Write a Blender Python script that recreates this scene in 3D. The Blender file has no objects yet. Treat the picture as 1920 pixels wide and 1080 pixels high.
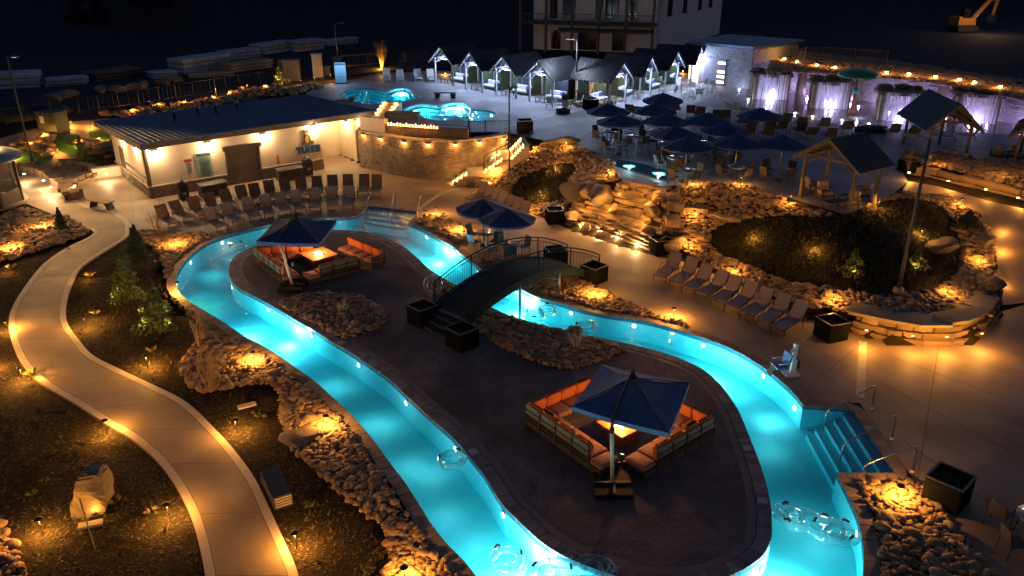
import bpy, bmesh, math, random
import numpy as np
from mathutils import Vector, Matrix, Euler
from mathutils.geometry import delaunay_2d_cdt
random.seed(7); rng = np.random.default_rng(11)
PI = math.pi
scene = bpy.context.scene
# ------------------------------------------------------------------ camera, sky, exposure
F = 1493.0; PITCH = math.atan(644.0 / F); HC = 15.0
cd = bpy.data.cameras.new('camera'); cam = bpy.data.objects.new('camera', cd); scene.collection.objects.link(cam)
cd.sensor_width = 36; cd.lens = F / 1920 * 36; cd.clip_start = 0.1; cd.clip_end = 2000
cam.location = (0, 0, HC); cam.rotation_euler = (PI / 2 - PITCH, 0, 0)
scene.camera = cam
world = bpy.data.worlds.new('World'); scene.world = world; world.use_nodes = True
nt = world.node_tree; bg = nt.nodes['Background']
sky = nt.nodes.new('ShaderNodeTexSky'); sky.sky_type = 'NISHITA'; sky.sun_disc = False
sky.sun_elevation = math.radians(-1.2); sky.sun_rotation = math.radians(20)
tint = nt.nodes.new('ShaderNodeMix'); tint.data_type = 'RGBA'; tint.blend_type = 'MULTIPLY'; tint.inputs[0].default_value = 1; tint.inputs[7].default_value = (.42, .53, .90, 1)
nt.links.new(sky.outputs[0], tint.inputs[6]); nt.links.new(tint.outputs[2], bg.inputs[0]); bg.inputs[1].default_value = 0.15
sd = bpy.data.lights.new('moon_sun', 'SUN'); sd.energy = 0.03; sd.angle = math.radians(0.5); sd.color = (1, .93, .85)
so = bpy.data.objects.new('moon_sun', sd); scene.collection.objects.link(so); so.rotation_euler = (math.radians(-80), 0, math.radians(-20))
vs = scene.view_settings; vs.view_transform = 'Standard'; vs.look = 'None'; vs.gamma = 1; vs.exposure = 1.85; vs.use_curve_mapping = False
cy = scene.cycles; cy.use_denoising = True; cy.max_bounces = 6; cy.diffuse_bounces = 3; cy.glossy_bounces = 3
cy.transparent_max_bounces = 12; cy.transmission_bounces = 4; cy.sample_clamp_indirect = 4; cy.caustics_reflective = False; cy.caustics_refractive = False
cy.use_light_tree = True
try: cy.denoiser = 'OPENIMAGEDENOISE'
except Exception: pass
C = scene.collection
UZ = 2.6                                     # height of the upper terrace above the lower one
WARM = (1.0, .46, .10); AMBER = (1.0, .42, .07); SOFT = (1.0, .62, .28); COOL = (.62, .74, 1.0); VIOLET = (.60, .46, 1.0)

# ------------------------------------------------------------------ sight lines of the surveyed points
cP, sP = math.cos(PITCH), math.sin(PITCH)
def W(x, y, z=0.0):                          # a surveyed point of the photo at a known height
    up = -(y - 540) / F
    fw = cP + up * sP; u = -sP + up * cP
    t = (z - HC) / u
    return ((x - 960) / F * t, fw * t)
def W3(x, y, z=0.0):
    a = W(x, y, z); return Vector((a[0], a[1], z))
def WP(pts, z=0.0): return [W(p[0], p[1], z) for p in pts]
def inside(P, poly):
    P = np.asarray(P, float); poly = np.asarray(poly, float)
    x, y = P[:, 0], P[:, 1]; r = np.zeros(len(P), bool); j = len(poly) - 1
    for i in range(len(poly)):
        xi, yi = poly[i]; xj, yj = poly[j]
        if yi != yj:
            c = ((yi > y) != (yj > y)) & (x < (xj - xi) * (y - yi) / (yj - yi) + xi)
            r ^= c
        j = i
    return r
def dline(P, poly, closed=True):
    P = np.asarray(P, float); poly = np.asarray(poly, float); d = np.full(len(P), 1e9)
    n = len(poly)
    for i in range(n if closed else n - 1):
        a = poly[i]; b = poly[(i + 1) % n]; ab = b - a; L = max(ab @ ab, 1e-9)
        t = np.clip(((P - a) @ ab) / L, 0, 1); q = a + t[:, None] * ab
        d = np.minimum(d, np.hypot(P[:, 0] - q[:, 0], P[:, 1] - q[:, 1]))
    return d
def sst(t): t = np.clip(t, 0, 1); return t * t * (3 - 2 * t)

# building footprint (lower terrace)
B0 = Vector(W(285, 372)); bdir = (Vector(W(605, 317)) - B0).normalized(); bnor = Vector((-bdir.y, bdir.x))
BW, BD = 12.0, 8.6
B1 = B0 + bdir * BW; B2 = B1 + bnor * BD; B3 = B0 + bnor * BD
WALLB = WP([(672, 304), (700, 311), (740, 318), (780, 323), (815, 324)], 0)
LOW = WP([(-1500, 430), (-200, 336), (60, 316), (215, 300)]) + [tuple(B3), tuple(B2)] + [tuple(Vector(W(640, 291)))] + WALLB + \
    WP([(832, 326), (878, 350), (905, 352), (985, 396), (1030, 412), (1062, 428), (1150, 458), (1235, 482), (1262, 484), (1340, 514), (1440, 556), (1520, 596),
        (1590, 614), (1640, 632), (1700, 645), (1760, 648), (1812, 642), (1860, 615), (1876, 585), (1960, 560), (2600, 720), (3500, 1500), (-1500, 1500)])
UPP = WP([(700, 232), (760, 240), (840, 243), (900, 243), (950, 243), (1014, 262), (1060, 270), (1110, 282), (1150, 302), (1160, 334), (1245, 350), (1300, 343), (1400, 347),
          (1490, 374), (1592, 404), (1640, 380), (1676, 362), (1702, 340), (1760, 345), (1850, 372), (1920, 390), (2600, 560)], UZ) + \
    [(300, 60), (300, 600), (-400, 600), (-400, 120)] + WP([(-600, 240), (0, 205), (300, 168), (440, 160), (560, 172), (600, 176), (640, 205)], UZ)
MOUNDP = None
STA = np.array(W(850, 336)); STB = np.array(W(988, 264, UZ)); STD = (STB - STA) / np.hypot(*(STB - STA)); STL = float(np.hypot(*(STB - STA)))
def T(P):
    P = np.atleast_2d(np.asarray(P, float))[:, :2]
    il = inside(P, LOW); iu = inside(P, UPP)
    dl = np.where(il, 0, dline(P, LOW)); du = np.where(iu, 0, dline(P, UPP))
    t = dl / np.maximum(dl + du, 1e-6)
    z = UZ * (0.45 * sst(t) + 0.55 * t)
    z = np.where(il, 0, z); z = np.where(iu & ~il, UZ, z)
    if MOUNDP is not None:
        im = inside(P, MOUNDP) & ~iu
        d = dline(P, MWALL, closed=False)
        z = z + np.where(im, 0.62 * np.exp(-(d / 2.6) ** 2), 0)
    r = P - STA; u = r @ STD; v = np.abs(r @ np.array([-STD[1], STD[0]])); k = (u > -.3) & (u < STL) & (v < 1.75)
    z = np.where(k, np.minimum(z, np.maximum(UZ * u / STL - .45, -.1)), z)
    return z
def Tz(x, y): return float(T([(x, y)])[0])
def WT(x, y):                                # the point of the terrain that a surveyed sight line meets
    z = 1.0; lo = 0.0
    zs = np.linspace(3.6, -0.1, 75)
    P = np.array([W(x, y, q) for q in zs]); d = T(P) - zs
    k = int(np.argmax(d >= 0)) if (d >= 0).any() else len(zs) - 1
    p = P[k]; return Vector((p[0], p[1], float(T([p])[0])))
MWALL = WP([(1592, 612), (1640, 632), (1700, 645), (1760, 648), (1812, 642), (1856, 615), (1872, 585)])
MOUNDP = list(MWALL) + [tuple(WT(*p)[:2]) for p in ((1868, 520), (1864, 450), (1830, 400), (1760, 368), (1690, 366))] + WP([(1592, 408)], UZ) + \
    [tuple(WT(*p)[:2]) for p in ((1490, 385), (1380, 360), (1290, 400))] + WP([(1290, 492), (1340, 513), (1440, 555), (1520, 595)])

def spline(pts, closed=True, step=0.35):     # points may carry 'c' for a sharp corner
    P = [Vector((p[0], p[1])) for p in pts]; cor = [len(p) > 2 for p in pts]; n = len(P); out = []
    for i in range(n if closed else n - 1):
        a, b = P[i], P[(i + 1) % n]
        p0 = P[i - 1] if (closed or i > 0) else a; p3 = P[(i + 2) % n] if (closed or i + 2 < n) else b
        if cor[i]: p0 = a + (a - b)
        if cor[(i + 1) % n]: p3 = b + (b - a)
        L = (b - a).length; k = max(1, int(L / step))
        for j in range(k):
            t = j / k
            out.append(tuple(0.5 * ((2 * a) + (b - p0) * t + (2 * p0 - 5 * a + 4 * b - p3) * t * t + (3 * a - p0 - 3 * b + p3) * t ** 3)))
    if not closed: out.append(tuple(P[-1]))
    return out
def curve_px(pts, z=0.0, closed=True, step=0.35):
    return spline([W(p[0], p[1], z) + tuple(p[2:]) for p in pts], closed, step)
def area(p):
    return 0.5 * sum(p[i - 1][0] * p[i][1] - p[i][0] * p[i - 1][1] for i in range(len(p)))
def offset(poly, d):                         # positive grows the polygon
    n = len(poly); s = 1 if area(poly) > 0 else -1; out = []
    for i in range(n):
        a = Vector(poly[i - 1]); b = Vector(poly[i]); c = Vector(poly[(i + 1) % n])
        e1 = (b - a).normalized(); e2 = (c - b).normalized(); t = e1 + e2
        if t.length < 1e-6: t = e1
        t.normalize(); nn = Vector((t.y, -t.x)) * s
        k = max(0.5, abs(nn.dot(Vector((e1.y, -e1.x)))))
        out.append(tuple(b + nn * (d / k)))
    return out

# ------------------------------------------------------------------ materials
MATS = {}
def mat(name, col, col2=None, scale=3.0, rough=.7, metal=0.0, bump=0.0, bscale=None, emit=None, est=0.0, rnd=0.0, spec=.4, detail=5, fac=.5, wear=None, alpha=None):
    if name in MATS: return MATS[name]
    m = bpy.data.materials.new(name); m.use_nodes = True; MATS[name] = m
    t = m.node_tree; N = t.nodes; Lk = t.links; b = N['Principled BSDF']
    b.inputs['Roughness'].default_value = rough; b.inputs['Metallic'].default_value = metal; b.inputs['Specular IOR Level'].default_value = spec
    tc = N.new('ShaderNodeTexCoord'); mp = N.new('ShaderNodeMapping'); Lk.new(tc.outputs['Object'], mp.inputs[0])
    col = tuple(col) + (1,); last = None
    if col2 is not None:
        nz = N.new('ShaderNodeTexNoise'); nz.inputs['Scale'].default_value = scale; nz.inputs['Detail'].default_value = detail; nz.inputs['Roughness'].default_value = .62
        Lk.new(mp.outputs[0], nz.inputs['Vector'])
        cr = N.new('ShaderNodeValToRGB'); cr.color_ramp.elements[0].position = .5 - fac * .4; cr.color_ramp.elements[1].position = .5 + fac * .4
        cr.color_ramp.elements[0].color = col; cr.color_ramp.elements[1].color = tuple(col2) + (1,)
        Lk.new(nz.outputs[0], cr.inputs[0]); last = cr.outputs[0]
        rr = N.new('ShaderNodeMapRange'); rr.inputs['To Min'].default_value = max(.05, rough - .12); rr.inputs['To Max'].default_value = min(1, rough + .12)
        Lk.new(nz.outputs[0], rr.inputs[0]); Lk.new(rr.outputs[0], b.inputs['Roughness'])
    if wear is not None:                      # large blotches: (colour, scale, amount)
        n2 = N.new('ShaderNodeTexNoise'); n2.inputs['Scale'].default_value = wear[1]; n2.inputs['Detail'].default_value = 6; Lk.new(mp.outputs[0], n2.inputs['Vector'])
        r2 = N.new('ShaderNodeMapRange'); r2.inputs['From Min'].default_value = .42; r2.inputs['From Max'].default_value = .68; r2.inputs['To Max'].default_value = wear[2]
        Lk.new(n2.outputs[0], r2.inputs[0])
        mx = N.new('ShaderNodeMix'); mx.data_type = 'RGBA'; Lk.new(r2.outputs[0], mx.inputs[0])
        if last: Lk.new(last, mx.inputs[6])
        else: mx.inputs[6].default_value = col
        mx.inputs[7].default_value = tuple(wear[0]) + (1,); last = mx.outputs[2]
    if rnd:
        oi = N.new('ShaderNodeObjectInfo'); mr = N.new('ShaderNodeMapRange'); mr.inputs['To Min'].default_value = 1 - rnd; mr.inputs['To Max'].default_value = 1 + rnd
        Lk.new(oi.outputs['Random'], mr.inputs[0])
        hv = N.new('ShaderNodeHueSaturation'); Lk.new(mr.outputs[0], hv.inputs['Value'])
        if last: Lk.new(last, hv.inputs['Color'])
        else: hv.inputs['Color'].default_value = col
        last = hv.outputs[0]
    if last: Lk.new(last, b.inputs['Base Color'])
    else: b.inputs['Base Color'].default_value = col
    if bump:
        nb = N.new('ShaderNodeTexNoise'); nb.inputs['Scale'].default_value = bscale or scale * 4; nb.inputs['Detail'].default_value = 6; Lk.new(mp.outputs[0], nb.inputs['Vector'])
        bp = N.new('ShaderNodeBump'); bp.inputs['Strength'].default_value = min(1, bump); bp.inputs['Distance'].default_value = .05 * bump
        Lk.new(nb.outputs[0], bp.inputs['Height']); Lk.new(bp.outputs[0], b.inputs['Normal'])
    if emit is not None:
        b.inputs['Emission Color'].default_value = tuple(emit) + (1,); b.inputs['Emission Strength'].default_value = est
    return m

# ------------------------------------------------------------------ mesh builder and object tree
class MB:
    def __init__(s): s.v = []; s.f = []; s.sm = []
    def add(s, vs, fs, smooth=False):
        o = len(s.v); s.v += [tuple(v) for v in vs]; s.f += [tuple(i + o for i in f) for f in fs]; s.sm += [smooth] * len(fs); return s
    def box(s, c, d, rz=0.0, rot=None, top=1.0):
        x, y, z = d[0] / 2, d[1] / 2, d[2] / 2; k = top
        vs = [(-x, -y, -z), (x, -y, -z), (x, y, -z), (-x, y, -z), (-x * k, -y * k, z), (x * k, -y * k, z), (x * k, y * k, z), (-x * k, y * k, z)]
        R = (rot if rot is not None else Matrix.Rotation(rz, 3, 'Z')); c = Vector(c)
        return s.add([R @ Vector(v) + c for v in vs], [(0, 3, 2, 1), (4, 5, 6, 7), (0, 1, 5, 4), (1, 2, 6, 5), (2, 3, 7, 6), (3, 0, 4, 7)])
    def beam(s, a, b, w, h=None, up=(0, 0, 1)):
        a = Vector(a); b = Vector(b); h = h or w; d = (b - a); L = d.length
        if L < 1e-6: return s
        d.normalize(); u = Vector(up); x = d.cross(u)
        if x.length < 1e-3: x = d.cross(Vector((1, 0, 0)))
        x.normalize(); z = x.cross(d); R = Matrix((x, d, z)).transposed()
        return s.box((a + b) / 2, (w, L, h), rot=R)
    def tube(s, pts, r, n=8, closed=False, cap=True, rr=None):
        P = [Vector(p) for p in pts]; m = len(P); vs = []; fs = []
        prev = None
        for i, p in enumerate(P):
            if closed: d = P[(i + 1) % m] - P[i - 1]
            else: d = P[min(i + 1, m - 1)] - P[max(i - 1, 0)]
            if d.length < 1e-9: d = Vector((0, 0, 1))
            d.normalize()
            if prev is None:
                u = d.cross(Vector((0, 0, 1)))
                if u.length < 1e-3: u = d.cross(Vector((1, 0, 0)))
            else: u = prev - d * prev.dot(d)
            u.normalize(); prev = u; w = d.cross(u); q = rr[i] if rr else r
            for k in range(n):
                a = 2 * PI * k / n; vs.append(p + u * math.cos(a) * q + w * math.sin(a) * q)
        for i in range(m if closed else m - 1):
            for k in range(n):
                a = i * n + k; b = i * n + (k + 1) % n; c = ((i + 1) % m) * n + (k + 1) % n; d = ((i + 1) % m) * n + k
                fs.append((a, b, c, d))
        s.add(vs, fs, n > 5)
        if cap and not closed:
            o = len(s.v) - len(vs); s.f.append(tuple(o + k for k in range(n))[::-1]); s.f.append(tuple(o + (m - 1) * n + k for k in range(n))); s.sm += [False, False]
        return s
    def lathe(s, prof, n=16, c=(0, 0, 0), smooth=True):
        vs = []; fs = []; m = len(prof)
        for r, z in prof:
            for k in range(n): a = 2 * PI * k / n; vs.append((c[0] + r * math.cos(a), c[1] + r * math.sin(a), c[2] + z))
        for i in range(m - 1):
            for k in range(n): fs.append((i * n + k, i * n + (k + 1) % n, (i + 1) * n + (k + 1) % n, (i + 1) * n + k))
        fs.append(tuple(range(n))[::-1]); fs.append(tuple((m - 1) * n + k for k in range(n)))
        return s.add(vs, fs, smooth)
    def prism(s, poly, z0, z1, axis='z'):
        if area(poly) < 0: poly = poly[::-1]
        n = len(poly); f = {'z': lambda p, h: (p[0], p[1], h), 'y': lambda p, h: (p[0], h, p[1]), 'x': lambda p, h: (h, p[0], p[1])}[axis]
        vs = [f(p, z0) for p in poly] + [f(p, z1) for p in poly]
        fs = [tuple(range(n))[::-1], tuple(range(n, 2 * n))] + [(i, (i + 1) % n, n + (i + 1) % n, n + i) for i in range(n)]
        return s.add(vs, fs)
    def quad(s, a, b, c, d): return s.add([a, b, c, d], [(0, 1, 2, 3)])
    def mesh(s, name, m):
        me = bpy.data.meshes.new(name); me.from_pydata(s.v, [], s.f)
        me.polygons.foreach_set('use_smooth', s.sm); me.update()
        if m: me.materials.append(m)
        return me
    def build(s, name, m, parent=None, loc=(0, 0, 0), rot=(0, 0, 0)):
        o = bpy.data.objects.new(name, s.mesh(name, m)); C.objects.link(o); o.parent = parent; o.location = loc; o.rotation_euler = rot; return o
def tag(o, label=None, cat=None, group=None, kind=None):
    if label: o['label'] = label
    if cat: o['category'] = cat
    if group: o['group'] = group
    if kind: o['kind'] = kind
    return o
def thing(name, label, cat, loc=(0, 0, 0), rz=0.0, group=None):
    o = bpy.data.objects.new(name, None); C.objects.link(o); o.empty_display_size = .2
    o.location = loc; o.rotation_euler = (0, 0, rz); return tag(o, label, cat, group)
def copy_tree(o, parent=None):
    c = o.copy(); C.objects.link(c); c.parent = parent
    for ch in list(o.children): copy_tree(ch, c)
    return c
class Kind:                                   # the first placement uses the built thing, later ones copy it with its parts
    def __init__(s, make): s.make = make; s.o = None
    def put(s, loc, rz, label, group=None, sc=None):
        if s.o is None: s.o = s.make(); o = s.o
        else: o = copy_tree(s.o)
        o.location = loc; o.rotation_euler = (0, 0, rz); o['label'] = label
        if group: o['group'] = group
        if sc: o.scale = (sc, sc, sc) if not isinstance(sc, tuple) else sc
        return o
def lamp(parent, loc, watt, col=WARM, r=.04, kind='POINT', rot=None, spot=None, blend=.5, size=None):
    l = bpy.data.lights.new('lamp_light', kind); l.energy = watt * .80; l.color = col
    if kind in ('POINT', 'SPOT'): l.shadow_soft_size = r
    if kind == 'SPOT': l.spot_size = math.radians(spot or 90); l.spot_blend = blend
    if kind == 'AREA':
        l.size = size or .3
    o = bpy.data.objects.new('lamp_light', l); C.objects.link(o); o.parent = parent; o.location = loc
    if rot is not None: o.rotation_euler = rot
    return o
def region(ins, outs=(), grid=None, zf=None, extra=()):
    """triangles of the union of polygons `ins` without `outs`; grid adds inner points so the sheet can follow the terrain"""
    vs = []; ed = []
    for poly in list(ins) + list(outs) + list(extra):
        o = len(vs); n = len(poly); vs += [Vector((p[0], p[1])) for p in poly]; ed += [(o + i, o + (i + 1) % n) for i in range(n)]
    if grid:
        A = np.array([p for poly in ins for p in poly]); x0, y0 = A.min(0); x1, y1 = A.max(0)
        gx, gy = np.meshgrid(np.arange(x0, x1, grid), np.arange(y0, y1, grid * .9)); G = np.stack([gx.ravel() + (np.round(gy.ravel() / grid) % 2) * grid * .5, gy.ravel()], 1)
        k = np.zeros(len(G), bool)
        for poly in ins: k |= inside(G, poly)
        for poly in outs: k &= ~inside(G, poly)
        vs += [Vector(p) for p in G[k]]
    v, e, f, *_ = delaunay_2d_cdt(vs, ed, [], 0, 1e-4)
    V = np.array([(p.x, p.y) for p in v]); Fc = np.array([t for t in f if len(t) == 3]); cen = V[Fc].mean(1)
    k = np.zeros(len(Fc), bool)
    for poly in ins: k |= inside(cen, poly)
    for poly in outs: k &= ~inside(cen, poly)
    Fc = Fc[k]; used = np.unique(Fc); mp = -np.ones(len(V), int); mp[used] = np.arange(len(used)); V = V[used]; Fc = mp[Fc]
    Z = zf(V) if zf is not None else np.zeros(len(V))
    # counter-clockwise
    a, b, c = V[Fc[:, 0]], V[Fc[:, 1]], V[Fc[:, 2]]; s = (b[:, 0] - a[:, 0]) * (c[:, 1] - a[:, 1]) - (b[:, 1] - a[:, 1]) * (c[:, 0] - a[:, 0])
    Fc[s < 0] = Fc[s < 0][:, ::-1]
    return np.column_stack([V, Z]), Fc
def sheet(name, m, ins, outs=(), grid=None, zf=None, kind='structure', parent=None, smooth=False):
    V, Fc = region(ins, outs, grid, zf); me = bpy.data.meshes.new(name); me.from_pydata(V.tolist(), [], Fc.tolist())
    if smooth: me.polygons.foreach_set('use_smooth', [True] * len(me.polygons))
    me.materials.append(m); me.update()
    o = bpy.data.objects.new(name, me); C.objects.link(o); o.parent = parent
    if kind: o['kind'] = kind
    return o
def zc(c): return lambda V: np.full(len(V), float(c))
def zt(off): return lambda V: T(V) + off
def skirt(name, m, poly, z0, z1, parent=None, kind='structure', closed=True):
    mb = MB(); n = len(poly)
    for i in range(n if closed else n - 1):
        a = poly[i]; b = poly[(i + 1) % n]; mb.quad((a[0], a[1], z0), (b[0], b[1], z0), (b[0], b[1], z1), (a[0], a[1], z1))
    o = mb.build(name, m, parent)
    if kind: o['kind'] = kind
    return o
ORD = ['first', 'second', 'third', 'fourth', 'fifth', 'sixth', 'seventh', 'eighth', 'ninth', 'tenth', 'eleventh', 'twelfth', 'thirteenth', 'fourteenth', 'fifteenth', 'sixteenth', 'seventeenth', 'eighteenth']
# ------------------------------------------------------------------ outlines of the lazy river, its island and the two upper pools
RIV = curve_px([(692, 386, 'c'), (787, 397, 'c'), (765, 419, 'c'), (780, 425), (800, 435), (825, 450), (847, 462), (865, 477), (885, 492), (905, 507), (940, 526),
    (970, 539), (990, 550), (1015, 560), (1055, 570), (1090, 581), (1140, 592), (1190, 599), (1240, 610), (1290, 625), (1350, 645), (1392, 665), (1435, 692),
    (1470, 720), (1495, 745), (1506, 760, 'c'), (1597, 766, 'c'), (1679, 887, 'c'), (1569, 887, 'c'), (1580, 910), (1600, 952), (1612, 985), (1618, 1022), (1618, 1080),
    (1600, 1150), (1530, 1230), (1400, 1290), (1250, 1290), (1100, 1240), (980, 1170), (892, 1079), (870, 1052), (840, 1022), (810, 985), (780, 937), (757, 902),
    (730, 867), (705, 832), (680, 802), (655, 775), (620, 742), (590, 715), (550, 687), (515, 662), (480, 642), (460, 632), (420, 605), (382, 582), (350, 562),
    (332, 542), (330, 522), (340, 500), (360, 477), (387, 457), (425, 442), (475, 429), (512, 421), (575, 412), (625, 409), (660, 407), (677, 400)])
ISL = curve_px([(429, 510), (432, 492), (445, 477), (470, 465), (505, 452), (550, 440), (600, 433), (650, 432), (690, 436), (725, 447), (757, 463), (780, 482), (800, 501),
    (820, 515), (847, 531), (865, 542), (892, 560), (922, 577), (952, 590), (1000, 605), (1052, 619), (1102, 630), (1165, 642), (1215, 654), (1265, 669), (1305, 686),
    (1330, 702), (1355, 727), (1372, 750), (1387, 775), (1402, 812), (1420, 857), (1435, 902), (1444, 942), (1447, 980), (1445, 1015), (1432, 1040), (1412, 1057),
    (1387, 1072), (1350, 1087), (1300, 1098), (1220, 1100), (1145, 1077), (1095, 1060), (1045, 1037), (1007, 1010), (970, 975), (945, 950), (925, 920), (907, 890),
    (885, 863), (855, 827), (805, 782), (762, 742), (730, 712), (700, 690), (655, 660), (620, 640), (592, 622), (550, 598), (512, 575), (475, 555), (450, 542), (435, 528)])
PL2 = curve_px([(757, 207), (767, 201), (783, 196), (800, 195), (822, 198), (837, 195), (857, 192.5), (873, 195), (879, 201), (890, 205), (907, 206), (923, 209), (930, 214),
    (923, 219), (907, 226), (882, 227), (870, 224), (862, 222), (840, 225), (822, 226), (800, 222), (788, 216), (777, 211)], UZ)
PL1 = curve_px([(643, 175), (657, 168), (682, 165.5), (707, 167), (725, 171), (740, 167.5), (757, 166), (770, 170), (773, 177), (783, 183), (750, 191), (707, 195), (673, 193), (653, 187)], UZ)

CONC = dict(rough=.62, bump=.25, spec=.35)
M_patio = mat('patio_concrete', (.40, .295, .19), (.30, .215, .135), scale=.55, bscale=22, wear=((.13, .09, .06), .25, .8), **CONC)
M_path = mat('broom_concrete', (.37, .275, .165), (.30, .215, .125), scale=.8, bscale=30, wear=((.17, .12, .075), .35, .65), **CONC)
M_band = mat('border_concrete', (.55, .45, .33), (.46, .37, .26), scale=1.5, bscale=30, **CONC)
M_terr = mat('terrace_concrete', (.27, .27, .29), (.20, .20, .225), scale=.5, bscale=16, wear=((.12, .12, .14), .25, .5), **CONC)
M_isl = mat('stamped_concrete', (.185, .145, .14), (.10, .083, .085), scale=1.3, bscale=7, rough=.8, bump=.8, wear=((.05, .045, .05), .28, .9), spec=.2)
M_cope = mat('coping_stone', (.30, .22, .155), (.20, .145, .10), scale=2.5, rough=.7, bump=.3, rnd=.28)
M_copei = mat('island_coping_stone', (.20, .19, .19), (.13, .12, .12), scale=2.5, rough=.7, bump=.3, rnd=.28)
M_mulch = mat('mulch_ground', (.055, .037, .018), (.020, .014, .007), scale=6, bscale=24, rough=.95, bump=1.0, wear=((.020, .022, .008), .35, .8), spec=.1)
M_lawn = mat('lawn_ground', (.030, .028, .010), (.014, .014, .006), scale=9, bscale=40, rough=.95, bump=1.0, wear=((.04, .028, .012), .8, .6), spec=.1)
M_stone = mat('river_stone', (.34, .22, .11), (.19, .125, .065), scale=4, rough=.8, bump=.3, bscale=14, rnd=.55)
M_mass = mat('river_stone_mass', (.39, .255, .13), (.11, .075, .042), scale=3.2, rough=.8, bump=.3, bscale=20, detail=2, fac=.7)
M_bould = mat('boulder_rock', (.22, .17, .12), (.10, .08, .055), scale=1.6, rough=.9, bump=.9, bscale=5, wear=((.09, .08, .065), 1.1, .6))
M_wallst = mat('wall_stone', (.34, .27, .19), (.20, .155, .11), scale=1.8, rough=.88, bump=.7, bscale=9, rnd=.4)
M_tile = mat('waterline_tile', (.03, .12, .20), (.05, .22, .32), scale=14, rough=.2, detail=1)
M_plast = mat('pool_plaster', (.32, .74, .75), (.26, .67, .69), scale=1.2, rough=.6, bump=.05)
M_yard = mat('yard_gravel', (.045, .048, .056), (.024, .026, .032), scale=.7, rough=.95, bump=.6, bscale=8, wear=((.03, .032, .036), .06, .7), spec=.1)
def water_material(name, tint, dens):
    m = bpy.data.materials.new(name); m.use_nodes = True; t = m.node_tree; N = t.nodes; Lk = t.links; N.remove(N['Principled BSDF'])
    tr = N.new('ShaderNodeBsdfTransparent'); gl = N.new('ShaderNodeBsdfGlossy'); gl.inputs['Roughness'].default_value = .04
    fr = N.new('ShaderNodeFresnel'); fr.inputs['IOR'].default_value = 1.33; mx = N.new('ShaderNodeMixShader')
    tc = N.new('ShaderNodeTexCoord'); nz = N.new('ShaderNodeTexNoise'); nz.inputs['Scale'].default_value = 2.6; nz.inputs['Detail'].default_value = 6
    bp = N.new('ShaderNodeBump'); bp.inputs['Strength'].default_value = .8; bp.inputs['Distance'].default_value = .07
    Lk.new(tc.outputs['Object'], nz.inputs['Vector']); Lk.new(nz.outputs[0], bp.inputs['Height']); Lk.new(bp.outputs[0], gl.inputs['Normal']); Lk.new(bp.outputs[0], fr.inputs['Normal'])
    Lk.new(fr.outputs[0], mx.inputs[0]); Lk.new(tr.outputs[0], mx.inputs[1]); Lk.new(gl.outputs[0], mx.inputs[2])
    Lk.new(mx.outputs[0], N['Material Output'].inputs['Surface'])
    va = N.new('ShaderNodeVolumeAbsorption'); va.inputs['Color'].default_value = tint + (1,); va.inputs['Density'].default_value = dens
    Lk.new(va.outputs[0], N['Material Output'].inputs['Volume']); return m
M_water = water_material('river_water', (.12, .885, .95), .85)
M_water2 = water_material('pool_water', (.12, .91, .985), .8)

# ------------------------------------------------------------------ ground
def ground():
    xs = np.arange(-70, 75, .6); ys = np.arange(9, 112, .6); gx, gy = np.meshgrid(xs, ys); P = np.stack([gx.ravel(), gy.ravel()], 1)
    Z = T(P) - .05 + .03 * np.sin(P[:, 0] * 1.3) * np.cos(P[:, 1] * 1.1) - .03
    Z[inside(P, RIV) | (dline(P, RIV) < .62)] = -1.7
    for q in (PL1, PL2): Z[inside(P, q) | (dline(P, q) < .4)] = .6
    nx, ny = len(xs), len(ys); idx = np.arange(nx * ny).reshape(ny, nx)
    Fc = np.stack([idx[:-1, :-1], idx[:-1, 1:], idx[1:, 1:], idx[1:, :-1]], -1).reshape(-1, 4)
    me = bpy.data.meshes.new('ground'); me.from_pydata(np.column_stack([P, Z]).tolist(), [], Fc.tolist()); me.polygons.foreach_set('use_smooth', [True] * len(Fc)); me.materials.append(M_mulch)
    o = bpy.data.objects.new('ground', me); C.objects.link(o); o['kind'] = 'structure'
ground()
FARP = [(-900, -200), (900, -200), (900, 1200), (-900, 1200)]
INN = [(-69.5, 9.5), (74, 9.5), (74, 111), (-69.5, 111)]
def farz(V):                                   # outer terrain: level yard, then a dark hillside behind it
    t = sst((V[:, 1] - 125 - .25 * V[:, 0]) / 130)
    return 2.45 * sst((V[:, 1] - 5) / 70 + np.abs(V[:, 0]) / 200) + t * 46 + 1.5 * np.sin(V[:, 0] / 17) * t
sheet('terrain', M_yard, [FARP], [INN], 14, farz, smooth=True)
sheet('storage_yard', M_yard, [WP([(-700, 275), (0, 222), (110, 232), (240, 212), (300, 204), (560, 168), (610, 148), (720, 133), (800, 130), (900, 126), (1050, 108), (1180, 95), (1290, 74), (1470, 90), (1560, 105), (1720, 118), (1920, 155), (2500, 250)], UZ) + [(110, 111.5), (-110, 111.5)]], [], 2.0, zt(.0))

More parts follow.
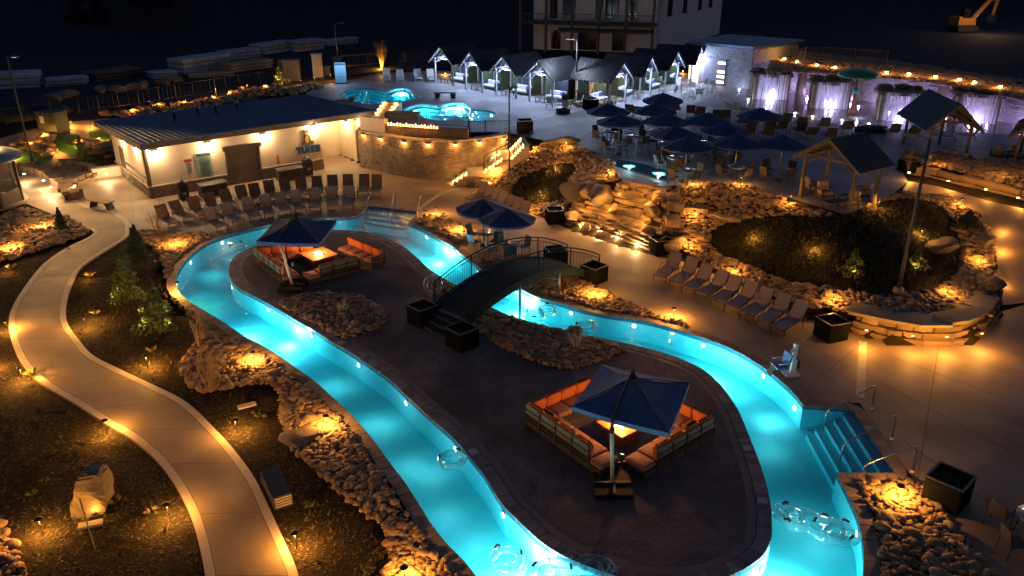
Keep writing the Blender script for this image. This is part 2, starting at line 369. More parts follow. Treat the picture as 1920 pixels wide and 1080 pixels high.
# river basin, waterline tiles, steps and water
OUTC = offset(RIV, .42); INC = offset(ISL, -.42)
DECK = WP([(-200, 340), (30, 330), (150, 316), (218, 304)]) + [tuple(B3), tuple(B2)] + WP([(640, 291)]) + WALLB + \
    WP([(832, 326), (878, 350), (905, 352), (985, 396), (1030, 412), (1062, 428), (1150, 458), (1235, 482), (1262, 484), (1340, 514), (1440, 556), (1520, 596),
        (1590, 614), (1640, 632), (1700, 645), (1760, 648), (1812, 642), (1860, 615), (1876, 585), (1960, 560), (2600, 720), (3500, 1500), (1640, 1500),
        (1560, 1150), (1500, 900), (1300, 720), (900, 562), (600, 422), (440, 442), (400, 449), (372, 452), (330, 434), (262, 433), (242, 426), (168, 430), (140, 412), (100, 402), (50, 382), (20, 390), (-60, 420), (-200, 420)])
sheet('patio', M_patio, [DECK], [OUTC], 2.5, zc(0))
basin = sheet('river_basin', M_plast, [RIV], [ISL], 1.5, zc(-1.0))
skirt('basin_wall', M_plast, RIV, -1.0, -.17, basin, None); skirt('basin_wall', M_plast, ISL, -1.0, -.17, basin, None)
skirt('waterline_tiles', M_tile, RIV, -.17, 0, basin, None); skirt('waterline_tiles', M_tile, ISL, -.17, 0, basin, None)
def steps(P4, n, name, z0=-.28, dz=.2, parent=None, m=None, md=.12):
    a, b, c, d = [Vector(p) for p in P4]       # a-b deck edge, d-c outer foot of the steps
    for k in range(n):
        t = (k + 1) / n
        q = [a, b, b.lerp(c, t), a.lerp(d, t)]
        mb = MB(); z1 = z0 - k * dz; mb.prism([tuple(x) for x in q], -.998, z1 - .003 * k); o = mb.build('step', m or M_plast, parent)
steps([W(1597, 766), W(1679, 887), W(1580, 887), W(1518, 778)], 5, 'step', -.17, .155, basin)
steps([W(692, 386), W(787, 397), W(768, 417), W(682, 402)], 4, 'step', -.18, .15, basin)
def water(name, m, outs, holes, z, zb):
    V, Fc = region(outs, holes, None, None); n = len(V); V0 = V.copy(); V0[:, 2] = z; V1 = V.copy(); V1[:, 2] = zb
    fs = Fc.tolist() + (Fc[:, ::-1] + n).tolist()
    from collections import Counter
    ed = Counter(); 
    for t in Fc.tolist():
        for i in range(3): ed[(t[i], t[(i + 1) % 3])] += 1
    for (a, b) in list(ed):
        if (b, a) not in ed: fs.append([b, a, a + n, b + n])
    me = bpy.data.meshes.new(name); me.from_pydata(np.vstack([V0, V1]).tolist(), [], fs); me.materials.append(m); me.update()
    o = bpy.data.objects.new(name, me); C.objects.link(o); o['kind'] = 'structure'; return o
water('river_water', M_water, [offset(RIV, .012)], [offset(ISL, -.012)], -.09, -1.02)
# coping stones
def coping(name, poly, off, m, z, label, far=300, wid=.42, ln=.30):
    A = spline(poly, True, .1); base = bpy.data.objects.new(name, None); C.objects.link(base); tag(base, None, None, None, 'structure')
    P = np.array(A); Q = np.array(offset(A, off)); d = np.r_[0, np.cumsum(np.hypot(*np.diff(np.vstack([P, P[:1]]), axis=0).T))]; L = d[-1]; n = int(L / ln)
    PP = np.vstack([P, P[:1]]); QQ = np.vstack([Q, Q[:1]])
    f = lambda arr, s: (np.interp(s % L, d, arr[:, 0]), np.interp(s % L, d, arr[:, 1]))
    st = []
    for i in range(n):
        s0 = i * L / n + .008; s1 = (i + 1) * L / n - .008
        st.append((f(PP, s0), f(PP, s1), f(QQ, s1), f(QQ, s0)))
    def dist(q): c = np.mean(q, axis=0); pj = c[1] * cP + HC * sP; xp = 960 + F * c[0] / pj; yp = 540 - F * (c[1] * sP - HC * cP) / pj; return pj if (-20 < xp < 1940 and yp < 1100) else 1e3
    st.sort(key=dist)
    mass = MB()
    for i, q in enumerate(st):
        q = [tuple(x) for x in q]; h = z + random.uniform(-.006, .006)
        if i < far: mb = MB(); mb.prism(q, -.06, h); mb.build('coping_stone', m, base)
        else: mass.prism(q, -.06, h)
    if mass.v: o = mass.build('coping_stones', m, base); o['kind'] = 'stuff'
    # bedding under the stones
    return base
for px_ in ((1437, 934), (784, 884), (1400, 838), (1152, 1082), (620, 652)):
    q = Vector(W(*px_)); i = min(range(len(ISL)), key=lambda k: (Vector(ISL[k]) - q).length); c = Vector(offset(ISL, -.22)[i]); d = Vector(ISL[(i + 1) % len(ISL)]) - Vector(ISL[i]); MB().box((c.x, c.y, .02), (.28, .28, .03), rz=math.atan2(d.y, d.x)).build('skimmer_lid', mat('lid_grey', (.30, .30, .31), rough=.6))['kind'] = 'structure'
sheet('coping_bed', M_isl, [OUTC], [RIV], None, zc(-.03)); sheet('coping_bed', M_isl, [ISL], [INC], None, zc(-.03))
coping('river_coping', RIV, .40, M_cope, .018, '')
coping('island_coping', ISL, -.40, M_copei, .018, '')
island = sheet('island_patio', M_isl, [INC], [], 2.5, zc(0))
inner = offset(INC, -.25); sheet('island_border', mat('island_border_concrete', (.17, .13, .12), (.12, .09, .085), scale=2, rough=.6, bump=.3), [INC], [inner], None, zc(.005), parent=island, kind=None)

# ------------------------------------------------------------------ upper terrace, pools, walkway
SPLASH = WP([(1372, 166), (1400, 160), (1440, 158), (1480, 158), (1560, 170), (1700, 185), (1850, 205), (1990, 225), (2000, 262), (1850, 250), (1700, 242), (1600, 236), (1500, 222), (1400, 200), (1368, 182)], UZ)
UPD = WP([(676, 241), (700, 240), (760, 247), (840, 250), (900, 247), (955, 250), (1014, 262), (1060, 270), (1110, 282), (1150, 302), (1160, 334), (1245, 350), (1300, 343), (1400, 347),
          (1490, 374), (1592, 404), (1640, 380), (1676, 362), (1702, 340), (1690, 318), (1740, 312), (1850, 322), (1990, 345), (2300, 330), (2300, 250), (1990, 215), (1850, 200), (1700, 180), (1560, 165), (1465, 150),
          (1300, 140), (1180, 120), (1060, 118), (900, 134), (800, 132), (720, 140), (655, 150), (600, 160), (572, 176), (640, 205)], UZ)
terr = sheet('terrace', M_terr, [UPD], [offset(PL1, .3), offset(PL2, .3), SPLASH], 3.0, zc(UZ))
for nm, P_ in (('left', PL1), ('right', PL2)):
    b = sheet('pool_basin', M_plast, [P_], [], 1.2, zc(UZ - 1.1)); skirt('basin_wall', M_plast, P_, UZ - 1.1, UZ - .14, b, None); skirt('waterline_tiles', M_tile, P_, UZ - .14, UZ + .0, b, None)
    for k, (dd, zz) in enumerate(((-.28, -.3), (-.56, -.55), (-.84, -.8))):     # entry ledges round the pool
        s_ = MB(); A = offset(P_, dd + .28); B = offset(P_, dd); n = len(A)
        for i in range(n):
            j = (i + 1) % n; a, c, d, e = A[i], A[j], B[j], B[i]; z = UZ + zz
            s_.quad((a[0], a[1], z), (c[0], c[1], z), (d[0], d[1], z), (e[0], e[1], z)); s_.quad((e[0], e[1], z - .26), (d[0], d[1], z - .26), (d[0], d[1], z), (e[0], e[1], z))
        s_.build('step', M_plast, b)
    water('pool_water', M_water2, [offset(P_, .012)], [], UZ - .09, UZ - 1.13)
    cb = MB(); A = offset(P_, .3); n = len(A)
    for i in range(n):
        j = (i + 1) % n; a, c, d, e = P_[i], P_[j], A[j], A[i]; cb.quad((a[0], a[1], UZ + .01), (c[0], c[1], UZ + .01), (d[0], d[1], UZ + .01), (e[0], e[1], UZ + .01))
    o = cb.build('pool_coping', mat('pool_coping_stone', (.40, .38, .36), (.30, .28, .26), scale=5, rough=.7, bump=.2)); o['kind'] = 'structure'
walk = [tuple(v[:2]) for v in (WT(1702, 341), WT(1760, 350), WT(1850, 376), WT(1925, 394), WT(2100, 440))] + WP([(2600, 720), (1960, 562), (1880, 575)]) + [tuple(WT(*p)[:2]) for p in ((1870, 520), (1866, 450), (1838, 402), (1764, 366), (1690, 364))]
sheet('walkway', M_patio, [walk], [], .6, zt(.0), smooth=True)
M_wet = mat('splash_pad_surface', (.20, .15, .14), (.12, .10, .11), scale=.6, rough=.12, bump=.15, bscale=3, spec=.6)
sheet('splash_pad', M_wet, [SPLASH], [], 3, zc(UZ - .004))
# saw-cut joints and border bands of the concrete
M_joint = mat('joint_brown', (.13, .095, .065)); M_jt2 = mat('joint_grey', (.10, .10, .115)); M_lband = mat('terrace_band', (.36, .35, .36), (.30, .30, .31), scale=3, rough=.6)  # joints are thin strips in their own darker colour
def strip(px, z, w, m, off=.004, name='band', step=.5, terrain=False):
    pts = spline([W(p[0], p[1], z) for p in px], False, step); mb = MB()
    for i in range(len(pts) - 1):
        a, b = Vector(pts[i]), Vector(pts[i + 1]); p0 = Vector(pts[i - 1]) if i else a; p3 = Vector(pts[i + 2]) if i + 2 < len(pts) else b
        n0 = (b - p0).normalized(); n1 = (p3 - a).normalized(); n0 = Vector((-n0.y, n0.x)) * w / 2; n1 = Vector((-n1.y, n1.x)) * w / 2
        q = [(a - n0), (b - n1), (b + n1), (a + n0)]
        mb.quad(*[(v.x, v.y, (Tz(v.x, v.y) if terrain else z) + off) for v in q])
    o = mb.build(name, m); o['kind'] = 'structure'; return o
for px in ([(1618, 640), (1616, 690), (1612, 745)], [(137, 376), (165, 388), (200, 395), (228, 408), (243, 426)], [(960, 330 + 0), (905, 368)][0:0], [(780, 395), (830, 362), (872, 352)]):
    if px: strip(px, 0, .3, M_band, name='border_band')
for px in ([(1210, 400 + 72), (1130, 480), (1000, 440)], [(1060, 430), (1120, 490), (1330, 560), (1460, 640)], [(1600, 690), (1420, 600)], [(1500, 740), (1620, 640)], [(1620, 650), (1920, 760)], [(1620, 700), (1920, 860)],
           [(1700, 830), (1920, 990)], [(1760, 650), (1720, 900)], [(700, 372), (560, 392)], [(285, 385), (340, 425)], [(660, 318), (720, 385)], [(545, 335), (600, 400)], [(900, 420), (760, 400)], [(1000, 436), (905, 500)],
           [(240, 330), (250, 410)], [(60, 330), (130, 372)], [(890, 470), (935, 500)], [(870, 450), (900, 470)]):
    strip(px, 0, .025, M_joint, name='control_joint')
for px in ([(1060, 268), (1120, 240), (1210, 215)], [(940, 240), (1040, 215), (1180, 190)], [(1180, 290), (1255, 262), (1330, 240)], [(1290, 335), (1420, 290), (1500, 270)]): strip(px, UZ, .22, M_lband, name='terrace_band')
for px in ([(850, 180), (1000, 232)], [(700, 150), (960, 165)], [(980, 200), (1100, 262)], [(1300, 300), (1500, 330)], [(1400, 260), (1700, 290)], [(930, 235), (1020, 200)], [(1650, 260), (1920, 285)]): strip(px, UZ, .03, M_jt2, name='control_joint')
# curved walk on the left
PLf = curve_px([(168, 430, 'c'), (176, 437), (160, 448), (125, 465), (82, 495), (45, 540), (21, 582), (17, 612), (25, 650), (45, 687), (82, 722), (150, 763), (200, 795), (245, 822), (290, 860), (325, 905), (350, 950), (368, 1000), (385, 1080), (395, 1180)], 0, False)
PRt = curve_px([(242, 426, 'c'), (240, 443), (212, 462), (175, 485), (150, 505), (132, 540), (124, 577), (127, 607), (150, 640), (175, 667), (225, 693), (287, 722), (350, 755), (410, 812), (450, 858), (482, 905), (515, 975), (540, 1030), (560, 1080), (580, 1180)], 0, False)
PATH = PLf + PRt[::-1]
sheet('path', M_path, [PATH], [], 2, zc(.015)); skirt('path_edge', M_path, PATH, -.12, .015)
def border(line, w, side):
    mb = MB(); n = len(line)
    o = []
    for i in range(n):
        a = Vector(line[max(i - 1, 0)]); b = Vector(line[min(i + 1, n - 1)]); d = (b - a).normalized(); o.append(tuple(Vector(line[i]) + Vector((d.y, -d.x)) * w * side))
    for i in range(n - 1):
        q = [line[i], line[i + 1], o[i + 1], o[i]]; mb.quad(*[(p[0], p[1], .021) for p in q])
    b = mb.build('path_border', M_band); b['kind'] = 'structure'
    mb = MB(); n = len(o)
    for i in range(n - 1):
        a = Vector(o[i]); b = Vector(o[i + 1]); d = (b - a).normalized(); e = Vector((d.y, -d.x)) * side * .02
        mb.quad((a.x, a.y, .0195), (b.x, b.y, .0195), (b.x + e.x, b.y + e.y, .0195), (a.x + e.x, a.y + e.y, .0195))
    j = mb.build('control_joint', M_joint); j['kind'] = 'structure'
border(PLf, .24, -1); border(PRt, .24, 1)
for t in np.linspace(.06, .95, 13):
    a = Vector(PLf[int(t * (len(PLf) - 1))]); b = Vector(PRt[int(t * (len(PRt) - 1))]); a, b = a.lerp(b, .12), b.lerp(a, .12); d = (b - a).normalized(); e = Vector((-d.y, d.x)) * .01
    o = MB().quad(*[(v.x, v.y, .0195) for v in (a - e, b - e, b + e, a + e)]).build('control_joint', M_joint); o['kind'] = 'structure'

# ------------------------------------------------------------------ stones
def rock_mesh(name, m, seed, sub=2, rough=.18, flat=.6, long=1.25, cut=0):
    r = random.Random(seed); bm = bmesh.new(); bmesh.ops.create_icosphere(bm, subdivisions=sub, radius=.5)
    ph = [r.uniform(0, 6.28) for _ in range(9)]
    for _ in range(cut):                      # flat faces broken off the boulder
        n = Vector((r.gauss(0, 1), r.gauss(0, 1), r.gauss(0, .8))).normalized(); k = r.uniform(.26, .4)
        for v in bm.verts:
            d = v.co.dot(n)
            if d > k: v.co -= n * (d - k) * .92
    for v in bm.verts:
        c = v.co; q = 1 + rough * (math.sin(c.x * 5 + ph[0]) * math.cos(c.y * 5 + ph[1]) + .6 * math.sin(c.z * 8 + ph[2] + c.x * 6)) + r.uniform(-.04, .04)
        v.co = Vector((c.x * q * long, c.y * q, c.z * q * flat))
    me = bpy.data.meshes.new(name); bm.to_mesh(me); bm.free()
    me.polygons.foreach_set('use_smooth', [cut == 0] * len(me.polygons)); me.materials.append(m); return me
STONES = [rock_mesh('stone', M_stone, i, 2, .16, .62 + .05 * (i % 4), 1.1 + .12 * (i % 4)) for i in range(10)]
def arr(me):
    v = np.empty(len(me.vertices) * 3); me.vertices.foreach_get('co', v); return v.reshape(-1, 3), np.array([p.vertices[:] for p in me.polygons])
LOWST = [arr(rock_mesh('low_stone', M_stone, 40 + i, 1, .1, .7, 1.2)) for i in range(5)]; HIST = [arr(x) for x in STONES]
def pixdist(P, Z=None):
    Z = np.zeros(len(P)) if Z is None else Z; f = P[:, 1] * cP - (Z - HC) * sP; x = 960 + F * P[:, 0] / f; y = 540 - F * (P[:, 1] * sP + (Z - HC) * cP) / f
    return f, x, y
ALLB = []
def stone_bed(name, poly, s, label=None, near=300, outs=(), zoff=.0, size=(.8, 1.25), layers=2, col=None, lo=False, heap=0.0, grid=.6):
    """a bed of loose cobbles: a soil sheet, up to `near` single stones nearest the camera and the rest as one mass"""
    base = sheet(name, M_mulch, [poly], outs, grid, zt(.022 + zoff)); base.name = name
    A = np.array(poly); (x0, y0), (x1, y1) = A.min(0), A.max(0); pts = []
    for L in range(layers):
        gx, gy = np.meshgrid(np.arange(x0, x1, s), np.arange(y0, y1, s * .866)); g = np.stack([gx.ravel() + (np.arange(gy.shape[0]) % 2).repeat(gy.shape[1]) * s / 2, gy.ravel()], 1)
        g = g + rng.uniform(-.3 * s, .3 * s, g.shape) + L * s * .4; k = inside(g, poly)
        for o in outs: k &= ~inside(g, o)
        g = g[k]
        if L: g = g[rng.random(len(g)) < .45]
        pts.append(np.column_stack([g, np.full(len(g), L * s * .26)]))
    P = np.vstack(pts); Z = T(P) + P[:, 2] + zoff + s * .2
    if heap: Z += heap * np.clip(dline(P, poly) / 1.5, 0, 1)
    f, px, py = pixdist(P, Z); vis = (px > -30) & (px < 1950) & (py < 1110)
    P = P[vis]; Z = Z[vis]; f = f[vis]; od = np.argsort(f); P = P[od]; Z = Z[od]; n = len(P)
    nn = min(near, n); sc = rng.uniform(size[0], size[1], n) * s * 1.12 * np.where(rng.random(n) < .13, rng.uniform(1.2, 1.9, n), 1) * np.where(rng.random(n) < .25, .68, 1)
    for i in range(nn):
        o = bpy.data.objects.new('stone', STONES[i % 10]); C.objects.link(o); o.parent = base; o.location = (P[i, 0], P[i, 1], Z[i])
        o.scale = (sc[i] * rng.uniform(.85, 1.15), sc[i] * rng.uniform(.8, 1.1), sc[i] * rng.uniform(.55, .95)); o.rotation_euler = (rng.uniform(-.35, .35), rng.uniform(-.35, .35), rng.uniform(0, 6.3))
    if n > nn:
        VV = []; FF = []; off = 0; lib = LOWST if lo else HIST
        for i in range(nn, n):
            v, fc = lib[i % len(lib)]; a = rng.uniform(0, 6.3); ca, sa = math.cos(a), math.sin(a); q = v * (sc[i] * rng.uniform(.8, 1.2, 3) * np.array([1, 1, .75]))
            tx = rng.uniform(-.4, .4); q = np.stack([q[:, 0], q[:, 1] * math.cos(tx) - q[:, 2] * math.sin(tx), q[:, 1] * math.sin(tx) + q[:, 2] * math.cos(tx)], 1)
            q = np.stack([q[:, 0] * ca - q[:, 1] * sa, q[:, 0] * sa + q[:, 1] * ca, q[:, 2]], 1) + (P[i, 0], P[i, 1], Z[i]); VV.append(q); FF.append(fc + off); off += len(v)
        me = bpy.data.meshes.new('stones'); me.from_pydata(np.vstack(VV).tolist(), [], np.vstack(FF).tolist()); me.polygons.foreach_set('use_smooth', [not lo] * len(me.polygons)); me.materials.append(M_mass)
        o = bpy.data.objects.new('stones', me); C.objects.link(o); o.parent = base; o['kind'] = 'stuff'
    return base
OC2 = offset(RIV, .46); IC2 = offset(ISL, -.46)
RB1 = curve_px([(262, 434), (330, 436), (370, 436), (405, 443), (430, 442), (372, 530), (450, 628), (600, 722), (720, 857), (800, 965), (892, 1082), (905, 1100), (730, 1100), (728, 1040), (720, 992),
    (690, 970), (650, 940), (605, 895), (575, 868), (548, 842), (533, 800), (525, 775), (525, 742), (508, 722), (470, 722), (410, 733), (378, 738), (358, 725), (340, 702), (340, 680), (358, 655), (374, 635), (380, 610), (350, 583), (322, 560), (312, 530), (306, 500), (296, 470), (272, 455)], 0)
stone_bed('stone_bed', RB1, .165, outs=[OC2], layers=2)
RB4 = curve_px([(1560, 895), (1600, 899), (1690, 900), (1735, 920), (1762, 950), (1800, 1000), (1840, 1050), (1862, 1100), (1600, 1110), (1600, 1000)], 0)
stone_bed('stone_bed', RB4, .185, outs=[OC2], size=(.8, 1.3))
RB5 = curve_px([(527, 565), (560, 555), (600, 549), (680, 560), (722, 590), (722, 606), (690, 622), (645, 634), (602, 614), (560, 592), (532, 576)])
stone_bed('stone_bed', RB5, .17, outs=[])
RB6 = curve_px([(888, 602), (905, 588), (935, 590), (1000, 610), (1060, 622), (1110, 636), (1170, 655), (1172, 662), (1110, 682), (1078, 691), (1040, 690), (1000, 677), (950, 655), (905, 628)])
stone_bed('stone_bed', RB6, .17)
RB7 = curve_px([(975, 530), (1010, 520), (1040, 515), (1090, 525), (1140, 550), (1180, 570), (1230, 590), (1284, 606), (1286, 613), (1240, 622), (1100, 590), (960, 545)])
stone_bed('stone_bed', RB7, .165, outs=[OC2])
RB7b = curve_px([(885, 492), (925, 490), (985, 482), (1002, 500), (985, 520), (960, 536), (925, 528)]); stone_bed('stone_bed', RB7b, .22, outs=[OC2], near=120)
RB8 = curve_px([(776, 418), (780, 404), (800, 401), (840, 410), (868, 428), (876, 441), (850, 462), (815, 448)]); stone_bed('stone_bed', RB8, .22, outs=[OC2], near=150)
RB9 = curve_px([(806, 548), (818, 533), (842, 534), (858, 546), (842, 572), (818, 575)]); stone_bed('stone_bed', RB9, .2, near=60)
RB2 = curve_px([(-60, 440), (0, 408), (40, 394), (80, 400), (125, 410), (158, 428), (164, 438), (120, 455), (60, 474), (0, 492), (-60, 500)]); stone_bed('stone_bed', RB2, .26, near=150)
RB3 = curve_px([(-60, 980), (0, 985), (20, 1020), (38, 1060), (45, 1100), (-60, 1100)]); stone_bed('stone_bed', RB3, .2, near=60)
def tpoly(px): return [tuple(WT(*p)[:2]) for p in px]
LW2 = spline(tpoly([(1336, 432), (1400, 414), (1460, 410), (1520, 411), (1572, 408), (1600, 402), (1645, 382), (1700, 374), (1752, 385), (1785, 418), (1800, 460), (1798, 505), (1775, 535), (1720, 553), (1640, 556), (1560, 545), (1480, 530), (1400, 502), (1352, 482), (1332, 458)]))
MO = spline(tpoly([(1255, 362), (1300, 348), (1345, 346), (1400, 350), (1450, 366), (1490, 388), (1540, 399), (1592, 409), (1645, 376), (1690, 366), (1760, 370), (1826, 400), (1860, 450), (1864, 520), (1866, 580), (1850, 596), (1780, 592), (1700, 590), (1600, 588), (1560, 600), (1515, 594), (1440, 553), (1345, 510), (1292, 484), (1275, 462), (1245, 430), (1240, 395)]))
stone_bed('stone_bed', MO, .225, outs=[LW2], near=300)
lawn2 = sheet('lawn', M_lawn, [offset(LW2, .1)], [], .6, lambda V: T(V) + .03 + .25 * np.clip(dline(V, LW2) / 3, 0, 1), smooth=True)
LW1 = spline(tpoly([(958, 362), (970, 342), (1000, 325), (1040, 312), (1070, 308), (1082, 318), (1070, 335), (1058, 352), (1062, 372), (1030, 384), (995, 388), (965, 378)]))
M1 = spline(tpoly([(905, 352), (925, 332), (958, 308), (1000, 285), (1020, 268), (1060, 274), (1106, 286), (1146, 306), (1154, 328), (1150, 345), (1120, 352), (1080, 372), (1060, 400), (1040, 410), (1000, 402), (975, 392), (940, 370)]))
q_ = np.array([-STD[1], STD[0]]); STRIP = [tuple(STA - STD * .4 - q_ * 1.6), tuple(STB - q_ * 1.6), tuple(STB + q_ * 1.6), tuple(STA - STD * .4 + q_ * 1.6)]
stone_bed('stone_bed', M1, .225, outs=[LW1, STRIP], near=200, lo=False)
sheet('lawn', M_lawn, [offset(LW1, .1)], [], .6, lambda V: T(V) + .03 + .2 * np.clip(dline(V, LW1) / 2, 0, 1), smooth=True)
# ------------------------------------------------------------------ pool building
M_wall = mat('painted_stucco', (.70, .60, .45), (.62, .52, .38), scale=1.2, rough=.8, bump=.1, bscale=40)
M_trim = mat('trim_paint', (.10, .085, .07), (.07, .06, .05), scale=2, rough=.6)
M_roof = mat('blue_metal_roof', (.05, .10, .20), (.035, .075, .155), scale=.8, rough=.38, metal=.3, spec=.6)
M_fascia = mat('brown_fascia', (.16, .125, .095), (.11, .09, .07), scale=2, rough=.6)
M_black = mat('black_metal', (.02, .02, .022), rough=.45, metal=.4); M_dark = mat('dark_plastic', (.035, .035, .04), (.02, .02, .024), scale=8, rough=.5)
M_steel = mat('stainless_steel', (.6, .6, .6), rough=.22, metal=1.0); M_galv = mat('galvanised_pole', (.22, .24, .26), rough=.45, metal=.6)
M_white = mat('white_paint', (.75, .75, .74), rough=.5); M_glow = mat('lamp_glow', (1, .8, .5), emit=(1, .62, .25), est=14); M_glowc = mat('cool_lamp_glow', (1, 1, 1), emit=(.75, .85, 1), est=14)
M_wood = mat('dark_timber', (.095, .07, .05), (.055, .04, .03), scale=3, rough=.75, bump=.3); M_door = mat('brown_door', (.12, .09, .065), (.09, .07, .05), scale=2, rough=.5)
def ray_plane(px, py, o, d):                    # sight line against a vertical plane: returns distance along d and the height
    dv = Vector(((px - 960) / F, cP - (py - 540) / F * sP, -sP - (py - 540) / F * cP)); o = Vector((o[0], o[1], 0)); d3 = Vector((d[0], d[1], 0)); n = Vector((-d[1], d[0], 0))
    t = (o.dot(n)) / dv.dot(n); p = dv * t; return (p - o).dot(d3), HC + p.z
ang = math.atan2(bdir.y, bdir.x)
bld = thing('pool_building', 'cream rental building with blue metal roof beside the rows of loungers', 'building', (B0.x, B0.y, 0), ang)
def toloc(w): w = Vector(w[:2]) - B0; return (w.dot(bdir), w.dot(bnor))
def fr(px, py): return ray_plane(px, py, B0, bdir)
WH = 3.32
w = MB()
w.prism([(0, 0), (BW, 0), (BW, BD), (0, BD)], 0, WH)
w.prism([(BW + .002, 3.0), (14.85, 3.0), (14.85, BD), (BW + .002, BD)], 0, WH)
w.prism([(14.852, .25), (16.4, .25), (16.4, BD), (14.852, BD)], 0, WH)
w.build('wall', M_wall, bld)
RC = [toloc(W(262, 272, 3.65)), toloc(W(702, 208, 3.65)), toloc(W(572, 178, 3.65)), toloc(W(175, 228, 3.65))]
r = MB(); r.prism(RC, WH + .004, 3.645); r.build('fascia', M_fascia, bld)
r = MB(); r.prism(offset(RC, .03), 3.65, 3.69); roofo = r.build('roof', M_roof, bld)
r = MB(); a, b, c, d = [Vector(p) for p in RC]
for k in range(45):
    t = (k + .5) / 45; p = a.lerp(b, t); q = d.lerp(c, t); r.beam((p.x, p.y, 3.705), (q.x, q.y, 3.705), .035, .04)
r.build('seam', M_roof, roofo)
for x, y in ((328, 222), (372, 214), (405, 209), (445, 202)):
    q = toloc(W(x, y, 3.69)); v = MB(); v.lathe([(.11, 0), (.11, .38), (.17, .38), (.17, .5), (.05, .6)], 12, (q[0], q[1], 3.69)); v.build('roof_vent', M_galv, roofo)
# stacked stone base with a cap ledge
def stone_face(name, line, z0, z1, m, parent, L=.38, H=.125, dep=.07, zb=None, seed=1):
    r = random.Random(seed); mb = MB(); d = [0]
    for i in range(1, len(line)): d.append(d[-1] + math.dist(line[i - 1][:2], line[i][:2]))
    xs = [p[0] for p in line]; ys = [p[1] for p in line]; z = z0; row = 0
    while z < z1 - .03:
        h = min(H * r.uniform(.8, 1.25), z1 - z); s = -r.uniform(0, L)
        while s < d[-1]:
            e = s + L * r.uniform(.5, 1.6); a, b = max(s, 0), min(e, d[-1]); s = e
            if b - a < .04: continue
            p = (np.interp(a + .006, d, xs), np.interp(a + .006, d, ys)); q = (np.interp(b - .006, d, xs), np.interp(b - .006, d, ys))
            if zb is not None and z + h < zb((p[0] + q[0]) / 2, (p[1] + q[1]) / 2): continue
            c = ((p[0] + q[0]) / 2, (p[1] + q[1]) / 2); an = math.atan2(q[1] - p[1], q[0] - p[0]); dd = dep * r.uniform(.6, 1.5)
            mb.box((c[0] + math.sin(an) * dd / 2, c[1] - math.cos(an) * dd / 2, z + h / 2), (math.dist(p, q), dd, h - .012), rz=an)
        z += h; row += 1
    o = mb.build(name, m, parent); o['kind'] = 'stuff'; return o
M_stack = mat('stacked_stone', (.36, .29, .21), (.15, .115, .08), scale=2.2, rough=.85, bump=.6, bscale=9, detail=3, fac=.8)
M_cap = mat('stone_cap', (.42, .35, .26), (.40, .33, .24), scale=3, rough=.7, bump=.2)
dx0, dz1 = fr(432, 345)[0], 0; dx1 = fr(489, 334)[0]
for k, (a_, b_) in enumerate(((0, dx0 - .12), (dx1 + .12, BW))):
    stone_face('stone_base', [(a_, 0), (b_, 0)], 0, .72, M_stack, bld, seed=k); MB().box(((a_ + b_) / 2, -.07, .76), (b_ - a_, .16, .07)).build('base_cap', M_cap, bld)
stone_face('stone_base', [(0, BD), (0, 0)], 0, .72, M_stack, bld, seed=5); MB().box((-.07, BD / 2 - .07, .76), (.16, BD + .12, .07)).build('base_cap', M_cap, bld)
# roll-up door with header
zt_ = fr(425, 283)[1]
o = MB().box(((dx0 + dx1) / 2, -.02, 1.2), (dx1 - dx0, .05, 2.4)).build('roller_door', M_door, bld)
m_ = MB()
for k in range(9): m_.box(((dx0 + dx1) / 2, -.055, .2 + k * .26), (dx1 - dx0 - .1, .02, .235))
m_.build('door_slat', mat('door_slat_paint', (.17, .13, .095), (.13, .10, .075), scale=3, rough=.55), o)
MB().box(((dx0 + dx1) / 2, -.12, 2.52), (dx1 - dx0 + .55, .26, .26)).build('door_header', M_fascia, bld)
for s_, xx in ((-1, dx0 - .06), (1, dx1 + .06)): MB().box((xx, -.06, 1.2), (.13, .13, 2.38)).build('door_jamb', M_fascia, bld)
MB().box((.06, -.05, 1.65), (.14, .14, 3.3)).build('corner_trim', M_fascia, bld)
# left side: door, rail and handles
so_ = MB().box((-.03, BD * .72, 1.1), (.06, 1.0, 2.2)).build('side_door', M_trim, bld); MB().box((-.05, BD * .33, 1.25), (.08, BD * .62, .1)).build('side_rail', M_trim, bld)
h_ = MB(); h_.tube([(-.08, BD * .08, .5), (-.2, BD * .08, .6), (-.2, BD * .08, 1.1), (-.08, BD * .08, 1.2)], .02); h_.build('door_handle', M_steel, so_)
MB().box((-.04, .12, 1.65), (.08, .22, 3.3)).build('corner_trim', M_fascia, bld)
# lights under the eaves
wl = MB(); wl.box((0, -.08, 0), (.3, .14, .16))
for px, py in ((288, 283), (388, 268), (492, 252), (585, 236)):
    x, z = fr(px, py); f_ = MB().box((x, -.09, z + .06), (.30, .16, .14)).build('wall_light', M_black, bld)
    MB().box((x, -.09, z - .022), (.26, .12, .02)).build('lens', M_glowc, f_); lamp(bld, (x, -.22, z - .1), 85, (1, .66, .34), .06)
for y_ in (1.8, 5.2):
    f_ = MB().box((-.09, y_, 3.05), (.16, .30, .14)).build('wall_light', M_black, bld); MB().box((-.09, y_, 2.967), (.12, .26, .02)).build('lens', M_glowc, f_); lamp(bld, (-.25, y_, 2.9), 70, (1, .64, .32), .06)
f_ = MB().box((14.72, 1.6, 2.9), (.16, .3, .14)).build('wall_light', M_black, bld); MB().box((14.72, 1.6, 2.817), (.12, .26, .02)).build('lens', M_glowc, f_); lamp(bld, (14.5, 1.6, 2.75), 50, (1, .66, .32), .06)
f_ = MB().box((13.4, 2.9, 2.9), (.3, .16, .14)).build('wall_light', M_black, bld); lamp(bld, (13.4, 2.7, 2.75), 45, (1, .66, .32), .06)
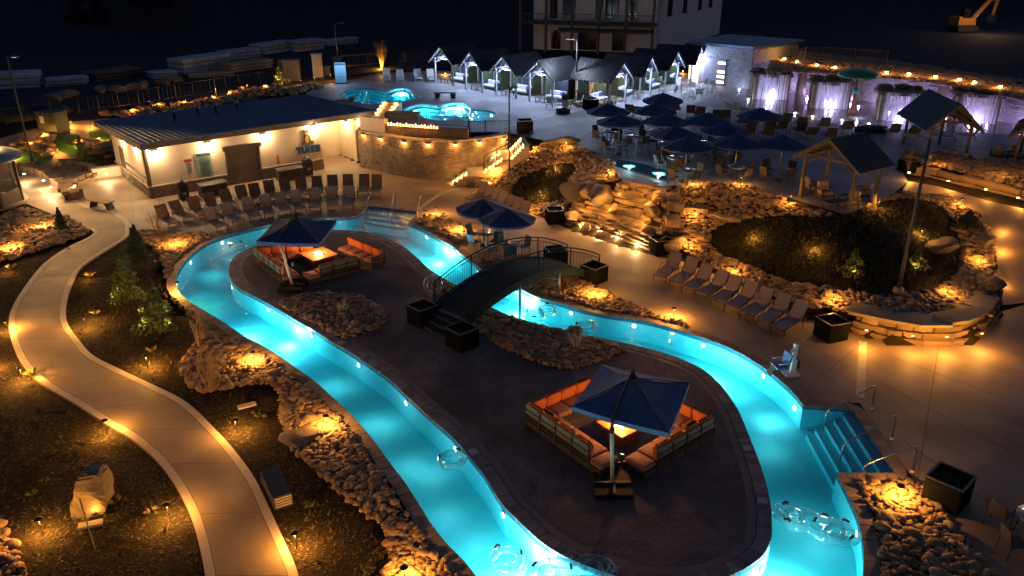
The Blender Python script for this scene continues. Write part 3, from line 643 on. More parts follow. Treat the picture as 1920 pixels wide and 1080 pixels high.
f_ = MB().box((14.95, .12, 3.0), (.22, .18, .3)).build('wall_light', M_white, bld); lamp(bld, (15.4, -.35, 3.0), 22, (1, .7, .4), .05)
# signs
def sign_board(px0, px1, head, body, nlines, label, foot=None):
    (x0, z1), (x1, z0) = fr(*px0), fr(*px1); xm = (x0 + x1) / 2
    s = thing('sign_board', label, 'sign', (B0.x, B0.y, 0), ang)
    MB().box((xm, -.03, (z0 + z1) / 2), (x1 - x0, .04, z1 - z0)).build('board', body, s)
    MB().box((xm, -.055, z1 - .14), (x1 - x0 - .06, .012, .2)).build('header_print', head, s)
    m = MB(); r = random.Random(nlines)
    for k in range(nlines):
        w_ = (x1 - x0 - .16) * r.uniform(.65, 1); zz = z1 - .34 - k * (z1 - z0 - .5) / nlines; m.box((xm, -.055, zz), (w_, .01, .025))
    m.build('print_line', mat('sign_ink', (.03, .05, .06)), s)
    if foot: MB().box((xm, -.055, z0 + .1), (x1 - x0 - .04, .012, .13)).build('footer_print', foot, s)
sign_board((343, 298), (365, 330), mat('sign_red', (.45, .06, .05)), mat('sign_white', (.6, .58, .55)), 9, 'narrow white sign with red heading on the cream wall, left of the green one')
sign_board((366, 288), (401, 334), mat('sign_dark_green', (.03, .07, .06)), mat('sign_green', (.25, .42, .36), (.22, .38, .34)), 13, 'tall pale green rules board on the cream wall between narrow sign and roller door', mat('sign_dark_green', (.03, .07, .06)))
(x0, z0) = fr(557, 292); (x1, _) = fr(600, 282)
tb = thing('wall_lettering', 'blue TUBES lettering fixed to the cream wall under the bear emblem', 'sign', (B0.x, B0.y, 0), ang)
def text(body, size, loc, rot, m, parent, ext=.02, name='lettering', align='LEFT', off=0.0):
    cu = bpy.data.curves.new(name, 'FONT'); cu.body = body; cu.size = size; cu.extrude = ext; cu.align_x = align; cu.materials.append(m); cu.offset = off
    t_ = bpy.data.objects.new(name + '_curve', cu); me = bpy.data.meshes.new_from_object(t_); bpy.data.objects.remove(t_); o = bpy.data.objects.new(name, me); C.objects.link(o); o.parent = parent; o.location = loc; o.rotation_euler = rot; return o
tx = text('TUBES', .62, ((x0 + x1) / 2, -.06, z0 + .12), (PI / 2, 0, 0), mat('letter_blue', (.03, .16, .36)), tb, .03, 'lettering', 'CENTER', .012)
text('TUBES', .62, ((x0 + x1) / 2, -.02, z0 + .12), (PI / 2, 0, 0), mat('letter_outline', (.02, .02, .03)), tb, .02, 'lettering_outline', 'CENTER', .05)
em = thing('bear_emblem', 'painted emblem of a brown bear sitting in a grey ring above the TUBES lettering', 'sign', (B0.x, B0.y, 0), ang)
(ex, ez) = fr(575, 262)
M_bear = mat('bear_brown', (.13, .07, .03)); M_belly = mat('bear_gold', (.55, .33, .07)); ring = [(ex + .55 * math.cos(t), ez - .22 + .2 * math.sin(t)) for t in np.linspace(0, 2 * PI, 20)[:-1]]
MB().prism(ring, -.05, -.01, 'y').build('ring', mat('ring_grey', (.28, .27, .26)), em)
ell = lambda cx, cz, a_, b_: [(cx + a_ * math.cos(t), cz + b_ * math.sin(t)) for t in np.linspace(0, 2 * PI, 16)[:-1]]
MB().prism(ell(ex, ez + .05, .27, .38), -.07, -.045, 'y').build('body', M_bear, em); MB().prism(ell(ex, ez + .02, .13, .28), -.09, -.065, 'y').build('belly', M_belly, em)
hd = MB().prism(ell(ex, ez + .5, .2, .19), -.08, -.04, 'y').build('head', M_bear, em)
for s_ in (-1, 1): MB().prism(ell(ex + s_ * .15, ez + .66, .07, .08), -.07, -.03, 'y').build('ear', M_bear, hd); MB().prism(ell(ex + s_ * .33, ez - .2, .12, .09), -.08, -.045, 'y').build('foot', M_bear, em)
MB().prism(ell(ex, ez + .45, .09, .07), -.1, -.078, 'y').build('muzzle', M_belly, hd)
# bins, chests and extinguisher along the wall
def mk_bin():
    t = thing('litter_bin', '', 'bin'); MB().box((0, 0, .5), (.55, .55, 1.0), top=.96).build('body', M_dark, t); m = MB(); m.lathe([(.33, 0), (.31, .12), (.2, .24), (.06, .3)], 14, (0, 0, 1.0)); m.build('lid', M_dark, t)
    MB().box((0, -.285, .8), (.3, .02, .16)).build('opening', M_black, t); MB().box((0, -.275, .45), (.24, .02, .18)).build('label_plate', mat('plate_tan', (.3, .24, .17)), t); return t
KB = Kind(mk_bin)
for (px, py, lb) in ((346, 374, 'dark litter bin by the stone base near the left corner of the cream building'), (578, 327, 'dark litter bin by the stone base under the TUBES lettering')):
    q = W(px, py); KB.put((q[0], q[1], 0), ang, lb, 'litter bins')
def mk_chest():
    t = thing('storage_chest', '', 'storage chest'); MB().box((0, 0, .33), (1.7, .7, .66)).build('body', M_wood, t); m = MB(); m.prism([(-.4, .68), (.4, .68), (.4, .74), (.2, .84), (-.2, .84), (-.4, .74)], -.9, .9, 'x'); m.build('lid', M_door, t)
    for k in (-.5, 0, .5): MB().box((k, -.36, .33), (.03, .02, .6)).build('batten', M_black, t)
    return t
KC = Kind(mk_chest)
for (px, py, lb) in ((400, 364, 'brown storage chest standing left of the roller door'), (543, 335, 'brown storage chest standing right of the roller door')):
    q = W(px, py); KC.put((q[0], q[1], 0), ang, lb, 'storage chests against the building')
(x_, z_) = fr(520, 300); ft = thing('fire_extinguisher', 'red fire extinguisher hung on the cream wall right of the roller door', 'extinguisher', (B0.x, B0.y, 0), ang)
m = MB(); m.lathe([(.08, 0), (.085, .05), (.085, .42), (.04, .5)], 10, (x_, -.12, z_ - .25)); m.build('cylinder', mat('extinguisher_red', (.4, .03, .02)), ft); MB().box((x_, -.12, z_ + .3), (.05, .14, .06)).build('valve', M_black, ft)

# ------------------------------------------------------------------ curved retaining wall, fire wall, terrace fence
TOPL = spline([W(p[0], p[1], 2.72) for p in ((672, 243), (700, 249), (740, 256), (780, 261), (840, 263), (885, 260), (920, 256), (950, 251))], False, .4)
cw = thing('retaining_wall', 'curved stacked stone retaining wall with small lights along its top', 'wall')
def ribbon(line, th, z0, z1):
    mb = MB(); n = len(line); o = []
    for i in range(n):
        a = Vector(line[max(i - 1, 0)][:2]); b = Vector(line[min(i + 1, n - 1)][:2]); d = (b - a).normalized(); o.append(tuple(Vector(line[i][:2]) + Vector((-d.y, d.x)) * th))
    for i in range(n - 1):
        q = [line[i][:2], line[i + 1][:2], o[i + 1], o[i]]; mb.prism(q, z0, z1)
    return mb, o
mb, _ = ribbon(TOPL, .5, -.1, 2.62); mb.build('wall_core', M_stack, cw)
stone_face('facing_stones', TOPL, -.05, 2.62, M_stack, cw, L=.42, H=.13, dep=.09, seed=3)
mb, _ = ribbon([(p[0] + .05, p[1] - .12) for p in TOPL], .62, 2.625, 2.72); mb.build('wall_cap', M_cap, cw)
for px, py in ((682, 250), (718, 258), (760, 263.5), (805, 266.5), (852, 266.5), (899, 264), (940, 259)):
    i = min(range(len(TOPL)), key=lambda k: abs(pixdist(np.array([TOPL[k]]), np.array([2.3]))[1][0] - px)); i = min(max(i, 1), len(TOPL) - 2); a, b = Vector(TOPL[i - 1]), Vector(TOPL[i + 1]); n = Vector(((b - a).y, -(b - a).x)).normalized()
    p = Vector(TOPL[i]) + n * .15; f_ = MB().box((p.x, p.y, 2.5), (.2, .2, .08), rz=math.atan2(n.y, n.x)).build('wall_light', M_black, cw); MB().box((p.x, p.y, 2.45), (.16, .16, .02), rz=math.atan2(n.y, n.x)).build('lens', M_glow, f_); lamp(cw, (p.x + n.x * .16, p.y + n.y * .16, 2.38), 12, AMBER, .04)
FW = spline([W(p[0], p[1], 3.35) for p in ((722, 232.5), (760, 237), (800, 240), (840, 242), (877, 243))], False, .4)
fw = thing('fire_wall', 'low brick wall topped by a row of small flames below the upper pools', 'wall'); mb, _ = ribbon(FW, .5, 2.55, 3.28); mb.build('wall_core', M_stack, fw)
stone_face('facing_bricks', FW, 2.6, 3.25, mat('brown_brick', (.22, .14, .09), (.10, .07, .05), scale=3, rough=.8, bump=.4), fw, L=.3, H=.09, dep=.05, seed=8); mb, _ = ribbon([(p[0], p[1] - .1) for p in FW], .6, 3.285, 3.35); mb.build('wall_cap', M_trim, fw)
M_fl = mat('flame', (1, .5, .15), emit=(1, .42, .10), est=4)
for k in range(17):
    px = 728 + k * 5.7; q = W(px, 233.5 + k * .42, 3.4); m = MB(); m.lathe([(.05, 0), (.075, .05), (.05, .12), (.01, .2 + .06 * math.sin(k * 2.3))], 7); m.build('flame', M_fl, fw, (q[0], q[1], 3.36))
    if k % 4 == 1: lamp(fw, (q[0], q[1] - .35, 3.6), 9, AMBER, .05)
sw = thing('planter_wall', 'short cream wall panel joining the cream building to the fire wall', 'wall'); a, b = W(676, 246, 2.62), W(722, 252, 2.62)
MB().prism([a, b, (b[0] + .2, b[1] + .3), (a[0] + .2, a[1] + .3)], 2.6, 3.7).build('panel', M_wall, sw)
# small stair by the left pool with lit risers
def stairs(name, label, A, B, wid, flights, m, cat='stairs', lamps=True, rise_lamps=2, lw=5):
    """A bottom, B top (3D); flights: list of (t0, t1, nsteps); between them level landings"""
    A = Vector(A); B = Vector(B); d = Vector((B.x - A.x, B.y - A.y, 0)); L = d.length; d.normalize(); s = Vector((-d.y, d.x, 0)); t = thing(name, label, cat)
    n = sum(f[2] for f in flights); H = B.z - A.z; z = A.z; k = 0; prev = 0
    for (t0, t1, ns) in flights:
        for j in range(ns):
            z += H / n; q0 = t0 + (t1 - t0) * j / ns; q1 = t0 + (t1 - t0) * (j + 1) / ns
            if j == ns - 1: q1 = next((f[0] for f in flights if f[0] >= t1 - 1e-6 and f[0] > q0), 1.0)
            a = A + d * L * q0; b = A + d * L * q1; MB().prism([tuple((a - s * wid / 2)[:2]), tuple((a + s * wid / 2)[:2]), tuple((b + s * wid / 2)[:2]), tuple((b - s * wid / 2)[:2])], A.z - .1, z - .001 * k).build('step', m, t); k += 1
            if lamps:
                for u in np.linspace(-.33, .33, rise_lamps):
                    p = a + s * wid * u - d * .03; MB().box((p.x, p.y, z - .07), (.03, .26, .05), rz=math.atan2(d.y, d.x)).build('step_light', M_glow, t)
                    lamp(t, (p.x - d.x * .09, p.y - d.y * .09, z - .06), lw, AMBER, .03)
    return t, d, s, L
a = tuple(STA); b = tuple(STB)
st, sd_, ss_, sL = stairs('terrace_stairs', 'wide concrete stairs with glowing risers climbing beside the curved wall', (a[0], a[1], 0), (b[0], b[1], UZ + .0), 2.9, [(0, .24, 4), (.44, .70, 5), (.80, .97, 5)], M_band, lw=3.2)
for side, ts in ((1.5, ((0.0, .30), (.40, .74))), (-1.5, ((.40, .74), (.8, 1.0)))):
    for k, (t0, t1) in enumerate(ts):
        P0 = Vector((a[0], a[1], 0)) + sd_ * sL * t0 + ss_ * side; P1 = Vector((a[0], a[1], 0)) + sd_ * sL * t1 + ss_ * side; z0 = UZ * t0; z1 = UZ * min(1, t1)
        hr = thing('stair_handrail', ['black handrail at the %s flight of the terrace stairs, wall side', 'black handrail at the %s flight of the terrace stairs, stone bed side'][side < 0] % (['lowest', 'middle'][k] if side > 0 else ['middle', 'topmost'][k]), 'handrail', group='handrails of the terrace stairs')
        MB().tube([(P0.x, P0.y, z0 + .9), (P1.x, P1.y, z1 + .9), (P1.x + sd_.x * .3, P1.y + sd_.y * .3, z1 + .9)], .03, 6).build('rail', M_black, hr)
        for q, zz in ((P0, z0), ((P0 + P1) / 2, (z0 + z1) / 2), (P1, z1)): MB().tube([(q.x, q.y, zz - .1), (q.x, q.y, zz + .9)], .025, 6).build('post', M_black, hr)
a = W(718, 214, UZ + .1); b = W(712, 202, UZ + .8)
stairs('pool_stairs', 'short flight of glowing steps between the blue roof and the upper pools', (a[0], a[1], UZ), (a[0] + .6, a[1] + 1.6, UZ + .8), 1.6, [(0, 1, 4)], M_band, lw=3)
rs = thing('rock_terrace', 'brown rock ledge beside the small glowing steps', 'rock ledge'); q = W(755, 214, UZ + .3); MB().box((q[0], q[1], UZ + .2), (2.6, 1.1, .5), rz=-.15).build('ledge', M_bould, rs)

# ------------------------------------------------------------------ bridge
bA = Vector((*W(846, 610), 0)); bB = Vector((*W(1092, 506), 0)); bd = (bB - bA); bL = bd.length; bd.normalize(); bs = Vector((-bd.y, bd.x, 0))
M_bdeck = mat('bridge_deck', (.030, .055, .065), (.02, .038, .046), scale=3, rough=.85, bump=.2, spec=.08); M_bst = mat('bridge_steel', (.012, .024, .030), rough=.8, spec=.08)
br = thing('footbridge', 'dark arched metal footbridge with railings over the lazy river', 'bridge')
bz = lambda t: .62 * (1 - t) + .03 * t + 1.08 * 4 * t * (1 - t)
bp = lambda t, s, dz=0: tuple(bA + bd * bL * t + bs * s + Vector((0, 0, bz(t) + dz)))
NB = 28
for k in range(NB):
    t0, t1 = k / NB, (k + 1) / NB - .004; m = MB(); m.add([bp(t0, -.98), bp(t1, -.98), bp(t1, .98), bp(t0, .98), bp(t0, -.98, -.05), bp(t1, -.98, -.05), bp(t1, .98, -.05), bp(t0, .98, -.05)], [(0, 1, 2, 3), (7, 6, 5, 4), (0, 4, 5, 1), (1, 5, 6, 2), (2, 6, 7, 3), (3, 7, 4, 0)]); m.build('deck_plank', M_bdeck, br)
for s in (-1.04, 1.04):
    m = MB(); T_ = np.linspace(0, 1, NB + 1)
    for k in range(NB): m.beam(bp(T_[k], s, -.14), bp(T_[k + 1], s, -.14), .07, .38)
    m.build('side_girder', M_bst, br)
    ra = thing; rl = MB(); rl.tube([bp(t, s, 1.05) for t in T_] + [bp(1.0, s, .75), bp(.985, s, .75)], .028, 6); rl.build('top_rail', M_bst, br)
    MB().tube([bp(t, s, .88) for t in T_], .016, 5).build('mid_rail', M_bst, br); m = MB()
    for k in range(1, 84): m.tube([bp(k / 84, s, .05), bp(k / 84, s, .88)], .0085, 4, cap=False)
    o = m.build('balusters', M_bst, br); o['kind'] = 'stuff'
    for t in (0, .25, .5, .75, 1): MB().tube([bp(t, s, -.2), bp(t, s, 1.05)], .032, 6).build('post', M_bst, br)
    for t in (.36, .66):
        q = Vector(bp(t, s)); leg = MB().tube([(q.x, q.y, -1.1 if t < .5 else 0), (q.x, q.y, q.z - .2)], .055, 8).build('support_leg', M_galv, br)
        if s < 0: q2 = Vector(bp(t, -s)); m = MB(); m.tube([(q.x, q.y, .25), (q2.x, q2.y, .25)], .02, 5); m.tube([(q.x, q.y, .7), (q2.x, q2.y, .25)], .02, 5); m.build('cross_brace', M_galv, leg)
for k in range(3):
    q = bA - bd * (.17 + .34 * k); z = .62 - .17 * (k + 1); MB().box((q.x, q.y, z / 2), (.34, 1.96, z), rz=math.atan2(bd.y, bd.x)).build('step', M_bdeck, br)

# ------------------------------------------------------------------ lodge, stone shed, splash pad wall
M_brick = mat('whitewashed_brick', (.78, .78, .78), (.55, .55, .56), scale=3.5, rough=.85, bump=.5, bscale=14, detail=4, fac=.7)
M_void = mat('dark_glass', (.012, .014, .018), rough=.15, spec=.6); M_slate = mat('slate_roof', (.03, .035, .045), (.02, .025, .03), scale=2, rough=.6)
L0 = Vector(W(1000, 92, UZ)); L1 = Vector(W(1226, 100, UZ)); ld = (L1 - L0).normalized(); lang = math.atan2(ld.y, ld.x); LL = (L1 - L0).length
lodge = thing('lodge', 'large two storey lodge of pale brick with a dark balcony behind the cabanas', 'building', (L0.x, L0.y, UZ), lang)
MB().prism([(0, 0), (LL, 0), (LL, 12), (0, 12)], 0, 7.4).build('wall', M_brick, lodge)
MB().prism([(-1.4, -2.9), (LL + .6, -2.9), (LL + .6, 12.5), (-1.4, 12.5)], 7.42, 7.75).build('roof', M_slate, lodge)
MB().prism([(-1.2, -2.7), (LL + .2, -2.7), (LL + .2, -.02), (-1.2, -.02)], 3.3, 3.6).build('balcony', M_slate, lodge)
MB().prism([(LL * .3, -5.2), (LL - .5, -5.2), (LL + .2, -2.75), (LL * .25, -2.75)], 2.7, 3.0).build('porch_roof', M_slate, lodge)
for k in range(6):
    x = -1 + (LL + 1) * k / 5; MB().box((x, -2.6, 3.7), (.3, .3, 7.4)).build('column', M_trim, lodge)
rr = MB().beam((-1.1, -2.62, 4.6), (LL + .1, -2.62, 4.6), .07).build('railing', M_trim, lodge); m = MB()
for k in range(80): m.box((-1 + (LL + 1) * k / 80, -2.62, 4.1), (.03, .03, 1.0))
m.build('balusters', M_trim, rr)['kind'] = 'stuff'
for x, w_, z in ((2.6, 1.0, 5.0), (4.6, 1.7, 5.0), (8.4, 1.0, 5.0), (10, 1.7, 5.0), (12.6, 1.1, 5.0), (3, 1.2, 1.3), (7, 2.4, 1.3), (11, 1.6, 1.3)):
    o = MB().box((x, -.03, z), (w_, .1, 2.3)).build('window', M_void, lodge); MB().box((x, -.09, z), (.06, .04, 2.3)).build('mullion', M_trim, o)
# right wing turning away
R0 = Vector(W(1237, 98, UZ)); rdv = (Vector(W(1352, 62, UZ)) - R0).normalized(); rang = math.atan2(rdv.y, rdv.x)
wing = thing('lodge_wing', 'pale brick side wing of the lodge with two tall dark windows', 'building', (R0.x, R0.y, UZ), rang)
MB().prism([(0, 0), (26, 0), (26, 9), (0, 9)], 0, 8.2).build('wall', M_brick, wing); MB().prism([(-.6, -.6), (26.5, -.6), (26.5, 9.5), (-.6, 9.5)], 8.22, 8.5).build('roof', M_slate, wing)
for x in (2.6, 8.5, 15, 20): o = MB().box((x, -.03, 5.2), (1.5, .1, 2.2)).build('window', M_void, wing); MB().box((x, -.09, 5.2), (.08, .04, 2.2)).build('mullion', M_trim, o)
S0 = Vector(W(1290, 153, UZ)); S1 = Vector(W(1405, 167, UZ)); S2 = Vector(W(1466, 156, UZ)); sdv = (S1 - S0).normalized(); sang = math.atan2(sdv.y, sdv.x); SL = (S1 - S0).length
M_pst = mat('pale_stone_wall', (.36, .36, .39), (.19, .19, .22), scale=2.6, rough=.85, bump=.7, bscale=6, detail=4, fac=.8)
sh = thing('stone_pump_house', 'single storey pale stone building with grey panelled door beside the splash pad', 'building', (S0.x, S0.y, UZ), sang)
p2 = S2 - S0; p2 = (p2.dot(sdv), p2.dot(Vector((-sdv.y, sdv.x))))
MB().prism([(0, 0), (SL, 0), (p2[0], p2[1]), (p2[0], 8), (0, 8)], 0, 3.6).build('wall', mat('pump_house_wall', (.25, .25, .27)), sh)
stone_face('facing_stones', [(0, 0), (SL, 0)], 0, 3.55, M_pst, sh, L=.55, H=.16, dep=.07, seed=21); stone_face('facing_stones', [(SL, 0), p2], 0, 3.55, M_pst, sh, L=.55, H=.16, dep=.07, seed=22)
MB().prism([(-.5, -.5), (SL + .2, -.5), (p2[0] + .5, p2[1] - .4), (p2[0] + .5, 8.4), (-.5, 8.4)], 3.62, 3.85).build('roof', M_roof, sh)
xa = ray_plane(1322, 130, S0, sdv)[0]; xb = ray_plane(1362, 130, S0, sdv)[0]
dr = MB().box(((xa + xb) / 2, -.1, 1.25), (xb - xa, .14, 2.5)).build('panel_door', mat('grey_door', (.15, .15, .19), rough=.5), sh)
for z in (.35, .85, 1.3, 2.1): MB().box((xb - .45, -.185, z), (.75, .03, .22)).build('lit_pane', mat('lit_pane_glow', (1, .9, .7), emit=(1, .82, .50), est=1.3), dr)
xo = ray_plane(1297, 130, S0, sdv)[0]; op = MB().box((xo + .3, -.1, 1.3), (1.0, .14, 2.6)).build('open_doorway', mat('lit_room_glow', (1, .8, .4), emit=(1, .62, .22), est=.55), sh); lamp(sh, (xo + .3, -.9, 2.2), 30, SOFT, .1)
# splash pad: retaining wall, water tables, mushroom umbrella
SW = spline([W(p[0], p[1], UZ) for p in ((1466, 162), (1500, 172), (1560, 182), (1640, 192), (1720, 200), (1790, 210), (1850, 224), (1935, 236))], False, .5)
spw = thing('splash_pad_wall', 'long stone wall behind the splash pad washed in violet light', 'wall'); mb, _ = ribbon(SW, .6, UZ - .1, UZ + 2.3); mb.build('wall_core', M_pst, spw)
stone_face('facing_stones', SW, UZ, UZ + 2.3, mat('violet_side_stone', (.42, .40, .42), (.24, .22, .24), scale=2.4, rough=.85, bump=.6, bscale=7), spw, L=.6, H=.17, dep=.1, seed=31)
mb, _ = ribbon([(p[0], p[1] - .15) for p in SW], .8, UZ + 2.302, UZ + 2.45); mb.build('wall_cap', M_cap, spw)
n = len(SW)
for k in range(12):
    i = int((k + .5) * n / 12); p = SW[i]; a, b = Vector(SW[max(i - 1, 0)]), Vector(SW[min(i + 1, n - 1)]); q = Vector(((b - a).y, -(b - a).x)).normalized()
    f_ = MB().box((p[0] + q.x * .3, p[1] + q.y * .3, UZ + 2.6), (.2, .2, .1)).build('wall_light', M_glow, spw); lamp(spw, (p[0] + q.x * .45, p[1] + q.y * .45, UZ + 2.75), 20, AMBER, .05)
    lamp(spw, (p[0] + q.x * 1.0, p[1] + q.y * 1.0, UZ + .25), 26, VIOLET, .08)
SLO = spline([W(p[0], p[1], UZ + 2.3) for p in ((1440, 138), (1490, 133), (1600, 142), (1720, 150), (1830, 168), (1930, 185), (1930, 155), (1830, 140), (1700, 118), (1560, 104), (1470, 98))], True, .6)
ter2 = sheet('planted_slope', M_mulch, [SLO], [], .8, lambda V: UZ + 2.25 + .05 * dline(V, SLO))
def slope_stones(n, name, zf, poly, s0, far=0):
    A = np.array(poly); (x0, y0), (x1, y1) = A.min(0), A.max(0); P = rng.uniform((x0, y0), (x1, y1), (n * 4, 2)); P = P[inside(P, poly)][:n]; Z = zf(P); VV = []; FF = []; off = 0
    for i in range(len(P)):
        v, fc = LOWST[i % 5]; q = v * s0 * rng.uniform(.6, 1.5) + (P[i, 0], P[i, 1], Z[i]); VV.append(q); FF.append(fc + off); off += len(v)
    me = bpy.data.meshes.new(name); me.from_pydata(np.vstack(VV).tolist(), [], np.vstack(FF).tolist()); me.materials.append(M_mass); o = bpy.data.objects.new(name, me); C.objects.link(o); o['kind'] = 'stuff'; return o
tag(slope_stones(2600, 'slope_stones', lambda P: UZ + 2.3 + .05 * dline(P, SLO), SLO, .42), 'loose stones covering the planted slope above the splash pad wall', 'stones')
M_curt = bpy.data.materials.new('falling_water'); M_curt.use_nodes = True; t_ = M_curt.node_tree; N_ = t_.nodes; b_ = N_['Principled BSDF']; b_.inputs['Base Color'].default_value = (.7, .7, .78, 1); b_.inputs['Roughness'].default_value = .25
tc_ = N_.new('ShaderNodeTexCoord'); mp_ = N_.new('ShaderNodeMapping'); mp_.inputs['Scale'].default_value = (9, 9, .35); nz_ = N_.new('ShaderNodeTexNoise'); nz_.inputs['Scale'].default_value = 1.0; nz_.inputs['Detail'].default_value = 3; mr_ = N_.new('ShaderNodeMapRange')
mr_.inputs['From Min'].default_value = .42; mr_.inputs['From Max'].default_value = .62; mr_.inputs['To Min'].default_value = .08; mr_.inputs['To Max'].default_value = .85
t_.links.new(tc_.outputs['Object'], mp_.inputs[0]); t_.links.new(mp_.outputs[0], nz_.inputs['Vector']); t_.links.new(nz_.outputs[0], mr_.inputs[0]); t_.links.new(mr_.outputs[0], b_.inputs['Alpha'])
def mk_table():
    t = thing('water_table', '', 'water feature'); W_, D_ = 3.0, 1.9
    for sx in (-1, 1):
        for sy in (-1, 1): MB().box((sx * (W_ / 2 - .25), sy * (D_ / 2 - .2), .95), (.5, .4, 1.9)).build('stone_pillar', M_stack, t)
    sl = MB(); sl.prism([(-W_ / 2 - .2, -D_ / 2), (0, -D_ / 2 - .25), (W_ / 2 + .2, -D_ / 2), (W_ / 2 + .3, D_ / 2), (0, D_ / 2 + .2), (-W_ / 2 - .3, D_ / 2)], 1.902, 2.15); sl.build('top_slab', M_bould, t)
    for k, (x, y, r_) in enumerate(((-1.1, .6, .9), (.2, .8, 1.0), (1.2, .5, .8))): o = bpy.data.objects.new('rock', rock_mesh('rock', M_bould, 60 + k, 2, .1, .45, 1.4, 5)); C.objects.link(o); o.parent = t; o.location = (x, y, 2.3); o.scale = (r_, r_, r_)
    m = MB(); m.box((0, -D_ / 2 - .18, 1.07), (W_ - .4, .06, 2.1)); m.build('falling_water', M_curt, t); m = MB(); m.box((W_ / 2 + .05, 0, 1.07), (.06, D_ - .5, 2.1)); m.build('falling_water', M_curt, t)
    lamp(t, (0, -D_ / 2 - .7, .2), 16, VIOLET, .08); lamp(t, (0, -D_ / 2 - .9, .12), 10, (.45, .6, 1), .04); MB().lathe([(.1, 0), (.1, .05)], 8, (0, -D_ / 2 - .9, 0)).build('ground_light', M_glowc, t)
    lamp(t, (0, .4, .5), 14, (.9, .35, .3), .08); return t
KT = Kind(mk_table)
for k, (px, py) in enumerate(((1441, 183), (1552, 200), (1680, 222), (1822, 226))):
    q = W(px, py, UZ); KT.put((q[0], q[1], UZ), -.12 - .06 * k, ['stone water table with falling water closest to the pump house', 'second stone water table from the pump house, left of the mushroom umbrella', 'stone water table with falling water right of the mushroom umbrella', 'stone water table with falling water behind the shelter at the right'][k], 'water tables of the splash pad')
for k, (px, py) in enumerate(((1500, 178), (1602, 190), (1760, 208))):
    q = W(px, py, UZ); pl = thing('stone_pillar', ['dark leaning stone pillar between the first two water tables', 'dark stone pillar close behind the mushroom umbrella', 'dark stone pillar in front of the violet wall at right'][k], 'pillar', (q[0], q[1], UZ), .2, 'free-standing splash pad pillars'); MB().box((0, 0, 1.25), (.7, .5, 2.5), top=.85).build('shaft', M_bould, pl)
q = W(1597, 214, UZ); mu = thing('mushroom_umbrella', 'green mushroom umbrella water feature on a red and teal post', 'water feature', (q[0], q[1], UZ))
MB().lathe([(.32, 0), (.26, .3), (.16, .7), (.14, 1.6), (.18, 1.62)], 14).build('post', mat('totem_red', (.28, .07, .035), (.15, .05, .03), scale=4), mu); MB().lathe([(.2, 1.62), (.26, 1.8), (.2, 2.0), (.12, 2.05)], 14).build('collar', mat('totem_teal', (.03, .35, .38)), mu); MB().lathe([(.12, 2.05), (.1, 3.0)], 12).build('neck', M_wood, mu)
MB().lathe([(1.55, 2.95), (1.6, 3.02), (1.3, 3.3), (.75, 3.5), (.2, 3.58)], 28).build('cap', mat('umbrella_green', (.02, .22, .10), (.015, .14, .07), scale=3, rough=.35), mu); lamp(mu, (-.2, -1.6, .3), 22, (.55, .75, 1), .06)
GL = thing
for k, (px, py) in enumerate(((1386, 167), (1403, 186), (1441, 191), (1437, 201), (1491, 212), (1524, 218), (1579, 225), (1629, 232), (1610, 199), (1668, 210))):
    q = W(px, py, UZ); t = thing('jet_light', ['glowing jet light by the curb next to the pump house', 'glowing jet light at the left rim of the splash pad', 'jet light just in front of the first water table', 'jet light behind the blue umbrella top', 'bright white jet light behind the brown loungers', 'warm coloured jet light by the pad rim', 'violet jet light below the mushroom umbrella', 'violet jet light near the dark covered fire table', 'jet light at the foot of the mushroom umbrella', 'jet light in front of the third water table'][k], 'ground light', (q[0], q[1], UZ), 0, 'jet lights in the splash pad')
    col = SOFT if k == 5 else ((.55, .62, 1) if k < 5 else (.62, .55, 1)); MB().lathe([(.075, 0), (.07, .03), (.03, .04)], 10).build('lens', M_glow if k == 5 else M_glowc, t); lamp(t, (0, 0, .14), 7, col, .04)
# ------------------------------------------------------------------ loungers
M_sling = mat('brown_sling', (.20, .125, .07), (.15, .095, .055), scale=20, rough=.8); M_sling2 = mat('grey_sling', (.235, .195, .17), (.18, .15, .13), scale=20, rough=.8); M_slw = mat('white_sling', (.5, .49, .48), rough=.8)
M_frame = mat('bronze_frame', (.055, .045, .035), rough=.4, metal=.6); M_tan = mat('tan_sling', (.34, .27, .19), (.28, .22, .16), scale=20, rough=.8)
def mk_lounger(sl, back=62, fm=None):
    def f():
        fm_ = fm or M_frame; t = thing('sun_lounger', '', 'sun lounger'); a = math.radians(back); by, bz_ = -.42 - math.cos(a) * .78, .36 + math.sin(a) * .78
        for s in (-1, 1):
            x = s * .33; MB().tube([(x, 1.0, .33), (x, .9, .36), (x, -.42, .36)], .02, 6).build('side_rail', fm_, t)
            MB().tube([(x, -.42, .36), (x, by, bz_)], .018, 6).build('back_rail', fm_, t)
            MB().tube([(x * 1.1, .35, .36), (x * 1.14, .1, .56), (x * 1.14, -.35, .58), (x * 1.05, -.6, .55)], .016, 6).build('armrest', fm_, t)
            for y, dy in ((.9, .04), (-.5, -.1)): MB().tube([(x, y, .36), (x, y + dy, 0)], .018, 6).build('leg', fm_, t)
        MB().tube([(-.33, 1.0, .33), (.33, 1.0, .33)], .02, 6).build('foot_rail', fm_, t)
        MB().box((0, .28, .365), (.62, 1.38, .015)).build('seat_sling', sl, t)
        R = Matrix.Rotation(a, 3, 'X').to_3x3(); m = MB(); m.beam((0, -.44, .37), (0, by, bz_), .62, .015); m.build('back_sling', sl, t); return t
    return Kind(f)
def mk_lounger(sl, back=62, fm=None, one=mk_lounger): return (one(sl, back, fm), one(sl, back - 9, fm), one(sl, back + 6, fm))
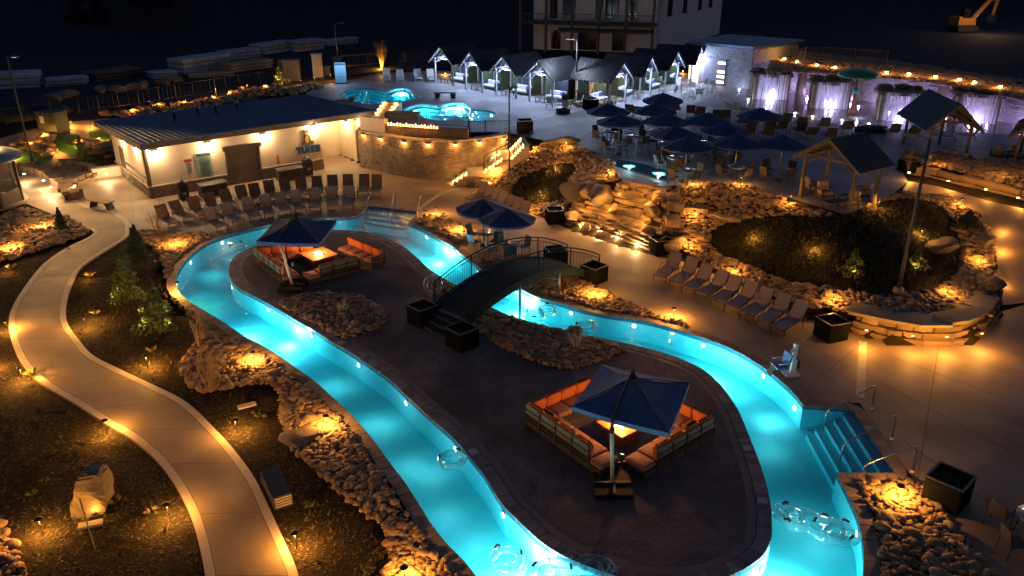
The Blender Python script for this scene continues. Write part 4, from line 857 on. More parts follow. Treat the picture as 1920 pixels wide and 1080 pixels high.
KL1 = mk_lounger(M_sling); KL2 = mk_lounger(M_sling2); KL3 = mk_lounger(M_slw, 65, M_white); KL4 = mk_lounger(M_tan, 60); KL5 = mk_lounger(mat('rose_sling', (.33, .255, .22), (.27, .21, .18), scale=20, rough=.8), 55)
def place_row(K, backs, d0, d1, z, label, group):
    n = len(backs)
    for i, (px, py) in enumerate(backs):
        b = Vector(W(px, py, z + .68)); u = i / max(1, n - 1); f = Vector(d0).lerp(Vector(d1), u).normalized(); c = b + f * .62; a = math.atan2(-f.x, f.y) + random.uniform(-.085, .085); c = c + f * random.uniform(-.07, .07)
        K[[0, 0, 1, 0, 2][random.randrange(5)]].put((c.x, c.y, z), a, label % ORD[i], group)
def pdir(a, b, z=0): return (Vector(W(*b, z)) - Vector(W(*a, z))).normalized()
place_row(KL1, [(301, 396), (331, 387), (362, 380), (392, 372), (422, 365), (452, 359), (477, 355), (505, 350), (535, 346), (564, 343), (594, 341), (622, 339), (652, 338), (682, 338), (706, 338)],
    pdir((301, 415), (340, 432)), pdir((706, 358), (701, 376)), 0, '%s brown lounger from the left in the back row facing the pool building steps', 'brown loungers of the back row')
place_row(KL2, [(394, 401), (427, 391), (464, 382), (495, 376), (526, 371), (555, 367), (589, 364), (622, 361), (655, 360)],
    pdir((394, 420), (432, 442)), pdir((655, 380), (651, 398)), 0, '%s grey lounger from the left in the row at the water edge', 'grey loungers at the water edge')
place_row(KL5, [(1266, 486), (1295, 497), (1322, 509), (1350, 520), (1376, 531), (1405, 542), (1434, 555), (1466, 567), (1497, 580)],
    pdir((1266, 505), (1226, 530)), pdir((1497, 600), (1452, 628)), 0, '%s lounger from the left in the slanting row in front of the lawn mound', 'loungers in front of the lawn mound')
place_row(KL4, [(905, 352), (917, 357), (929, 364), (942, 370), (955, 377), (969, 382), (983, 389)], pdir((905, 370), (868, 388)), pdir((983, 400), (948, 422)), 0, '%s tan lounger from the stairs in the row behind the two blue umbrellas', 'tan loungers behind the two umbrellas')
place_row(KL3, [(725, 137), (750, 137), (783, 136), (807, 137)], (.1, -1), (.2, -1), UZ, '%s white lounger from the left in the short row behind the upper pools', 'white loungers behind the upper pools')
place_row(KL4, [(1476, 220), (1505, 225), (1549, 230), (1592, 235), (1678, 241), (1718, 243)], (.15, 1), (.2, 1), UZ, '%s tan lounger from the left in the line along the splash pad rim', 'tan loungers along the splash pad')
place_row(KL4, [(1796, 246), (1832, 244)], (-.9, .3), (-.9, .3), UZ, '%s tan lounger seen through the posts of the right shelter', 'tan loungers behind the right shelter')
place_row(KL1, [(1395, 224), (1414, 227), (1447, 230), (1467, 234), (1503, 239), (1524, 245), (1561, 249)], (.1, 1), (.1, 1), UZ, '%s brown lounger from the left in the second line from the splash pad', 'brown loungers in the second line')
place_row(KL1, [(1407, 242), (1442, 247)], (.1, 1), (.1, 1), UZ, '%s brown lounger of the pair between two dark umbrellas', 'brown loungers between umbrellas')
place_row(KL1, [(1181, 204), (1194, 208), (1250, 195), (1267, 200), (1297, 205), (1313, 208), (1344, 212), (1362, 215)], (.25, 1), (.2, 1), UZ, '%s brown lounger from the left in the line between umbrellas and cabanas', 'brown loungers between umbrellas and cabanas')
place_row(KL4, [(1365, 196), (1383, 201)], (.9, .3), (.9, .3), UZ, '%s tan lounger turned sideways at the left rim of the splash pad', 'sideways loungers by the splash pad')

# ------------------------------------------------------------------ umbrellas, tables, chairs
M_navy = mat('navy_canvas', (.022, .055, .15), (.015, .038, .11), scale=3, rough=.8, bump=.1); M_navy2 = mat('slate_blue_canvas', (.075, .14, .28), (.05, .10, .21), scale=3, rough=.8, bump=.1)
def canopy(parent, m, r=1.5, z0=2.08, z1=2.62, n=8):
    c = thing
    cn = bpy.data.objects.new('canopy', None); 
    o = None
    for k in range(n):
        a0, a1 = 2 * PI * k / n, 2 * PI * (k + 1) / n; mb = MB(); A = []
        for i in range(5):
            t = i / 4; rr = r * t; z = z1 - (z1 - z0) * (t ** 1.15) - .03 * math.sin(PI * t)
            A.append([(rr * math.cos(a0), rr * math.sin(a0), z), (rr * math.cos((a0 + a1) / 2) * .965, rr * math.sin((a0 + a1) / 2) * .965, z - .045 * t), (rr * math.cos(a1), rr * math.sin(a1), z)])
        for i in range(4):
            for j in range(2): mb.quad(A[i][j], A[i + 1][j], A[i + 1][j + 1], A[i][j + 1])
        for j in range(2): p, q = A[4][j], A[4][j + 1]; mb.quad(p, (p[0], p[1], p[2] - .1), (q[0], q[1], q[2] - .1), q)
        mb.build('canopy_panel', m, parent)
    rb = MB()
    for k in range(n): a0 = 2 * PI * k / n; rb.tube([(.03 * math.cos(a0), .03 * math.sin(a0), z1 - .02), (r * .99 * math.cos(a0), r * .99 * math.sin(a0), z0 - .02)], .012, 4)
    rb.build('ribs', M_frame, parent)
def mk_umb():
    t = thing('patio_umbrella', '', 'umbrella'); canopy(t, M_navy); MB().tube([(0, 0, 0), (0, 0, 2.66)], .022, 8).build('pole', M_galv, t); MB().lathe([(.24, 0), (.22, .07), (.06, .1)], 14).build('base', M_dark, t); return t
def mk_table_():
    t = thing('patio_table', '', 'table'); MB().lathe([(.53, .72), (.54, .735), (.53, .75)], 20).build('tabletop', mat('table_glass', (.22, .26, .30), rough=.12, spec=.7), t)
    for k in range(4): a = PI / 4 + PI / 2 * k; MB().tube([(.4 * math.cos(a), .4 * math.sin(a), .72), (.46 * math.cos(a), .46 * math.sin(a), 0)], .018, 6).build('leg', M_frame, t)
    return t
def mk_chair(m):
    def f():
        t = thing('patio_chair', '', 'chair'); MB().box((0, 0, .44), (.5, .5, .03)).build('seat', m, t); MB().beam((0, .24, .47), (0, .36, .95), .48, .02).build('backrest', m, t)
        for s in (-1, 1):
            MB().tube([(s * .26, -.24, 0), (s * .27, -.22, .64), (s * .27, .2, .66), (s * .25, .3, .7)], .014, 5).build('armrest', M_frame, t); MB().tube([(s * .25, .26, 0), (s * .25, .24, .45), (s * .25, .37, .97)], .014, 5).build('leg', M_frame, t)
        return t
    return Kind(f)
M_blue = mat('blue_mesh_fabric', (.03, .10, .17), (.02, .07, .12), scale=10, rough=.7)
KU = Kind(mk_umb); KTb = Kind(mk_table_); KCh = mk_chair(M_blue); KCd = mk_chair(mat('dark_mesh_fabric', (.05, .05, .055), rough=.7)); KCw = mk_chair(M_slw)
USP = [((906, 372), 0, 'left of the river patio pair'), ((951, 390), 0, 'right of the river patio pair'), ((1244, 173), UZ, 'farthest of the terrace cluster'), ((1230, 192), UZ, 'second from the back of the cluster'),
    ((1141, 193), UZ, 'leftmost, by the tall planter'), ((1163, 212), UZ, 'front left beside bare deck'), ((1250, 211), UZ, 'in the heart of the cluster'), ((1328, 210), UZ, 'right below the brown loungers'),
    ((1267, 235), UZ, 'at the centre front'), ((1362, 228), UZ, 'right of the cluster centre'), ((1290, 255), UZ, 'frontmost, above the cyan spillway'), ((1385, 250), UZ, 'front right of the cluster'), ((1427, 201), UZ, 'closest to the splash pad'), ((1470, 252), UZ, 'rightmost, by the grey roofed shelter')]
for k, ((px, py), z, w_) in enumerate(USP):
    q = W(px, py, z + 2.64); rz = random.uniform(0, .7); KU.put((q[0], q[1], z), rz, 'navy patio umbrella ' + w_, 'navy patio umbrellas', 1.0)
    if k != 12:
        KTb.put((q[0] + .12, q[1] - .05, z), rz, 'round table under the umbrella ' + w_, 'round tables under umbrellas')
        for j in range(4):
            a = rz + j * PI / 2 + .2 + random.uniform(-.15, .15); d = random.uniform(.78, .95); side = ['right', 'far', 'left', 'near'][j]
            (KCh if z == 0 else KCd).put((q[0] + d * math.cos(a), q[1] + d * math.sin(a), z), a - PI / 2 + random.uniform(-.2, .2), ('blue' if z == 0 else 'dark') + ' chair, %s side, table under umbrella %s' % (side, w_), 'chairs of the umbrella tables')
for k, (px, py) in enumerate(((1170, 268), (1190, 275), (1352, 288), (1340, 280))):
    q = W(px, py, UZ); KTb.put((q[0], q[1], UZ), 0, ['round table without umbrella beside the front left dining set', 'round table closest to the stone bed corner', 'round table before the grey roofed shelter', 'round table left of the shelter table'][k], 'open round tables')
    for j in range(3): a = j * 2.1 + k; KCd.put((q[0] + .85 * math.cos(a), q[1] + .85 * math.sin(a), UZ), a - PI / 2, ['dark chair at the open table beside the front left dining set', 'dark chair at the table closest to the stone bed corner', 'dark chair at the table before the grey roofed shelter', 'dark chair at the table left of the shelter table'][k], 'dark chairs at open tables')
for k, (px, py) in enumerate(((1272, 168), (1283, 176), (1300, 172), (1318, 166), (1325, 180), (1338, 172), (1345, 186), (1310, 186), (1260, 182), (1290, 190))):
    q = W(px, py, UZ); KCw.put((q[0], q[1], UZ), k * 1.3, ['far left', 'left middle', 'upper middle', 'far middle', 'centre', 'far right', 'near right', 'near middle', 'near left', 'frontmost'][k] + ' loose pale chair between the right cabanas and the splash pad', 'loose pale chairs by the right cabanas')
for k, (px, py) in enumerate(((1048, 205), (1062, 209), (1085, 200), (1030, 205))):
    q = W(px, py, UZ); KCw.put((q[0], q[1], UZ), k * 1.7 + 1, ['left', 'near', 'right', 'far left'][k] + ' pale chair around the low round fire table at the cabana corner', 'pale chairs round the fire table')
q = W(1056, 212, UZ); ftb = thing('round_fire_table', 'low dark round fire table on the deck in front of the fourth cabana', 'fire table', (q[0], q[1], UZ)); MB().lathe([(.55, 0), (.6, .35), (.62, .4)], 20).build('drum', M_dark, ftb); MB().lathe([(.3, .401), (.3, .42)], 16).build('bowl', M_black, ftb)
q = W(1633, 247, UZ); ftb = thing('covered_fire_table', 'low oval table under a dark cover right of the second line of loungers', 'table', (q[0], q[1], UZ)); m = MB(); m.lathe([(.9, 0), (.95, .3), (.8, .42), (.2, .46)], 22); o = m.build('cover', M_dark, ftb); o.scale = (1.3, .6, 1)
# dining chairs cut by the frame at the lower right
for k, (px, py, rz) in enumerate(((1868, 985, 2.2), (1895, 1040, 1.6), (1945, 985, 0))):
    q = W(px, py, 0); KCd.put((q[0], q[1], 0), rz, ['dark chair in the lower right corner beside the stone bed', 'dark chair at the lower right edge, nearest the viewer', 'dark chair half outside the right edge'][k], 'dark chairs in the lower right corner')
q = W(1935, 1010, 0); KTb.put((q[0], q[1], 0), 0, 'table half outside the frame in the lower right corner', 'round tables under umbrellas')

# ------------------------------------------------------------------ island lounges: sofas, fire pits, cantilever umbrellas
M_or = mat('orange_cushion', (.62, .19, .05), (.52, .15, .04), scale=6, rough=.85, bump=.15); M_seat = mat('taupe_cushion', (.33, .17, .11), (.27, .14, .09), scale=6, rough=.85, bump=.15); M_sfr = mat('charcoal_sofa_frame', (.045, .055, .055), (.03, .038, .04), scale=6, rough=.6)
M_pad = mat('grey_green_pad', (.17, .20, .18), (.13, .155, .14), scale=6, rough=.85)
def soft_box(mb, c, d, rz=0, rot=None, b=.05):
    x, y, z = d[0] / 2, d[1] / 2, d[2] / 2; R = rot if rot is not None else Matrix.Rotation(rz, 3, 'Z'); c = Vector(c); P = []; n = 4
    ring = lambda h, k: [Vector((sx * (x - k) , sy * (y - k), h)) for sx, sy in ((-1, -1), (1, -1), (1, 1), (-1, 1))]
    def rr(h, k, bb):
        o = []
        for sx, sy, a0 in ((1, 1, 0), (-1, 1, 90), (-1, -1, 180), (1, -1, 270)):
            for j in range(3): a = math.radians(a0 + 45 * j); o.append(Vector((sx * (x - k - bb) + bb * math.cos(a), sy * (y - k - bb) + bb * math.sin(a), h)))
        return o
    L = [rr(-z, b * .6, b), rr(-z + b, 0, b), rr(z - b, 0, b), rr(z - b * .25, b * .45, b), rr(z + b * .3, b * 1.8, b)]; m = 12; vs = [R @ v + c for l in L for v in l]
    fs = [tuple(range(m))[::-1], tuple(range(4 * m, 5 * m))] + [(i * m + k, i * m + (k + 1) % m, (i + 1) * m + (k + 1) % m, (i + 1) * m + k) for i in range(4) for k in range(m)]
    return mb.add(vs, fs, True)
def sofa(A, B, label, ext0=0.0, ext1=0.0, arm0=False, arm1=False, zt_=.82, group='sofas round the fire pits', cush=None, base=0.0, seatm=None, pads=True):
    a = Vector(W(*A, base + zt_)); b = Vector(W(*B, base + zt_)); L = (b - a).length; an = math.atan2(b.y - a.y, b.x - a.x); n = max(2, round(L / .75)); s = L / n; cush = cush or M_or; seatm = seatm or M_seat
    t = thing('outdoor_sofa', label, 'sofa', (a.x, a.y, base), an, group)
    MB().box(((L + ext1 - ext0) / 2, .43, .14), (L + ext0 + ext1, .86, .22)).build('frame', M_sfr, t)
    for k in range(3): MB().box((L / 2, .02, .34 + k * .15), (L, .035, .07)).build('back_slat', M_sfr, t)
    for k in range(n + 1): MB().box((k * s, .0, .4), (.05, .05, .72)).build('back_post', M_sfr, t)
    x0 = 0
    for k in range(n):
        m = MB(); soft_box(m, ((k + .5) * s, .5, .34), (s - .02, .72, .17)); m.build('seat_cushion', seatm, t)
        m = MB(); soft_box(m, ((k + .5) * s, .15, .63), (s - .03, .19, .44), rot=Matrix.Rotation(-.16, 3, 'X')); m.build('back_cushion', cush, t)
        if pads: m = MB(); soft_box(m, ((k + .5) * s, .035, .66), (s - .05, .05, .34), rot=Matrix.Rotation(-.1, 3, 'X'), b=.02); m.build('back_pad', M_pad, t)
    for e, xx in ((ext0, -ext0 / 2), (ext1, L + ext1 / 2)):
        if e: m = MB(); soft_box(m, (xx, .43, .33), (e - .02, .82, .15)); m.build('seat_cushion', seatm, t)
    for f, xx in ((arm0, -.04), (arm1, L + .04)):
        if f:
            m = MB(); m.box((xx, .42, .58), (.09, .86, .06)); o = m.build('armrest', M_sfr, t); m = MB(); m.box((xx, .82, .3), (.06, .06, .56)); m.box((xx, .42, .4), (.04, .8, .06)); m.build('arm_post', M_sfr, o)
    for x in (-ext0 + .08, L + ext1 - .08):
        for y in (.08, .78): MB().box((x, y, .02), (.07, .07, .06)).build('foot', M_black, t)
    return t
sofa((473, 465), (524, 503), 'dark framed sofa with its back to the river, left of the small fire pit', ext1=.35)
sofa((586, 452), (480, 463), 'orange backed sofa half hidden under the far navy cantilever umbrella')
sofa((720, 468), (657, 443), 'orange backed sofa with end arm, right of the small fire pit', arm0=True)
sofa((600, 500), (673, 482), 'sofa showing its slatted back with bare seat at its left end', ext0=.6)
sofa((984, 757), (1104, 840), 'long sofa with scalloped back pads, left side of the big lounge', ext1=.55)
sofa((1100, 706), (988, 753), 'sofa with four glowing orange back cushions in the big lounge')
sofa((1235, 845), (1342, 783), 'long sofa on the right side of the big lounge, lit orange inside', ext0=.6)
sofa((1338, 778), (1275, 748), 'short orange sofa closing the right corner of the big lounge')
M_pit = mat('fire_pit_top', (.55, .22, .07), (.42, .16, .05), scale=2, rough=.5); M_pits = mat('fire_pit_side', (.20, .10, .055), (.13, .07, .04), scale=4, rough=.8, bump=.3)
def fire_pit(c4, label, w):
    P = [Vector(W(*p, .55)) for p in c4]; c = sum(P, Vector((0, 0))) / 4; e = (P[1] - P[0]); an = math.atan2(e.y, e.x); L0_ = (P[1] - P[0]).length; L1_ = (P[2] - P[1]).length
    t = thing('fire_pit_table', label, 'fire pit', (c.x, c.y, 0), an, 'fire pit tables'); MB().box((0, 0, .24), (L0_ * .8, L1_ * .8, .48)).build('base', M_pits, t)
    for k, (x, y, dx, dy) in enumerate(((0, L1_ * .36, L0_, L1_ * .28), (0, -L1_ * .36, L0_, L1_ * .28), (L0_ * .36, 0, L0_ * .28, L1_ * .435), (-L0_ * .36, 0, L0_ * .28, L1_ * .435))): MB().box((x, y, .52), (dx - .006, dy - .006, .07)).build('top_slab', M_pit, t)
    MB().box((0, 0, .49), (L0_ * .44, L1_ * .44, .05)).build('burner_tray', M_black, t)
    for k in range(7): a = k * .9; m = MB(); m.lathe([(.09, 0), (.11, .04), (.07, .09), (.02, .13)], 8); m.build('flame', M_pf, t, (.13 * math.cos(a) * (k > 0), .1 * math.sin(a) * (k > 0), .515))
    lamp(t, (0, 0, .95), w, (1, .40, .10), .12); return t
M_pf = mat('pit_flame', (1, .6, .3), emit=(1, .50, .16), est=9)
fire_pit(((564, 475), (592, 490), (633, 475), (598, 463)), 'square fire pit table glowing orange on the far lounge', 60)
fire_pit(((1118, 790), (1166, 820), (1212, 800), (1160, 772)), 'fire pit table under the tilted blue umbrella of the big lounge', 62)
def canti(basepx, corners, apex, zc_, za, joint, label, m):
    b = W(*basepx, 0); t = thing('cantilever_umbrella', label, 'umbrella', (b[0], b[1], 0), 0, 'cantilever umbrellas'); P = [Vector((*W(*p, zc_), zc_)) - Vector((b[0], b[1], 0)) for p in corners]; A = Vector((*W(*apex, za), za)) - Vector((b[0], b[1], 0))
    for i in range(4):
        p, q = P[i], P[(i + 1) % 4]; N = 5; mb = MB(); g = [[None] * (N + 1) for _ in range(N + 1)]
        for u in range(N + 1):
            for v in range(N + 1):
                s_ = u / N; e = p.lerp(q, v / N); x = A.lerp(e, s_); sag = .10 * math.sin(PI * s_) + .05 * s_ * math.sin(PI * v / N); g[u][v] = (x.x, x.y, x.z - sag)
        for u in range(N):
            for v in range(N): mb.add([g[u][v], g[u + 1][v], g[u + 1][v + 1], g[u][v + 1]], [(0, 1, 2, 3)], True)
        pn = mb.build('canopy_panel', m, t); mb = MB()
        for v in range(N): a_, c_ = g[N][v], g[N][v + 1]; mb.quad(a_, (a_[0], a_[1], a_[2] - .16), (c_[0], c_[1], c_[2] - .16), c_)
        mb.build('valance', m, pn)
        MB().tube([A - Vector((0, 0, .05)), p - Vector((0, 0, .03))], .018, 5).build('rib', M_black, t)
    J = Vector((joint[0], joint[1], joint[2])); MB().tube([(0, 0, .1), J], .062, 12).build('mast', mat('cream_mast', (.50, .46, .38), rough=.4), t); MB().tube([J * .93, J], .075, 12).build('mast_collar', M_black, t)
    MB().tube([J, Vector((J.x, J.y, J.z + .25)), A + Vector((0, 0, .22)), A + Vector((0, 0, .05))], .05, 8).build('arm', M_black, t); MB().lathe([(.13, -.06), (.16, .02), (.05, .12)], 10, tuple(A)).build('hub', M_black, t)
    bs_ = MB()
    for sx in (-1, 1):
        for sy in (-1, 1): m_ = MB(); m_.box((sx * .29, sy * .29, .09), (.57, .57, .18), top=.96); m_.build('base_weight', mat('black_weight', (.008, .008, .009), rough=.7, spec=.2), t)
    cr = MB(); cr.box((0, 0, .21), (1.1, .09, .05)); cr.box((0, 0, .212), (.09, 1.1, .05)); cr.build('base_cross', M_black, t); o = MB().box((.12, .02, 1.2), (.1, .12, .16)).build('crank_box', M_black, t); MB().tube([(.17, .02, 1.2), (.32, .02, 1.2), (.32, .02, 1.1)], .012, 5).build('crank_handle', M_steel, o)
    bpy.context.view_layer.update(); return t
b = Vector(W(549, 540)); canti((549, 540), ((480, 452), (598, 457), (631, 413), (517, 411)), (556, 408), 2.4, 3.0, (-.45, .3, 2.2), 'navy cantilever umbrella with pale mast over the far lounge', M_navy)
canti((1148, 915), ((1072, 762), (1254, 812), (1294, 716), (1128, 683)), (1186, 705), 2.35, 3.0, (-.1, .12, 2.05), 'slate blue cantilever umbrella tilted over the big lounge', M_navy2)

# ------------------------------------------------------------------ cabanas and shelters
M_post = mat('weathered_post', (.34, .34, .35), (.24, .24, .25), scale=4, rough=.7, bump=.2); M_green = mat('green_panel', (.04, .065, .03), (.03, .05, .025), scale=2, rough=.8); M_drk = mat('dark_curtain', (.03, .035, .06), rough=.9); M_pal = mat('pale_cushion', (.50, .49, .47), rough=.85)
M_roofd = mat('dark_rib_roof', (.022, .026, .038), (.016, .019, .028), scale=2, rough=.5, metal=.3)
def gable(t, w, dpt, hp, hr, ov, roofm, postm, rafters=True, y0=0.0, ribs=14, braces=True):
    """gable fronts at y=y0 and y0+dpt; ridge along y; posts at +-w/2"""
    for x in (-w / 2, w / 2):
        for y in (y0, y0 + dpt):
            p = MB().box((x, y, hp / 2), (.14, .14, hp)).build('post', postm, t)
            if braces: MB().beam((x, y, hp - .45), (x * .55, y, hp - .02), .07).build('brace', postm, p)
        MB().box((x, y0 + dpt / 2, hp + .07), (.12, dpt + .2, .14)).build('side_beam', postm, t)
    for y in (y0, y0 + dpt): MB().box((0, y, hp + .08), (w - .13, .11, .15)).build('tie_beam', postm, t)
    MB().box((0, y0 + dpt / 2, hr - .1), (.1, dpt + 2 * ov - .1, .16)).build('ridge_beam', postm, t)
    ex = w / 2 + ov; sl = (hr - hp - .1) / (w / 2); ze = hr - sl * ex
    if rafters:
        n = 7
        for s in (-1, 1):
            for k in range(n): y = y0 - ov + .06 + (dpt + 2 * ov - .12) * k / (n - 1); MB().beam((0, y, hr - .03), (s * ex, y, ze - .03), .06, .1).build('rafter', postm, t)
    for s in (-1, 1):
        m = MB(); a = (0, y0 - ov, hr + .06); b = (s * (ex + .03), y0 - ov, ze + .03); c = (s * (ex + .03), y0 + dpt + ov, ze + .03); d = (0, y0 + dpt + ov, hr + .06); th = .035
        m.add([a, b, c, d] + [(p[0], p[1], p[2] + th) for p in (a, b, c, d)], [(0, 3, 2, 1), (4, 5, 6, 7), (0, 1, 5, 4), (1, 2, 6, 5), (2, 3, 7, 6), (3, 0, 4, 7)]); rp = m.build('roof_panel', roofm, t)
        m = MB()
        for k in range(ribs + 1): y = y0 - ov + (dpt + 2 * ov) * k / ribs; m.beam((0, y, hr + .11), (s * (ex + .03), y, ze + .08), .03, .03)
        m.build('roof_rib', roofm, rp)
def mk_cabana():
    t = thing('cabana', '', 'cabana'); gable(t, 2.55, 3.3, 2.3, 3.5, .5, M_roofd, M_post)
    MB().box((0, 3.2, 1.12), (2.3, .05, 2.2)).build('back_panel', M_drk, t); MB().box((-1.27, 2.6, 1.12), (.05, 1.1, 2.2)).build('side_panel', M_green, t); MB().box((1.27, 2.6, 1.12), (.05, 1.1, 2.2)).build('side_panel', M_green, t)
    f_ = MB().box((.0, 3.05, 2.25), (.4, .12, .1)).build('ceiling_light', M_glowc, t); lamp(t, (0, 2.2, 2.15), 75, COOL, .08); lamp(t, (0, -.1, 2.2), 130, (.52, .66, 1), .06)
    o = MB().box((0, .15, 2.34), (.25, .1, .07)).build('ceiling_light', M_glowc, t); return t
KCab = Kind(mk_cabana)
def mk_csofa():
    t = thing('cabana_sofa', '', 'sofa'); MB().box((0, 0, .2), (1.9, .75, .1)).build('frame', M_sfr, t)
    for s in (-1, 1): MB().box((s * .97, 0, .35), (.06, .78, .55)).build('armrest', M_sfr, t)
    for k in range(3): m = MB(); soft_box(m, (-.62 + k * .62, -.02, .34), (.61, .7, .16)); m.build('seat_cushion', M_pal, t); m = MB(); soft_box(m, (-.62 + k * .62, .33, .6), (.58, .16, .42)); m.build('back_cushion', M_pal, t)
    m = MB(); soft_box(m, (.55, .18, .58), (.38, .14, .36)); m.build('throw_pillow', mat('blue_pillow', (.05, .09, .30)), t); return t
def mk_ctable():
    t = thing('coffee_table', '', 'table'); MB().box((0, 0, .4), (1.1, .6, .05)).build('tabletop', M_wood, t)
    for sx in (-1, 1):
        for sy in (-1, 1): MB().box((sx * .5, sy * .25, .19), (.05, .05, .37)).build('leg', M_black, t)
    return t
KCs = Kind(mk_csofa); KCt = Kind(mk_ctable)
def cab_at(L_, R_, label, side=1, sofa_=True):
    a = Vector(W(*L_, UZ)); b = Vector(W(*R_, UZ)); c = (a + b) / 2; d = b - a; an = math.atan2(d.y, d.x); K = KCab.put((c.x, c.y, UZ), an, label, 'cabanas around the upper deck')
    ux = Vector((math.cos(an), math.sin(an))); uy = Vector((-math.sin(an), math.cos(an)))
    p = c + uy * 1.9 + ux * .1; KCs.put((p.x, p.y, UZ), an, 'pale cushioned sofa inside the ' + label, 'cabana sofas'); p = c + uy * .5 - ux * .3; KCt.put((p.x, p.y, UZ), an, 'low dark coffee table in the ' + label, 'cabana coffee tables')
row1 = [((816, 155), (851, 161)), ((872, 167), (907, 175)), ((930, 178), (968, 185)), ((993, 190), (1035, 197))]
for k, (a, b) in enumerate(row1): cab_at(a, b, ['cabana at the far left end of the lit row', 'second cabana from the left of the lit row', 'third cabana from the left, behind the thin dark pole', 'fourth cabana from the left, nearest the garden corner'][k])
row2 = [((1146, 200), (1168, 194)), ((1199, 187), (1218, 179)), ((1248, 173), (1267, 167)), ((1293, 162), (1308, 154))]
for k, (a, b) in enumerate(row2): cab_at(a, b, ['cabana with a glaring lamp right of the garden corner', 'second cabana right of the garden corner', 'third cabana right of the garden corner', 'last cabana at right beside the pump house doorway'][k])
M_shr = mat('teal_rib_roof', (.022, .05, .065), (.016, .036, .05), scale=2, rough=.42, metal=.3); M_shg = mat('grey_rib_roof', (.12, .11, .10), (.09, .085, .075), scale=2, rough=.5, metal=.3); M_shp = mat('tan_timber', (.13, .105, .075), (.09, .07, .05), scale=3, rough=.75, bump=.3)
def shelter(fl, frp, bl, label, m, hr=3.5, rd=1.0, ov=.55, dk=1.0):
    a = Vector(W(*fl, UZ)); b = Vector(W(*frp, UZ)); c = Vector(W(*bl, UZ)); w_ = (b - a).length; n = Vector((-(b - a).y, (b - a).x)).normalized(); dpt = abs((c - a).dot(n)) * dk; o = (a + b) / 2; an = math.atan2((b - a).y, (b - a).x)
    t = thing('shelter', label, 'shelter', (o.x, o.y, UZ), an, 'open gabled shelters'); gable(t, w_, dpt, 2.3, hr, ov, m, M_shp, ribs=16); return t, o, an, w_, dpt
shelter((1500, 370), (1592, 398), (1543, 337), 'open shelter with grey ribbed roof at the top of the lawn mound', M_shg, 3.4, ov=.45, dk=.5)
shelter((1736, 300), (1808, 302), (1687, 270), 'open shelter with teal roof in front of the violet wall', M_shr, 3.5)
shelter((1898, 318), (1990, 330), (1855, 285), 'open shelter with teal roof cut by the right edge', M_shr, 3.5)
for k, (A, B, lb) in enumerate((((1822, 288), (1768, 276), 'dark sofa with blue pillows under the middle teal shelter'), ((1700, 276), (1742, 292), 'dark slatted sofa under the teal shelter, seen from behind'))):
    sofa(A, B, lb, group='shelter sofas', cush=mat('slate_cushion', (.12, .15, .19), rough=.85), base=UZ, seatm=mat('dark_slate_cushion', (.09, .11, .13), rough=.85), pads=False, arm0=True, arm1=True)
def mk_arm():
    t = thing('armchair', '', 'chair'); MB().box((0, 0, .2), (.72, .7, .1)).build('frame', M_wood, t)
    for s in (-1, 1): MB().box((s * .37, 0, .55), (.08, .72, .05)).build('armrest', M_wood, t); MB().box((s * .37, -.32, .27), (.06, .06, .54)).build('leg', M_wood, t); MB().box((s * .37, .32, .27), (.06, .06, .54)).build('leg', M_wood, t)
    m = MB(); soft_box(m, (0, -.02, .34), (.64, .64, .16)); m.build('seat_cushion', M_tan, t); m = MB(); soft_box(m, (0, .28, .64), (.62, .16, .5), rot=Matrix.Rotation(-.2, 3, 'X')); m.build('back_cushion', M_tan, t); return t
KAr = Kind(mk_arm)
for k, (px, py, rz, z) in enumerate(((1545, 372, .2, UZ), (1522, 362, 1.6, UZ), (1590, 388, -1.2, UZ), (1613, 372, -1.4, UZ), (1872, 298, 2.0, UZ), (1905, 300, .3, UZ), (1162, 166, .5, UZ), (1212, 165, .8, UZ), (1238, 160, 2.5, UZ))):
    q = W(px, py, z); KAr.put((q[0], q[1], z), rz, ['wooden armchair facing us under the grey roofed shelter', 'armchair at the left post of the grey roofed shelter', 'armchair at the right front post of the grey roofed shelter', 'armchair at the back right post of the grey roofed shelter', 'pale armchair beside the left post of the rightmost shelter', 'armchair in the middle of the rightmost shelter', 'armchair by the glaring lamp cabana', 'armchair on the deck between the right cabanas', 'armchair before the third cabana right of the corner'][k], 'wooden armchairs')
q = W(1562, 392, UZ); KCt.put((q[0], q[1], UZ), .4, 'low coffee table under the grey roofed shelter', 'cabana coffee tables')
# gazebo cut by the left edge
gc = Vector(W(-40, 384, 0)); gz = thing('gazebo', 'round gazebo with dark roof cut by the left edge', 'gazebo', (gc.x, gc.y, 0)); MB().lathe([(3.0, 2.85), (3.05, 2.95), (1.6, 3.5), (.1, 3.95)], 28).build('roof', M_roof, gz)
for k in range(8): a = k * PI / 4 + .3; MB().box((2.5 * math.cos(a), 2.5 * math.sin(a), 1.42), (.16, .16, 2.84), rz=a).build('post', M_wood, gz)
for k in range(8):
    if k in (6,): continue
    a = k * PI / 4 + .3; b = a + PI / 4; MB().beam((2.5 * math.cos(a), 2.5 * math.sin(a), .55), (2.5 * math.cos(b), 2.5 * math.sin(b), .55), .06, .8).build('wall_panel', M_shp, gz)
MB().lathe([(2.75, 0), (2.75, .12)], 24).build('floor', M_patio, gz); lamp(gz, (0, 0, 2.6), 70, SOFT, .1)
